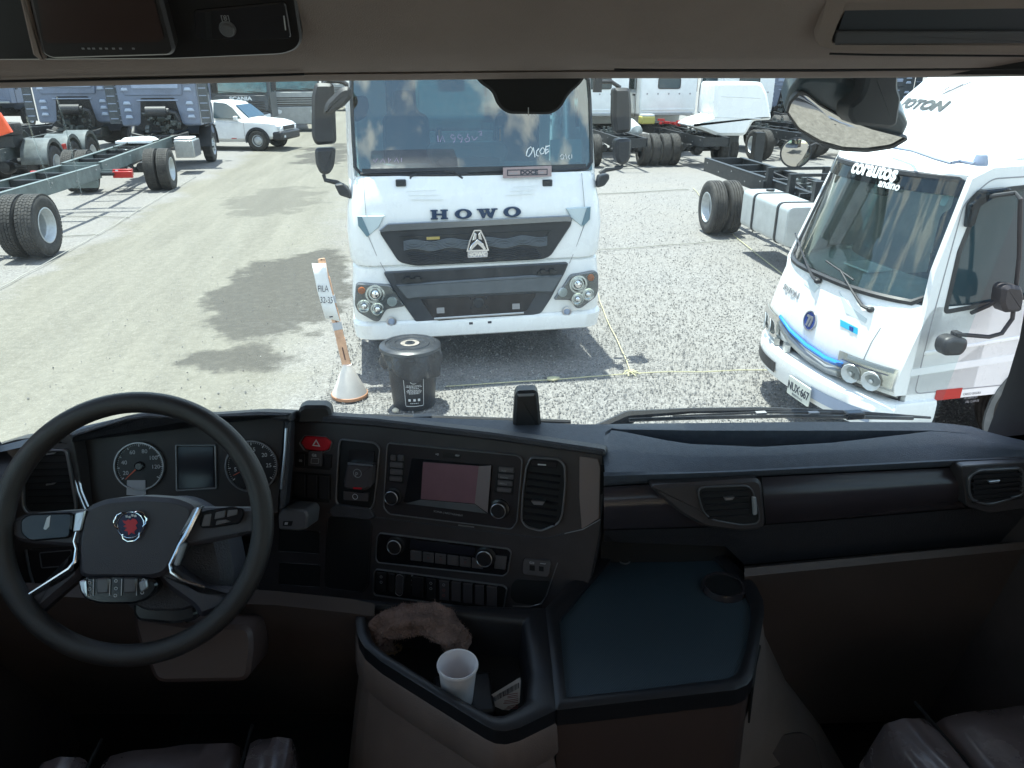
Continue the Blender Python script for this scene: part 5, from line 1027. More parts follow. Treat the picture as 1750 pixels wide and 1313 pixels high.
    for a_ in (-.45, .42):
        mb = MB(); mb.prism(Fr(fw(a_, 1.75, 1.05), FU, (0, 0, 1)), rounded([(-.25, 0), (.25, 0), (.23, .65), (.12, .7), (.11, .95), (-.11, .95), (-.12, .7), (-.23, .65)], .06), -.07, .07, .03); mb.box(fw(a_, 1.5, 1.05), (.5, .5, .14), rz=math.atan2(FU.y, FU.x)); obj('seat', mb, M['cabdark'], t)
    mb = MB(); mb.prism(Fr(fw(-.25, .62, 2.02), FU, (0, 0, 1)), rrect(-.13, -.04, .13, .05, .03), -.02, .02, .01); mb.tube([fw(-.25, .62, 2.06), fw(-.25, .58, 2.2)], .01, 5); obj('inside_mirror', mb, M['black'], t)
    mb = MB(); mb.prism(Fr(fw(.05, .45, 1.41), FU, -FF.n), rrect(-.2, -.12, .14, .12, .02), 0, .015); obj('papers', mb, M['paper'], t)
    # lettering on the glass, following the curve
    def glass_text(s, px, py, size, sx, name, bold=.004, slope=.0, k=.012):
        best = None
        a, z = 0, 2.1
        f = Fr(fw(0, wb(1.32), 1.32), FU, (Vector((0, 0, 1)) - FF.n * .31)); q = f.at(px, py, 0)
        for _ in range(5):
            x = q[0] / .85; q = f.at(px, py, -.27 * abs(x) ** 3)
        x = q[0] / .85; tx = text_mb(s, f, q[0], q[1], size, .002, sx, bold=bold, c=0)
        for i, v in enumerate(tx.v):
            w = Vector(v) - f.O; aa = w.dot(f.u); tx.v[i] = tuple(Vector(v) - f.n * (.27 * abs(aa / .86) ** 3 - .03))
        obj(name, tx, M['chalk'], t)
    glass_text('corautos', 1458, 296, .17, .9, 'windscreen_lettering', .006); glass_text('andino', 1505, 320, .09, .9, 'windscreen_lettering', .002)
    mb = MB(); f = Fr(fw(0, wb(1.32), 1.32), FU, (Vector((0, 0, 1)) - FF.n * .31)); q = f.at(1614, 343, -.2); mb.prism(f.off(-.2), rounded([(q[0] - .03, q[1] - .04), (q[0] + .035, q[1] - .04), (q[0] + .035, q[1] + .03), (q[0], q[1] + .06), (q[0] - .03, q[1] + .03)], .02), 0, .003); obj('toll_sticker', mb, M['paper'], t)
    # badge, lettering, blue trim, sticker
    def fp(px, py, c=-.04): return FF.at(px, py, c)
    def surf_b(a, z):
        for (z0, b0, k0), (z1, b1, k1) in zip(LV, LV[1:] + [(1.33, .09, .28)]):
            if z <= z1: u = (z - z0) / (z1 - z0); return b0 + (b1 - b0) * u + (k0 + (k1 - k0) * u) * abs(a / W2) ** 3
        return .09 + .28 * abs(a / W2) ** 3
    def on_front(px, py, it=5):
        a, z = fp(px, py)
        for _ in range(it): a, z = fp(px, py, -surf_b(a, z))
        return a, z
    def drape(mb, k=.004):
        for i, v in enumerate(mb.v):
            w = Vector(v) - FO; a = w.dot(FU); z = w.z; d = w.dot(FF.n); mb.v[i] = tuple(FO + FU * a + Vector((0, 0, z)) + FF.n * (-surf_b(a, z) + d + k))
        return mb
    a, z = on_front(1386, 548); fe = Fr(FO, FU, (0, 0, 1))
    mb = MB(); mb.ring(fe, circ(a, z, .088, 28), circ(a, z, .078, 28), 0, .014); bd = obj('badge', drape(mb), M['satin'], t); mb = MB(); mb.prism(fe, circ(a, z, .078, 28), 0, .008); obj('badge_face', drape(mb), M['bluebadge'], bd)
    mb = MB()
    for dx in (-.028, .012): mb.prism(fe, [(a + dx - .012, z - .05), (a + dx + .012, z - .05), (a + dx + .036, z + .02), (a + dx + .03, z + .045), (a + dx - .02, z + .045), (a + dx - .022, z + .025), (a + dx + .006, z + .025)], .008, .014)
    obj('badge_mark', drape(mb), M['satin'], bd)
    a, z = on_front(1340, 490); tx = text_mb('FOTON', fe, a, z - .02, .085, .006, 1.15, shear=.15, bold=.0, c=0); obj('lettering', drape(tx), M['icong'], t)
    q = [on_front(*p) for p in ((1437, 546), (1467, 561), (1466, 572), (1437, 557))]; mb = MB(); mb.prism(fe, q, 0, .003); obj('cyan_sticker', drape(mb), M['cyan'], t); q = [on_front(*p) for p in ((1453, 557), (1460, 560), (1459, 567), (1453, 564))]; mb = MB(); mb.prism(fe, q, .003, .005); obj('sticker_print', drape(mb), M['bluebadge'], t)
    def band_(pts, w, m, name, c=.012, k=0):
        mb = MB(); P = []
        for i in range(len(pts) - 1):
            for j in range(4): u = j / 4; P.append((pts[i][0] * (1 - u) + pts[i + 1][0] * u, pts[i][1] * (1 - u) + pts[i + 1][1] * u))
        P.append(pts[-1]); A = [on_front(*p) for p in P]
        mb.loft([[fw(a, surf_b(a, z) - c, z + w[0]) for a, z in A], [fw(a, surf_b(a, z) - c - .01, z) for a, z in A], [fw(a, surf_b(a, z) - c, z - w[1]) for a, z in A]]); o = obj(name, mb, m, t); s = o.modifiers.new('s', 'SOLIDIFY'); s.thickness = .02; s.offset = -1; return o
    band_([(1338, 541), (1355, 565), (1382, 590), (1415, 612), (1444, 624)], (.008, .014), M['blue'], 'blue_trim', .014)
    band_([(1336, 552), (1355, 580), (1382, 606), (1415, 628), (1465, 642)], (.02, .045), M['silver'], 'chrome_trim', .006)
    # hood shut line and pale nostrils
    mb = MB(); mb.tube([fw(on_front(*p)[0], surf_b(*on_front(*p)) - .001, on_front(*p)[1]) for p in ((1466, 640), (1478, 610), (1490, 585), (1508, 560))], .003, 4); obj('shut_line', mb, M['icong'], t)
    # bumper: curved beam
    BL = [(.27, .06, .20, .93), (.30, -.07, .24, .97), (.42, -.10, .26, .99), (.53, -.09, .26, .99), (.56, -.05, .25, .98), (.565, .06, .2, .95)]
    mb = MB(); mb.loft([[fw(-w, .55, z)] + [fw(x * w, b + k * abs(x) ** 3, z) for x in xs] + [fw(w, .55, z)] for z, b, k, w in BL]); obj('bumper', mb, wm, t, smooth=45)
    mb = MB(); mb.loft([[fw(x * .86, -.105 + .26 * abs(x * .87) ** 3, z) for x in xs[:9]] for z in (.36, .46)]); obj('bumper_intake', mb, M['black'], t); mb = MB(); mb.loft([[fw(x * .86, -.105 + .26 * abs(x * .87) ** 3, z) for x in xs[16:]] for z in (.36, .46)]); obj('bumper_intake', mb, M['bluelite'], t)
    mb = MB(); mb.loft([[fw(x * .9, .06 + .2 * abs(x) ** 3, z) for x in xs] for z in (.55, .66)]); obj('lower_grille', mb, M['black'], t)
    mb = MB(); mb.box(fw(-.5, .03, .6), (.12, .05, .06), rz=1); mb.box(fw(-.3, .0, .6), (.1, .05, .07), rz=1.3); obj('grille_latch', mb, M['steel'], t)['kind'] = 'stuff'
    fpl = Fr(fw(0, -.125, .40), FU, (0, 0, 1)); q = fpl.at(1366, 668); mb = MB(); mb.prism(fpl, rrect(q[0] - .165, q[1] - .085, q[0] + .165, q[1] + .085, .012), 0, .012, .002); pl = obj('number_plate', mb, M['plate'], t)
    tx = text_mb('NUX·667', fpl, q[0], q[1] - .03, .105, .003, .78, align='CENTER', bold=.002, c=.012); obj('plate_text', tx, M['ink'], pl); tx = text_mb('BOGOTA D.C.', fpl, q[0], q[1] - .068, .026, .002, 1, align='CENTER', c=.012); obj('plate_text', tx, M['ink'], pl)
    # headlights at both corners
    for s in (1, -1):
        mb = MB(); rows = []
        for z in (.60, .68, .76, .84): rows.append([fw(s * a, surf_b(a, max(.62, z)) - .02 + (.06 if z == .60 else 0), z) for a in (.45, .55, .65, .75, .83, .9, .945)])
        mb.loft(rows); h = obj('headlight', mb, mat('lamp_bowl', (.62, .61, .56), .22, .55, var=.25, scale=14), t)
        mb = MB(); mb.loft([[fw(s * a, surf_b(a, .8) - .028, z) for a in (.55, .65, .75, .85, .93)] for z in (.805, .84)]); obj('indicator_lens', mb, M['lampw'], h)
        mb = MB(); mb.loft([[fw(s * a, surf_b(a, .78) - .030, z) for a in (.5, .6, .7, .8, .9)] for z in (.778, .784)]); obj('blue_strip', mb, M['bluebadge'], h)
        for a in (.62, .80):
            mb = MB(); c = fw(s * a, surf_b(a, .7) - .03, .70); mb.lathe(c, (FF.n + FU * s * .5), [(.082, .006), (.078, .012), (.055, .004), (.025, -.001), (.018, .008), (0, .012)], 12); obj('reflector_bowl', mb, M['rim'], h)
        mb = MB(); mb.loft([[fw(s * a, surf_b(a, z) - .045, z) for a in (.46, .6, .75, .85, .945)] for z in (.61, .72, .845)]); obj('lamp_cover', mb, M['lens'], h)
    # wipers
    def gpt(px, py, k=.03):
        f = Fr(fw(0, wb(1.32), 1.32), FU, (Vector((0, 0, 1)) - FF.n * .31)); q = f.at(px, py, 0)
        for _ in range(5): q = f.at(px, py, -.27 * abs(min(1, abs(q[0] / .88))) ** 3)
        return f.W(*q, -.27 * abs(min(1, abs(q[0]) / .88)) ** 3 + k)
    for P, Q_ in (([(1401, 482), (1393, 474), (1383, 452), (1372, 425)], [(1362, 400), (1378, 440)]), ([(1492, 531), (1478, 524), (1462, 500), (1440, 462)], [(1415, 447), (1462, 480)])):
        mb = MB(); mb.tube([gpt(*p) for p in P], [.016, .014, .010, .007], 6); w_ = obj('wiper', mb, M['black'], t); mb = MB(); mb.tube([gpt(*p, .02) for p in Q_], .008, 5); obj('wiper_blade', mb, M['black'], w_); mb = MB(); mb.lathe(gpt(*P[0]) , FF.n, [(0, -.03), (.022, -.03), (.025, 0), (.015, .02), (0, .02)], 10); obj('wiper_pivot', mb, M['black'], w_)
    for P in ([(1368, 455), (1385, 475), (1402, 490), (1392, 500), (1375, 485)], [(1434, 498), (1455, 525), (1482, 545), (1480, 552), (1447, 535)]):
        q = [on_front(*p) for p in P]; mb = MB(); mb.prism(fe, q, 0, .004); obj('hood_recess', drape(mb, .001), mat('recess_pale', (.55, .62, .63), .4), t)
    q = [FS.at(*p) for p in ((1617, 405), (1620, 407), (1606, 442), (1603, 440))]; mb = MB(); mb.prism(FS, q, 0, .01); 
    # grab slot on the pillar
    f = Fr(fw(.93, .55, 1.8), -FF.n, (0, 0, 1)); mb = MB(); mb.tube([onX(1617, 408, 4.02), onX(1606, 440, 3.92)], .018, 6); obj('grab_slot', mb, M['black'], t)
    # deflector writing
    fd = Fr(fw(0, .74, 2.42), FU, (Vector((0, 0, 1)) - FF.n * .85)); q = fd.at(1533, 187, -.03); tx = text_mb('FOTON', fd, q[0] - .08, q[1], .125, .006, 1.55, shear=.2, bold=.006, c=-.0)
    def bD(z):
        for (z0, b0, k0, w0), (z1, b1, k1, w1) in zip(D, D[1:]):
            if z <= z1: return b0 + (b1 - b0) * (z - z0) / (z1 - z0)
        return D[-1][1]
    for i, v in enumerate(tx.v): w = Vector(v) - FO; aa = w.dot(FU); tx.v[i] = tuple(fw(aa, bD(w.z) + .2 * min(1, abs(aa / .83)) ** 2.5 - .010, w.z))
    obj('deflector_lettering', tx, M['frame'], t)
    for p, q in (((1598, 168), (1625, 150)), ((1606, 166), (1648, 146)), ((1612, 164), (1662, 142))):
        A = fd.at(*p, 0); B = fd.at(*q, 0); mb = MB(); mb.tube([fd.W(*A, .015), fd.W(*B, .015)], [.003, .007], 4); obj('deflector_mark', mb, M['icong'], t)
    mb = MB(); mb.tube([fd.W(*fd.at(*p, 0), .015) for p in ((1588, 158), (1586, 165), (1596, 169), (1603, 164))], .004, 4); obj('deflector_mark', mb, M['icong'], t)
    # roof cable with marker lamp
    mb = MB(); P = [(1525, 252), (1560, 258), (1600, 272), (1625, 279), (1640, 276), (1665, 280)]; mb.tube([onZ(x, y, 2.40) + Vector((0, 0, .0)) for x, y in P], .012, 6); obj('roof_cable', mb, M['bluelite'], t)
    mb = MB(); c = onZ(1674, 283, 2.38); mb.lathe(c, (0, 0, 1), [(.05, 0), (.05, .02), (.035, .07), (.02, .08), (0, .08)], 14); obj('marker_lamp', mb, M['bluelite'], t)
    # mirrors on arms (near side) and a round one at the far corner
    A = fw(1.0, .42, 2.26); yy = fw(1.22, 0, 0).y
    def sp(px, py, k=.20): a, z = FS.at(px, py, k); return FS.W(a, z, k)
    mb = MB(); mb.tube([sp(1660, 535, .03), sp(1690, 522, .15), sp(1712, 508, .2)], .016, 8); mb.tube([sp(1735, 505), sp(1730, 545), sp(1712, 570), sp(1690, 576), sp(1655, 573), sp(1640, 572)], .016, 8); mb.tube([sp(1735, 505), sp(1742, 440), sp(1744, 340), sp(1735, 330, .12), sp(1690, 336, .05)], .016, 8); obj('mirror_arm', mb, M['black'], t)
    for P, nm in (([(1706, 490), (1715, 484), (1738, 487), (1742, 505), (1738, 530), (1708, 532), (1702, 515)], 'mirror'), ([(1608, 578), (1622, 572), (1648, 577), (1646, 592), (1636, 605), (1608, 606), (1603, 595)], 'lower_mirror')):
        q = [FS.at(*p, .2) for p in P]; mb = MB(); mb.prism(FS.off(.2), rounded(q, .03), -.05, .06, .025); obj(nm, mb, M['black'], t, bevel=.01)
    mb = MB(); mb.prism(FS.off(.2), rrect(*FS.at(1628, 577, .2), *FS.at(1641, 566, .2), .01), -.03, .03, .01); obj('mirror_pivot', mb, M['black'], t)
    q = [FS.at(*p, .03) for p in ((1650, 390), (1655, 350), (1675, 325), (1722, 320), (1728, 328), (1700, 335), (1672, 352), (1662, 385))]; mb = MB(); mb.prism(FS.off(.01), rounded(q, .02), 0, .05, .01); obj('window_visor', mb, M['glassD'], t)
    c = fw(-1.05, .3, 2.2)
    mb = MB(); pc = onX(1360, 261, 3.6); mb.lathe(pc, (-.45, -1, -.12), [(0, -.05), (.10, -.035), (.135, .0), (.145, .012), (.135, .016), (.13, .01)], 28); mr = obj('round_mirror', mb, M['black'], t); mb = MB(); mb.lathe(pc, (-.45, -1, -.12), [(.134, .008), (.09, .018), (.04, .022), (0, .023)], 28)
    obj('round_mirror_glass', mb, M['mirror'], mr); mb = MB(); mb.tube([pc, onX(1395, 245, 3.75), fw(-.85, .6, 2.3)], .014, 6); obj('mirror_arm', mb, M['black'], t)
small_truck()
# ------------------------------------------------------------------ the cab we look out of
CAB = thing('truck_cab', 'dark interior of the truck cab around the viewer, with steering wheel, dashboard and overhead lining', 'truck cab', (.15, 0, 0))
def part(name, mb, m, parent=CAB, **k): return obj(name, mb, M[m] if isinstance(m, str) else m, parent, **k)
def P3(x, y, d): return onY(x, y, d)
def rowsY(rows): return [[onY(*p) for p in r] for r in rows]
def rowsZ(rows): return [[onZ(*p) for p in r] for r in rows]
def pxpoly(fr, pts, c=0): return [fr.at(x, y, c) for x, y in pts]
def panel(name, fr, pts, c0, c1, m, r=0, inset=.002, parent=CAB, **k):
    P = pxpoly(fr, pts, max(c0, c1)); P = rounded(P, r, 4) if r else P
    mb = MB(); mb.prism(fr, P, c0, c1, inset); return part(name, mb, m, parent, **k)
def bezel(name, fr, pts, w, c0, c1, m, r=.01, parent=CAB):
    P = ccw(rounded(pxpoly(fr, pts, c1), r, 4)); mb = MB(); mb.ring(fr, P, shrink(P, w), c0, c1); return part(name, mb, m, parent, bevel=min(w, abs(c1 - c0)) * .3)
# --- shell: floor, back wall, side walls with windows, roof
M['bounce_cover'] = mat('bounce_bunk_cover', (.72, .58, .48), .9, var=.05, scale=9)
M['backbeige'] = mat('pale_beige_lining', (.58, .44, .37), .85, var=.05, scale=6)
def shell():
    xl, xr = -.95, 1.28; mb = MB(); mb.box(((xl + xr) / 2, .2, 1.33), (xr - xl + .3, 3.4, .04)); part('floor_mat', mb, 'hole'); mb = MB(); mb.box(((xl + xr) / 2, -.98, 1.86), (xr - xl, .86, .16)); part('bounce_bunk', mb, 'bounce_cover', bevel=.04); mb = MB(); mb.box(((xl + xr) / 2, -.98, 1.56), (xr - xl, .84, .42)); part('bounce_bunk_box', mb, 'backbeige')  # pale bunk is unseen, added to bounce warm light forward
    mb = MB(); mb.box(((xl + xr) / 2, -1.45, 2.5), (xr - xl + .2, .06, 2.6)); part('back_wall', mb, 'backbeige')
    fc = Fr((0, 0, 3.72), (1, 0, 0), (0, 1, 0)); hat = [(-.60, -1.3), (.90, -1.3), (.90, -.35), (-.60, -.35)]; mb = MB(); mb.ring(fc, [(xl - .1, -1.45), (xr + .1, -1.45), (xr + .1, .95), (xl - .1, .95)], hat, -.03, .03); part('ceiling', mb, 'backbeige', smooth=0)
    mb = MB(); mb.prism(Fr((0, 0, 3.93), (1, 0, 0), (0, 1, 0)), hat, 0, .006); part('added_light_hatch', mb, 'glassM')  # unseen glazed hatch, added to brighten the cab with sun
    for x in (xl - .03, xr + .03):
        f = Fr((x, 0, 0), (0, 1, 0), (0, 0, 1)); o = [(-1.45, 1.3), (1.86, 1.3), (1.86, 1.95), (1.40, 2.12), (1.28, 2.3), (1.24, 2.9), (1.1, 3.75), (-1.45, 3.75)]; h = [(-.1, 2.30), (.9, 2.30), (1.10, 2.30), (1.20, 2.34), (1.20, 2.5), (1.18, 3.05), (1.10, 3.15), (-.1, 3.15)]
        mb = MB(); mb.ring(f, o, h, -.03, .03); part('side_wall', mb, 'brown', smooth=0); mb = MB(); mb.prism(f, h, -.003, .003); part('door_window', mb, M['glassM'])
    mb = MB(); mb.box(((xl + xr) / 2, 1.845, 1.62), (2.9, .04, .62)); part('front_panel', mb, 'bluegrey'); mb = MB(); mb.box(((xl + xr) / 2, 1.62, 1.64), (2.5, .03, .6)); part('footwell_light_stop', mb, 'hole')  # added dark board in the footwell hides stray sun on the floor
    # outer roof with visor
    mb = MB(); mb.loft([[Vector((x, y, z)) for x in (-1.1, -.5, .15, .8, 1.4)] for y, z in ((1.66, 3.02), (1.80, 3.12), (1.86, 3.3), (1.70, 3.6), (1.3, 3.85), (.9, 3.88))]); part('roof_skin', mb, 'bluegrey'); mb = MB(); mb.ring(Fr((0, 0, 3.89), (1, 0, 0), (0, 1, 0)), [(-1.1, -1.5), (1.4, -1.5), (1.4, .9), (-1.1, .9)], hat, -.01, .01); part('roof_top', mb, 'bluegrey', smooth=0)
    mb = MB(); mb.loft([[Vector((x, y - .10 * abs((x - .15) / 1.2) ** 2, z)) for x in np.linspace(-1.05, 1.35, 9)] for y, z in ((1.78, 3.14), (1.98, 3.06), (2.05, 3.03))]); o = part('sun_visor', mb, 'bluegrey'); s = o.modifiers.new('s', 'SOLIDIFY'); s.thickness = .012
shell()
def own_glass():
    rows = []
    for j in range(9):
        u = j / 8; z = 2.10 + .95 * u; yb = 1.80 - .16 * u; rows.append([Vector((.15 + x, yb - .16 * abs(x / 1.1) ** 2.6, z)) for x in np.linspace(-1.14, 1.14, 25)])
    mb = MB(); mb.loft(rows); w = part('windscreen', mb, 'glassM', smooth=80)
    # black painted edge at the top, sensor cover
    mb = MB(); mb.loft([[Vector((.15 + x, 1.80 - .16 * (z - 2.10) / .95 - .004 - .16 * abs(x / 1.1) ** 2.6, z)) for x in np.linspace(-1.12, 1.12, 25)] for z in (2.985 - 0, 3.06)]); part('glass_border', mb, 'hole', w)
    f = Fr(onY(905, 160, 1.60), (1, 0, 0), (0, -.17, 1)); panel('sensor_cover', f, [(806, 120), (818, 142), (842, 158), (850, 182), (868, 196), (942, 197), (960, 186), (972, 163), (996, 142), (1006, 120)], -.012, .018, 'hole', r=.012, inset=.006, parent=w)
    mb = MB(); mb.tube([f.W(*f.at(903, 184, .02), .02), f.W(*f.at(903, 198, .02), .02)], .0012, 4); part('sensor_pin', mb, 'icon', w)
own_glass()
# --- dashboard top
DT = {}
def e4_(L, dz): return dz(L([(1030, 1090), (1270, 1085), (1700, 1060), (1790, 1050)]), .03)
M['knee'] = mat('knee_panel_brown', (.085, .066, .061), .55, var=.08, scale=10, bump=.2, bscale=500)
def dash():
    xs = [-420, -120, -40, 40, 110, 180, 215, 250, 300, 350, 400, 440, 470, 497, 520, 560, 610, 660, 700, 760, 820, 880, 940, 990, 1030, 1034, 1045, 1060, 1100, 1140, 1180, 1240, 1300, 1360, 1420, 1480, 1530, 1560, 1590, 1620, 1660, 1690, 1720, 1780, 1960]
    glass = [(-420, 860), (-120, 790), (-40, 772), (40, 752), (110, 736), (215, 712), (250, 707), (350, 711), (440, 705), (497, 706), (600, 709), (700, 713), (880, 720), (1000, 726), (1100, 724), (1400, 721), (1600, 722), (1660, 729), (1700, 742), (1780, 760), (1960, 800)]
    back = [(1030, 730), (1060, 734), (1200, 736), (1590, 736), (1620, 738)]
    front = [(1030, 734), (1060, 737), (1100, 745), (1140, 753), (1180, 759), (1300, 764), (1420, 757), (1500, 748), (1560, 741), (1590, 737), (1620, 738.5)]
    lipf = [(-420, 880), (-120, 800), (110, 748), (215, 716), (300, 716), (497, 714), (640, 724), (840, 747), (990, 769), (1030, 776), (1034, 800), (1045, 801), (1200, 800), (1400, 790), (1640, 778), (1720, 776), (1780, 777), (1960, 812)]
    Mr = []; A = []; Bk = []; Cf = []; Df = []; E_ = []; Fm = []; Fl = []
    for x in xs:
        g = onZ(x, interp(glass, x), 2.268); z = 2.268
        if x < 497: g = onZ(x, interp(glass, x), 2.285)
        l = onZ(x, interp(lipf, x), 2.262 if x >= 497 else 2.283)
        if 1045 <= x <= 1620:
            b = onZ(x, interp(back, x), z); e = onZ(x, interp(front, x), z)
            dep = min(.035, (b - e).length * .8)
            c = b - Vector((0, 0, dep)); d = e - Vector((0, 0, dep * .6)) 
        else: b = g.lerp(l, .2); e = g.lerp(l, .45); c = g.lerp(l, .28); d = g.lerp(l, .36)
        A.append(g + Vector((g.x, g.y, 0)).normalized() * .12 - Vector((0, 0, .085))); Bk.append(g); Cf.append(b); Df.append(c); E_.append(d); Fm.append(e); Mr.append(e.lerp(l, .55) + Vector((0, 0, .0008 if x > 1030 else 0))); Fl.append(l - Vector((0, 0, .009 if x > 1030 else 0)))
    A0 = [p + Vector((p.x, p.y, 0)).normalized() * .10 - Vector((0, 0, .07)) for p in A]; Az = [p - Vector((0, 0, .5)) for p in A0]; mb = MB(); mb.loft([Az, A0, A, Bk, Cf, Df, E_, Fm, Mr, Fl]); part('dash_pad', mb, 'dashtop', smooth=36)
    # passenger side: rolled edge, groove, satin panel, undercut, ledge, knee panel
    X = [1032, 1100, 1180, 1240, 1272, 1400, 1500, 1600, 1650, 1720, 1790]
    def L(pts): return [(x, interp(pts, x)) for x in X]
    lip0 = L([(1030, 800), (1200, 800), (1400, 790), (1640, 778), (1790, 776)]); lip1 = L([(1030, 829), (1300, 812), (1640, 795), (1790, 788)])
    dep0 = onZ(1300, 796, 2.262).y
    def line(pts, d, z=None): return [onY(x, y, d) for x, y in pts]
    a = [onZ(x, y, 2.262) - Vector((0, 0, .009)) for x, y in lip0]; ys = [p.y for p in a]
    def dz(pts, off): return [onY(x, y, ys[i] + off) for i, (x, y) in enumerate(pts)]
    b = dz(L([(1030, 814), (1300, 805), (1640, 787), (1790, 782)]), -.008); c = dz(lip1, -.002); d = dz([(x, y + 2) for x, y in lip1], .012)
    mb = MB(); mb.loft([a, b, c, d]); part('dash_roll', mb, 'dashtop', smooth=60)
    mid = [(x, y + 4) for x, y in lip1]; t2 = L([(1030, 865), (1300, 852), (1650, 828), (1790, 822)]); t3 = L([(1030, 905), (1308, 897), (1650, 868), (1790, 856)])
    mb = MB(); rows = []
    for k in range(9):
        u = k / 8; rows.append(dz([(x, y0 + (y1 - y0) * u) for (x, y0), (_, y1) in zip(mid, t3)], .010 - .03 * math.sin(math.pi * (u * .85 + .05))))
    mb.loft(rows); part('satin_panel', mb, 'trim', smooth=60)
    u0 = dz([(x, y + 2) for x, y in t3], .008); u1 = dz(L([(1030, 916), (1240, 914), (1270, 925), (1700, 900), (1790, 892)]), .03); u2 = dz(L([(1030, 926), (1240, 934), (1262, 966), (1700, 928), (1790, 920)]), .055)
    mb = MB(); mb.loft([[p + Vector((0, .03, 0)) for p in r_] for r_ in (a, c, u0, u2, e4_(L, dz))]); part('dash_light_stop', mb, 'hole')  # added black sheet that stops light showing through the panel gaps
    mb = MB(); mb.loft([u0, u1, u2]); part('lower_dash', mb, 'dash', smooth=60)
    e0 = dz(L([(1030, 985), (1270, 968), (1700, 928), (1790, 920)]), .05); e1 = dz(L([(1030, 989), (1270, 972), (1700, 931), (1790, 923)]), -.004); e2 = dz(L([(1030, 1004), (1270, 986), (1700, 944), (1790, 935)]), -.016); e3 = dz(L([(1030, 1012), (1270, 994), (1700, 952), (1790, 943)]), -.006)
    e4 = dz(L([(1030, 1090), (1270, 1085), (1700, 1060), (1790, 1050)]), .03); e5 = dz(L([(1030, 1250), (1270, 1240), (1700, 1230), (1790, 1225)]), .12)
    mb = MB(); mb.loft([q_[4:] for q_ in (e0, e1, e2, e3, e4, e5)]); part('knee_panel', mb, 'knee', smooth=60)
    # panel gaps and the two vents, black plates painting the dark behind the slats
    V = Fr(onY(1245, 860, ys[3] - .018), Vector((1, -.015, 0)), (0, .10, 1))
    for x0, x1 in ((1301, 1309), (1640, 1650)):
        mb = MB(); P = [dz(mid, .0)[0]]; pts = []
        for u in np.linspace(0, 1, 8):
            yy = 814 + (896 - 814) * u if x0 < 1400 else 796 + (869 - 796) * u; xx = x0 + (x1 - x0) * u; pts.append(onY(xx, yy, (ys[4] if x0 < 1400 else ys[8]) + .010 - .03 * math.sin(math.pi * (u * .85 + .05)) - .001))
        mb.tube(pts, .0016, 5); part('panel_gap', mb, 'hole')
    f = V.off(.012)
    panel('vent_surround', V, [(1108, 832), (1302, 818), (1310, 905), (1270, 910), (1205, 902), (1165, 880)], -.03, .012, 'fascia', r=.02, inset=.006)
    vo = [(1190, 833), (1285, 829), (1300, 880), (1298, 896), (1270, 900), (1215, 890), (1200, 875)]
    b = bezel('vent_bezel', f, vo, .003, -.002, .005, 'satin3', r=.02); panel('vent_shade_plate', f, vo, -.001, .002, 'hole', r=.02, parent=b)
    for k in range(5):
        P = [f.at(1200 + 2.5 * k, 843 + 10.5 * k, .004), f.at(1280, 839 + 10.5 * k, .004)]; mb = MB(); mb.tube([f.W(*P[0], .004), f.W(*P[1], .004)], .003, 4); part('vent_slat', mb, 'key', b)
    panel('vent_tab', f, [(1238, 852), (1256, 850), (1252, 855), (1240, 856)], .004, .012, 'satin', inset=.001, parent=b); panel('vent_wheel', f, [(1286, 850), (1293, 850), (1295, 880), (1288, 882)], .002, .008, 'icong', r=.003, parent=b)
    V2 = Fr(onY(1700, 835, ys[9] - .022), Vector((1, -.02, 0)), (0, .10, 1)); panel('vent_surround', V2, [(1642, 797), (1765, 788), (1765, 868), (1745, 870), (1690, 878), (1652, 866)], -.03, .008, 'fascia', r=.01)
    vo = [(1655, 815), (1672, 803), (1745, 799), (1751, 805), (1751, 848), (1692, 866), (1660, 858), (1654, 840)]; f = V2.off(.008)
    b = bezel('vent_bezel', f, vo, .006, -.002, .008, 'satin3', r=.012); panel('vent_shade_plate', f, vo, -.001, .002, 'hole', r=.012, parent=b)
    for k in range(6): P = [f.at(1662, 813 + 9 * k, .004), f.at(1746, 809 + 8 * k, .004)]; mb = MB(); mb.tube([f.W(*P[0], .005), f.W(*P[1], .005)], .004, 4); part('vent_slat', mb, 'key', b)
    panel('vent_tab', f, [(1690, 823), (1710, 821), (1707, 826), (1692, 827)], .004, .014, 'satin', inset=.001, parent=b)
M['satin3'] = mat('dark_silver', (.13, .13, .14), .35, .5); M['satin2'] = mat('dull_silver', (.26, .255, .27), .28, .6)
dash()
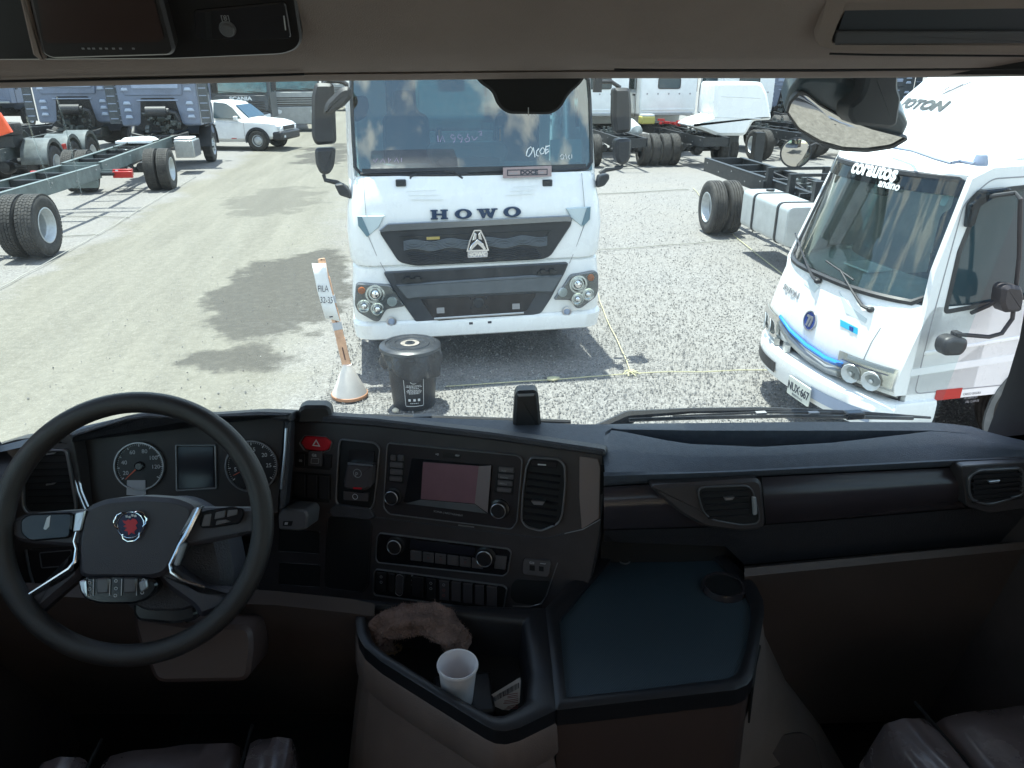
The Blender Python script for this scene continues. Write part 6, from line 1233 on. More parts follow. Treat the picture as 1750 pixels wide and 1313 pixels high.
# --- centre console, angled to the driver
CA = onZ(1030, 780, 2.262); CB = onZ(500, 718, 2.262); cu = (CA - CB); cu.z = 0; cu.normalize(); cn = cu.cross(Vector((0, 0, 1)))
CF = Fr(CB, cu, Vector((0, 0, 1)) * math.cos(R(12)) - cn * math.sin(R(12)))
def console():
    O = [(496, 712), (640, 722), (840, 745), (1031, 775), (1032, 850), (1026, 915), (1012, 985), (985, 1036), (940, 1050), (868, 1052), (760, 1044), (640, 1032), (560, 1020), (440, 1012), (440, 880), (480, 868), (496, 800)]
    base = panel('centre_console', CF, O, -.03, 0, 'fascia', inset=.003, smooth=30)
    panel('console_side', CF, [(900, 815), (1031, 828), (1032, 850), (1026, 915), (1012, 985), (985, 1036), (940, 1048)], -.20, -.02, 'fascia', inset=.002, parent=base)
    panel('console_lip', CF, [(494, 706), (640, 716), (840, 740), (1034, 769), (1035, 781), (840, 753), (640, 730), (494, 720)], -.02, .016, 'dash', r=.006, inset=.004)
    c = base
    def pn(name, pts, c0, c1, m, r=.003, inset=.001, parent=c): return panel(name, CF, pts, c0, c1, m, r, inset, parent)
    def key(name, x0, y0, x1, y1, c1=.006, m='key', sk=.09, parent=c, c0=0, r=.002):      # a key; rows drop to the right like the console itself
        return panel(name, CF, [(x0, y0), (x1, y0 + (x1 - x0) * sk), (x1, y1 + (x1 - x0) * sk), (x0, y1)], c0, c1, m, r, .0015, parent)
    # hazard switch, key trio, rocker bank
    hz = pn('hazard_switch', [(513, 757), (521, 746), (556, 748), (565, 757), (560, 769), (550, 772), (522, 769)], 0, .010, 'hazard', .004, .003)
    f = CF.off(.0115); a = CF.at(541, 758, .01); mb = MB(); T = [(a[0] - .010, a[1] - .006), (a[0] + .010, a[1] - .006), (a[0], a[1] + .010)]; mb.ring(f, T, shrink(T, .0022), 0, .0006); part('hazard_triangle', mb, 'icon', hz)
    bezel('hazard_ring', CF, [(510, 758), (519, 744), (558, 746), (568, 757), (563, 771), (551, 775), (520, 772)], .002, 0, .004, 'satin2', .004, c)
    pn('switch_well', [(505, 772), (568, 777), (564, 804), (503, 799)], 0, .0015, 'hole')
    k1 = key('switch_key', 508, 775, 521, 796, .006); key('switch_key', 526, 771, 549, 797, .012, 'key2', .04); key('switch_key', 553, 779, 565, 800, .006)
    bezel('key_border', CF.off(.012), [(532, 783), (545, 784), (544, 793), (531, 792)], .0008, 0, .0006, 'icong', .001, c)
    tx = text_mb('GB', CF, *CF.at(533, 780, .012), .009, .0005, c=.0122); part('key_print', tx, 'icon', c); tx = text_mb('00', CF, *CF.at(511, 789, .006), .008, .0005, c=.0062); part('key_print', tx, 'icong', c)
    pn('rocker_well', [(501, 806), (566, 811), (562, 860), (498, 854)], 0, .0015, 'hole')
    for k in range(3): key('rocker', 503.5 + 20.5 * k, 809 + 1.8 * k, 521.5 + 20.5 * k, 851 + 1.8 * k, .009, 'key', .09)
    # parking brake
    B = [(580, 750), (640, 756), (650, 766), (640, 862), (632, 874), (580, 868), (572, 858), (577, 762)]
    bezel('brake_bezel', CF, B, .0035, 0, .006, 'satin2', .012, c); pn('brake_recess', B, 0, .001, 'hole', .012); pn('brake_upper', [(597, 768), (640, 772), (638, 792), (594, 790)], .001, .005, 'key')
    lv = pn('brake_lever', [(592, 792), (636, 796), (633, 834), (622, 840), (588, 837), (585, 828)], .001, .028, 'key2', .006, .006); pn('lever_edge', [(594, 791), (636, 795), (636, 797), (594, 794)], .028, .031, 'satin', .0, .0, lv)
    pn('lever_stripe', [(603, 833), (619, 834), (617, 837), (604, 836)], .028, .0295, 'hazard', 0, 0, lv); tx = text_mb('P', CF, *CF.at(607, 814, .028), .014, .0006, c=.0285); part('lever_mark', tx, 'icong', lv)
    mb = MB(); q = CF.at(611, 809, .028); mb.ring(CF.off(.0285), circ(*q, .010, 20), circ(*q, .0088, 20), 0, .0006); part('lever_mark', mb, 'icong', lv)
    bk = pn('brake_button', [(586, 840), (630, 844), (629, 858), (586, 855)], .001, .008, 'key2', .003); q = CF.at(607, 849, .008); mb = MB(); mb.ring(CF.off(.0082), circ(*q, .0065, 18), circ(*q, .0055, 18), 0, .0005); part('button_mark', mb, 'icon', bk)
    # infotainment
    I = [(662, 757), (884, 778), (893, 786), (884, 893), (874, 906), (664, 880), (654, 868), (660, 765)]
    inf = pn('infotainment_unit', I, 0, .006, 'fascia2', .008, .002); bezel('unit_bezel', CF, I, .0022, 0, .009, 'satin2', .008, inf)
    def pi(name, pts, c0, c1, m, r=.002, inset=.001): return pn(name, pts, c0, c1, m, r, inset, inf)
    pi('screen_well', [(704, 783), (842, 795), (835, 878), (690, 858)], .006, .0068, 'blackg', .002, 0); pi('screen_glass', [(723, 790), (818, 797), (811, 861), (719, 853)], .0068, .0085, 'screen', .001, 0)
    mb = MB(); q = [CF.at(*p, .009) for p in ((818, 797), (840, 795), (834, 876), (811, 861))]; mb.add([CF.W(*q[0], .0086), CF.W(*q[1], .012), CF.W(*q[2], .012), CF.W(*q[3], .0086)], [(0, 1, 2, 3), (3, 2, 1, 0)][:1]); part('screen_facet', mb, 'facet', inf)
    mb = MB(); q = [CF.at(*p, .009) for p in ((719, 854), (811, 862), (833, 877), (694, 860))]; mb.add([CF.W(*q[0], .0086), CF.W(*q[1], .0086), CF.W(*q[2], .012), CF.W(*q[3], .012)], [(0, 3, 2, 1)]); part('screen_facet', mb, 'fascia', inf)
    pi('key_well', [(665, 776), (692, 778), (690, 828), (663, 823)], .006, .0068, 'hole'); pi('key_well', [(850, 796), (880, 799), (876, 846), (845, 842)], .006, .0068, 'hole')
    for (x0, y0, x1, y1) in ((667, 778, 676, 787), (679, 778, 689, 788), (666, 790, 688, 799), (666, 802, 687, 811), (665, 814, 686, 822), (852, 798, 878, 807), (851, 810, 877, 818), (850, 821, 875, 830), (849, 833, 873, 841)): key('unit_key', x0, y0, x1, y1, .011, 'key3', .09, inf, .006)
    for s_, p in (('MAP', (857, 806)), ('RADIO', (855, 817)), ('MEDIA', (854, 828))): tx = text_mb(s_, CF, *CF.at(*p, .011), .0055, .0004, c=.0112); part('key_print', tx, 'icong', inf)
    tx = text_mb('SCANIA | INFOTAINMENT', CF, *CF.at(741, 875, .006), .0058, .0004, c=.0062, rot=-.02); part('unit_print', tx, 'icong', inf)
    pi('disc_slot', [(757, 774), (789, 777), (786, 784), (756, 781)], .006, .0072, 'hole'); pi('slot_chip', [(778, 777), (786, 778), (784, 781), (777, 780)], .0072, .009, 'icong'); tx = text_mb('=0', CF, *CF.at(744, 778, .006), .007, .0004, c=.0062); part('key_print', tx, 'icon', inf)
    def knob(x, y, r, h, parent, m='key', ring='satin', base=.006):
        q = CF.at(x, y, base + h); mb = MB(); mb.lathe(CF.W(*q, base), CF.n, [(r * 1.35, 0), (r * 1.3, .003), (r * 1.02, .004), (r, h), (r * .93, h + .001), (r * .9, h - .001), (0, h - .0005)], 28, up=CF.u); kb = part('knob', mb, m, parent)
        mb = MB(); mb.lathe(CF.W(*q, base + h), CF.n, [(r * 1.0, -.002), (r * 1.02, .0005), (r * .95, .0012), (r * .90, .0)], 32, up=CF.u); part('knob_ring', mb, ring, kb); return kb
    knob(668, 852, .0155, .016, inf); knob(851, 874, .0165, .016, inf); pi('silver_tick', [(783, 897), (810, 900), (810, 902), (783, 899)], .006, .0075, 'satin', 0, 0)
    # tall vent, its inner shade painted as a black plate
    Vt = [(906, 781), (955, 784), (966, 796), (967, 830), (962, 880), (955, 897), (924, 910), (898, 903), (889, 890), (891, 850), (897, 800)]
    vb = bezel('vent_bezel', CF, Vt, .0035, 0, .008, 'satin2', .01, c); panel('vent_shade_plate', CF, Vt, 0, .0015, 'hole', .01, .0, vb)
    for k in range(8):
        x0 = 903 - k * 1.2; y0 = 806 + 11.5 * k; P = [CF.at(x0, y0, .004), CF.at(x0 + 55, y0 + 5, .004)]; mb = MB(); mb.prism(Fr(CF.W(*P[0], .001), CF.u, CF.n - CF.v * .3), [(0, 0), (P[1][0] - P[0][0], 0), (P[1][0] - P[0][0], .008), (0, .008)], 0, .002); part('vent_slat', mb, 'key', vb)
    panel('vent_tab', CF, [(907, 856), (931, 858), (927, 864), (912, 863)], .006, .018, 'satin', .001, .001, vb); panel('vent_top', CF, [(908, 786), (952, 790), (951, 800), (907, 797)], .0015, .006, 'key', .002, .001, vb); panel('vent_chip', CF, [(919, 793), (933, 794), (933, 796), (919, 795)], .006, .007, 'icon', 0, 0, vb)
    # end panel and crease lines
    pn('end_panel', [(990, 780), (1022, 785), (1026, 800), (1024, 886), (994, 905), (990, 850)], 0, .004, 'endpanel', .003, .001)
    def cline(name, pts, r, m, cc=.002): mb = MB(); mb.tube([CF.W(*CF.at(*p, cc), cc) for p in pts], r, 6); part(name, mb, m, c)
    cline('crease_line', [(1026, 888), (996, 905), (965, 912)], .0011, 'icong'); cline('crease_line', [(965, 912), (935, 920), (905, 917), (640, 884), (560, 876)], .002, 'dash', .0); cline('crease_line', [(1030, 790), (1031, 850), (1024, 915), (1010, 985)], .0012, 'hole')
    # climate unit
    K = [(648, 911), (868, 938), (874, 944), (868, 980), (860, 986), (645, 963), (641, 956), (643, 918)]
    cl = pn('climate_unit', K, 0, .003, 'blackg', .005, .001); bezel('unit_bezel', CF, K, .0022, 0, .006, 'satin2', .005, cl)
    pn('climate_display', [(702, 922), (812, 936), (810, 950), (700, 938)], .003, .004, 'screenoff', .001, 0, cl)
    for k in range(6): key('climate_key', 701 + 21 * k, 941 + 2.6 * k, 720 + 21 * k, 958 + 2.6 * k, .006, 'key3', .12, cl, .003)
    for k in (1, 2, 4): q = CF.at(711 + 21 * k, 946 + 2.6 * k, .006); mb = MB(); mb.prism(CF.off(.0062), [(q[0] - .004, q[1]), (q[0] + .004, q[1]), (q[0] + .004, q[1] + .001), (q[0] - .004, q[1] + .001)], 0, .0004); part('key_tick', mb, 'hole', cl)
    for k in (1, 2, 4): q = CF.at(711 + 21 * k, 951 + 2.6 * k, .006); mb = MB(); mb.ring(CF.off(.0062), circ(*q, .0022, 10), circ(*q, .0014, 10), 0, .0004); part('key_icon', mb, 'redicon', cl)
    knob(673, 936, .0165, .014, cl, base=.003); knob(827, 956, .018, .014, cl, base=.003); pn('right_key', [(846, 950), (866, 952), (863, 974), (844, 972)], .003, .006, 'key3', .002, .001, cl)
    # switch bank
    S = [(642, 973), (860, 1001), (867, 1007), (861, 1040), (852, 1047), (640, 1019), (636, 1012), (638, 978)]
    sb = pn('switch_bank', S, 0, .001, 'hole', .005, 0); bezel('bank_bezel', CF, S, .0022, 0, .006, 'satin2', .005, sb)
    W_ = [(643, 660), (663, 674), (676, 690), (703, 723), (728, 745), (750, 767), (771, 787), (791, 807), (811, 827), (831, 849)]
    for i, (x0, x1) in enumerate(W_):
        y0 = 978 + (x0 - 643) * .128; 
        if i == 2:
            o = [(676, y0 + 2), (682, y0 - 1), (690, y0 + 3), (688, y0 + 34), (683, y0 + 38), (675, y0 + 33)]; rk = panel('long_switch', CF, o, .001, .011, 'key2', .004, .001, sb); bezel('switch_ring', CF.off(.011), o, .0014, 0, .001, 'satin', .004, rk); continue
        rk = key('rocker', x0, y0, x1, y0 + 34, .010 + .001 * (i % 2), 'key2' if i > 4 else 'key', .12, sb, .001)
        if i in (0, 4, 5):
            for j in range(2 + (i == 5)): q = CF.at((x0 + x1) / 2, y0 + 8 + 9 * j, .011); mb = MB(); mb.ring(CF.off(.0115), circ(*q, .0032, 10), circ(*q, .0024, 10), 0, .0004); part('rocker_icon', mb, 'icong' if j < 1 or i != 5 else 'redicon', rk)
    for k in range(6): q = CF.at(705 + (k % 2) * 9, 984 + 8 * (k // 2) + (k % 2), .001); mb = MB(); mb.prism(CF, rrect(q[0] - .003, q[1] - .0025, q[0] + .003, q[1] + .0025, .001, 1), .001, .0014); part('bank_icon', mb, 'icong', sb)
    # left storage opening and small trays: flat plates, inner shade painted black
    h = pn('storage_shade_plate', [(567, 882), (630, 888), (634, 900), (628, 1000), (618, 1012), (558, 1004), (556, 990), (560, 890)], 0, .001, 'hole', .006, 0); bezel('recess_edge', CF, [(567, 880), (630, 886), (636, 900), (630, 1002), (619, 1014), (556, 1006), (554, 990), (558, 890)], .002, 0, .003, 'fascia2', .006, h)
    for y in (905, 962): pn('tray_shade_plate', [(478, y), (546, y + 5), (544, y + 42), (476, y + 37)], 0, .001, 'hole', .004, 0); bezel('tray_edge', CF, [(477, y - 1), (547, y + 4), (545, y + 43), (475, y + 38)], .0018, 0, .003, 'fascia2', .004, c)
    pn('recess_top', [(562, 872), (574, 862), (632, 870), (640, 884), (632, 890), (566, 884)], 0, .008, 'dash', .003, .003)
    # usb plate and pocket, the pocket's shade a flat black plate
    us = pn('usb_plate', [(897, 956), (938, 959), (941, 964), (938, 983), (934, 987), (896, 982), (893, 978), (894, 960)], 0, .006, 'key3', .003); pn('usb_port', [(905, 966), (914, 967), (914, 976), (905, 975)], .006, .0065, 'hole', 0, 0, us); pn('jack_port', [(921, 968), (929, 969), (929, 977), (921, 976)], .006, .0065, 'hole', 0, 0, us)
    mb = MB(); q = CF.at(909, 962, .006); mb.ring(CF.off(.0062), rrect(q[0] - .005, q[1] - .002, q[0] + .005, q[1] + .002, .001, 2), rrect(q[0] - .0042, q[1] - .0012, q[0] + .0042, q[1] + .0012, .0008, 2), 0, .0005); q = CF.at(928, 963.5, .006); mb.tube([CF.W(q[0] - .006, q[1], .0065), CF.W(q[0] + .004, q[1], .0065), CF.W(q[0] + .006, q[1] + .001, .0065)], .0007, 4); part('port_icons', mb, 'icon', us)['kind'] = 'stuff'
    pn('pocket_shade_plate', [(882, 990), (940, 994), (930, 1025), (915, 1035), (880, 1030), (872, 1020), (874, 1000)], 0, .001, 'hole', .006, 0); cline('pocket_edge', [(953, 962), (945, 985), (934, 1018), (925, 1032), (905, 1037), (876, 1036)], .0013, 'satin2')
    # grey stalk block beside the steering wheel
    st = pn('stalk', [(474, 880), (482, 870), (520, 872), (526, 880), (523, 905), (512, 908), (476, 906)], .02, .075, 'stalkgrey', .006, .004); pn('stalk_window', [(484, 891), (500, 891), (498, 899), (483, 899)], .075, .0765, 'hole', .001, 0, st); pn('stalk_chip', [(487, 893), (492, 893), (491, 897), (486, 897)], .0765, .0775, 'icon', 0, 0, st)
M['key2'] = mat('key_dark_gloss', (.075, .066, .07), .2); M['key3'] = mat('key_grey', (.10, .09, .093), .32); M['fascia2'] = mat('fascia_gloss', (.032, .027, .03), .27, var=.1, scale=10); M['facet'] = mat('grey_facet', (.22, .18, .18), .35); M['endpanel'] = mat('glossy_brown_grey', (.24, .19, .175), .2); M['redicon'] = mat('dim_red_icon', (.2, .03, .03), .5); M['stalkgrey'] = mat('stalk_grey', (.13, .13, .14), .4)
console()
# --- instruments
def instruments():
    O = onZ(300, 716, 2.285); IF = Fr(O + Vector((0, -.02, 0)), (1, -.04, 0), (0, .34, .94))
    out = [(100, 758), (125, 742), (215, 716), (250, 711), (350, 715), (440, 709), (490, 711), (493, 760), (484, 840), (478, 876), (440, 884), (150, 890), (128, 860)]
    b = panel('instrument_cluster', IF, out, -.03, -.006, 'cluster', .008)
    rim = panel('cluster_hood', IF, [(95, 756), (125, 738), (215, 711), (250, 706), (350, 710), (440, 704), (497, 706), (496, 722), (440, 716), (350, 722), (250, 719), (215, 723), (130, 750), (110, 765)], -.04, .045, 'dash', .004, .006)
    panel('hood_side', IF, [(484, 716), (496, 722), (494, 790), (486, 868), (474, 875), (480, 800)], -.02, .03, 'dash', .003, .004)
    for pts in ([(489, 732), (487, 770), (480, 836)], [(114, 748), (122, 790), (133, 840), (145, 870)], [(120, 746), (128, 790), (139, 840), (150, 866)]):
        mb = MB(); mb.tube([IF.W(*IF.at(*p, .03), .03) for p in pts], .0032, 6); part('trim_strip', mb, 'satin', b)
    def dial(px, py, r, marks, needle_a, tag):
        q = IF.at(px, py, 0); d = MB(); d.prism(IF, circ(*q, r, 40), -.006, -.003); df = part('dial_face', d, 'dial', b)
        mb = MB(); mb.ring(IF, circ(*q, r * 1.04, 48), circ(*q, r * .985, 48), -.006, .004); part('dial_ring', mb, 'satin2', b)
        f = IF.off(-.0028); mb = MB()
        for k in range(49):
            a = R(215 - 250 * k / 48); r0 = r * (.84 if k % 6 == 0 else .90); w = .0011 if k % 6 == 0 else .0005; c, s = math.cos(a), math.sin(a)
            mb.add([f.W(q[0] + c * r0 - s * w, q[1] + s * r0 + c * w), f.W(q[0] + c * r0 + s * w, q[1] + s * r0 - c * w), f.W(q[0] + c * r * .95 + s * w, q[1] + s * r * .95 - c * w), f.W(q[0] + c * r * .95 - s * w, q[1] + s * r * .95 + c * w)], [(0, 1, 2, 3)])
        o = part('dial_marks', mb, 'icon', df, smooth=0); o['kind'] = 'stuff'
        for s_, a in marks: c, s = math.cos(R(a)), math.sin(R(a)); tx = text_mb(s_, f, q[0] + c * r * .66, q[1] + s * r * .66 - .004, .0125, .0003, align='CENTER'); part('dial_number', tx, 'icon', df)
        mb = MB(); c, s = math.cos(R(needle_a)), math.sin(R(needle_a)); g = IF.off(.0); mb.prism(g, [(q[0] - s * .002, q[1] + c * .002), (q[0] + s * .002, q[1] - c * .002), (q[0] + c * r * .8 + s * .0006, q[1] + s * r * .8 - c * .0006), (q[0] + c * r * .8 - s * .0006, q[1] + s * r * .8 + c * .0006)], 0, .0015); part('needle', mb, 'needle', df)
        mb = MB(); mb.lathe(IF.W(*q, -.003), IF.n, [(r * .2, 0), (r * .19, .006), (r * .14, .008), (0, .008)], 20); part('needle_hub', mb, 'key', df); return q
    r1 = (IF.at(280, 800)[0] - IF.at(197, 796)[0]) / 2; dial(238, 797, r1, (('20', 205), ('40', 165), ('60', 115), ('80', 70), ('100', 30), ('120', -5)), 222, 's'); dial(430, 797, r1 * 1.08, (('5', 190), ('10', 125), ('15', 85), ('20', 40), ('25', 0)), 205, 'r')
    panel('white_tag', IF, [(217, 821), (248, 821), (249, 845), (240, 848), (216, 846)], -.002, .0, 'tagpale', .001, 0, b); panel('odometer', IF, [(421, 812), (446, 812), (447, 834), (419, 835)], -.003, .001, 'screenoff', .001, 0, b)
    bezel('screen_frame', IF, [(299, 760), (368, 760), (370, 836), (300, 840)], .003, -.006, .001, 'satin2', .004, b); panel('driver_display', IF, [(304, 764), (364, 764), (365, 832), (305, 836)], -.006, -.002, 'screenoff', .002, 0, b)
    # left vent, a black plate for the shade inside it
    VF = Fr(onY(80, 820, O.y - .08), (1, -.08, 0), (0, .2, 1)); o = [(34, 775), (60, 768), (114, 768), (118, 790), (131, 866), (128, 880), (45, 880), (36, 868)]
    panel('vent_pod', VF, [(-60, 778), (26, 752), (118, 740), (124, 752), (148, 880), (140, 1040), (-60, 1060)], -.05, -.004, 'fascia', .008)
    vb = bezel('vent_bezel', VF, o, .005, -.004, .006, 'satin2', .012); panel('vent_shade_plate', VF, o, -.004, -.002, 'hole', .012, 0, parent=vb)
    for k in range(8): P = [VF.at(42 + k, 782 + 11.5 * k, .002), VF.at(116 + 1.2 * k, 780 + 11.5 * k, .002)]; mb = MB(); mb.tube([VF.W(*P[0], .001), VF.W(*P[1], .001)], .003, 4); part('vent_slat', mb, 'key', vb)
    for y in (776, 828): panel('vent_chip', VF, [(78, y), (94, y - 2), (92, y), (79, y + 2)], .002, .008, 'satin', 0, 0, vb)
    panel('light_switch_panel', VF, [(50, 940), (128, 935), (130, 1010), (58, 1016)], -.004, .002, 'fascia2', .004, .001); bezel('drawer_edge', VF, [(66, 945), (122, 940), (124, 968), (70, 972)], .002, .0, .004, 'satin2', .004)
    mb = MB(); mb.tube([VF.W(*VF.at(*p, .004), .004) for p in ((44, 940), (50, 975), (60, 1008))], .003, 6); part('trim_strip', mb, 'satin')
M['cluster'] = mat('cluster_brown_black', (.036, .030, .030), .45); M['tagpale'] = mat('pale_tag', (.42, .42, .45), .5)
instruments()
# --- steering wheel
WF = Fr((-.505, 1.170, 2.276), (1, 0, 0), (0, math.sin(R(28)), math.cos(R(28))))
M['column'] = mat('column_brown', (.07, .045, .04), .5)
def steering():
    Rm, rt = .213, .0185; mb = MB(); n = 96
    pts = [WF.W(Rm * math.cos(a), Rm * math.sin(a), 0) for a in np.linspace(0, 2 * math.pi, n + 1)[:-1]]; mb.tube(pts, rt, 16, closed=True); w = part('steering_wheel', mb, 'wheelgrip', smooth=80)
    def sp(name, pts, c0, c1, m, r=.006, inset=.004, **k): return panel(name, WF, pts, c0, c1, m, r, inset, w, **k)
    hub = sp('airbag_cover', [(147, 866), (180, 853), (240, 848), (300, 852), (334, 866), (326, 900), (300, 955), (285, 982), (262, 990), (150, 990), (133, 984), (131, 930), (137, 890)], -.045, .010, 'hub', .014, .008, bevel=.004)
    for i, (x0, x1, y0, y1) in enumerate(()): pass
    # upper spokes with key pads
    sp('spoke', [(18, 890), (40, 880), (100, 874), (145, 872), (140, 935), (60, 930), (30, 925), (16, 915)], -.035, -.004, 'hub', .008, .006); sp('spoke_pad', [(34, 888), (50, 878), (124, 876), (120, 920), (50, 926), (34, 912)], -.004, .004, 'blackg', .008, .003); sp('pad_glint', [(80, 885), (86, 881), (84, 900), (78, 906), (74, 904)], .004, .005, 'icon', .001, 0)
    sp('spoke', [(330, 868), (440, 868), (455, 880), (458, 915), (430, 912), (400, 920), (320, 935), (312, 925)], -.035, -.004, 'hub', .008, .006)
    kp = sp('spoke_keys', [(346, 874), (395, 866), (416, 870), (417, 880), (410, 895), (360, 903), (342, 903), (340, 890)], -.004, .004, 'blackg', .006, .002)
    for o in ([(349, 880), (361, 878), (358, 899), (344, 900)], [(368, 876), (385, 872), (384, 884), (366, 888)], [(389, 872), (406, 871), (405, 880), (388, 884)], [(370, 890), (386, 888), (395, 892), (368, 898)]): panel('spoke_key', WF, o, .004, .006, 'key3', .002, .001, kp)
    # lower spokes
    sp('lower_spoke', [(132, 935), (140, 985), (110, 1010), (75, 1040), (52, 1062), (30, 1030), (40, 1015), (110, 980), (128, 962)], -.045, -.006, 'hub', .010, .010); sp('lower_spoke', [(290, 955), (300, 975), (345, 1005), (400, 1010), (415, 1022), (375, 1045), (340, 1058), (330, 1040), (285, 1008), (262, 985)], -.045, -.006, 'hub', .010, .010)
    # chrome
    def cl(pts, r, cc=.008, m='chrome2'):
        P = [WF.W(*WF.at(*p, cc), cc) for p in pts]; mb = MB(); mb.tube(P, r, 8); part('chrome_strip', mb, m, w)
    cl([(139, 878), (127, 925), (131, 938), (128, 960), (118, 972), (50, 1015)], [.002, .0025, .003, .0035, .0035, .002]); cl([(341, 868), (318, 915), (308, 930), (291, 965), (293, 978), (312, 992), (350, 1004)], [.005, .005, .004, .0035, .0035, .003, .002])
    sp('spoke_cap', [(330, 870), (347, 864), (318, 912), (306, 915)], .0, .012, 'satin', .003, .002); sp('spoke_cap', [(128, 876), (146, 872), (138, 908), (124, 910)], .0, .012, 'satin', .003, .002); sp('grey_paddle', [(308, 930), (318, 928), (304, 968), (296, 966)], .004, .014, 'icong', .003, .002)
    # badge
    q = WF.at(224, 897, .012); f = WF.off(.012); bd = MB(); bd.prism(f, circ(*q, .0235, 30), 0, .0015); bo = part('badge', bd, 'navyb', w)
    mb = MB(); tri = [(q[0] + .026 * math.cos(R(a)) * (1.08 if a % 120 == 90 - 60 else 1), q[1] + .026 * math.sin(R(a))) for a in range(0, 360, 12)]
    for a0 in (32, 152, 272):
        pts = [WF.W(q[0] + rr * math.cos(R(a)), q[1] + rr * math.sin(R(a)), .0145) for a, rr in ((a0 - 44, .020), (a0 - 30, .025), (a0 - 12, .0275), (a0 + 12, .0275), (a0 + 30, .025), (a0 + 44, .020))]; mb.tube(pts, .0014, 6)
    ringp = [WF.W(q[0] + .0215 * math.cos(a), q[1] + .0215 * math.sin(a), .0140) for a in np.linspace(0, 6.28, 33)[:-1]]; mb.tube(ringp, .0010, 6, closed=True); part('badge_rings', mb, 'chrome', bo)
    g = WF.off(.0137); k = .00115; G = [(-9, 4), (-11, 8), (-6, 7), (-3, 9), (0, 7), (3, 10), (8, 8), (10, 3), (7, 0), (9, -5), (5, -9), (6, -13), (1, -10), (-3, -14), (-4, -8), (-9, -7), (-5, -3), (-10, -1), (-6, 2)]
    mb = MB(); mb.prism(g, [(q[0] + x * k, q[1] + y * k - .001) for x, y in G], 0, .0012); part('badge_head', mb, 'hazard', bo)
    mb = MB()
    for x, y in ((-5, 11), (-1, 10), (3, 12), (7, 11)): mb.prism(g, [(q[0] + (x - 1.4) * k, q[1] + y * k), (q[0] + (x + 1.4) * k, q[1] + y * k), (q[0] + (x + 1) * k, q[1] + (y + 3.4) * k), (q[0] + (x - 2) * k, q[1] + (y + 3) * k)], 0, .0012)
    part('badge_crown', mb, 'icon', bo)['kind'] = 'stuff'
    # button pod
    pod = sp('button_pod', [(133, 992), (150, 986), (200, 983), (250, 986), (268, 994), (268, 1008), (255, 1024), (230, 1033), (170, 1033), (145, 1026), (134, 1010)], -.02, .010, 'blackg', .010, .004)
    for o, m in (([(134, 994), (146, 991), (148, 1022), (138, 1012)], 'satin'), ([(164, 989), (186, 988), (185, 1014), (165, 1015)], 'key2'), ([(211, 988), (233, 988), (232, 1013), (211, 1014)], 'key2'), ([(236, 996), (250, 990), (252, 1006), (240, 1014)], 'satin2')): panel('pod_key', WF, o, .010, .016, m, .003, .002, pod)
    for x in (160, 188, 208, 234): mb = MB(); mb.tube([WF.W(*WF.at(x, 990, .013), .0125), WF.W(*WF.at(x - 1, 1018, .013), .0125)], .0008, 4); part('pod_rib', mb, 'icon', pod)
    for x, y in ((153, 996), (153, 1007), (153, 1018), (198, 993), (198, 1006), (197, 1018), (245, 992), (243, 1013)): mb = MB(); q = WF.at(x, y, .011); mb.ring(WF.off(.0105), circ(*q, .0028, 12), circ(*q, .0020, 12), 0, .0008); part('pod_icon', mb, 'icon', pod)
    # column cover
    panel('column_cover', WF, [(228, 1020), (330, 1022), (338, 1060), (300, 1068), (235, 1062), (226, 1050)], -.14, -.05, 'key', .012, .006)
    panel('column_lower', WF, [(226, 1050), (310, 1066), (430, 1070), (432, 1110), (425, 1165), (275, 1168), (262, 1160), (250, 1130), (232, 1090)], -.30, -.13, 'column', .02, .008)
    panel('column_upper', WF, [(200, 860), (300, 850), (380, 900), (400, 1000), (330, 1060), (230, 1060), (180, 1000)], -.16, -.045, 'dash', .03, .02)
M['chrome2'] = mat('chrome_strip', (.62, .62, .66), .16, 1); M['navyb'] = mat('badge_navy', (.012, .012, .05), .2)
steering()
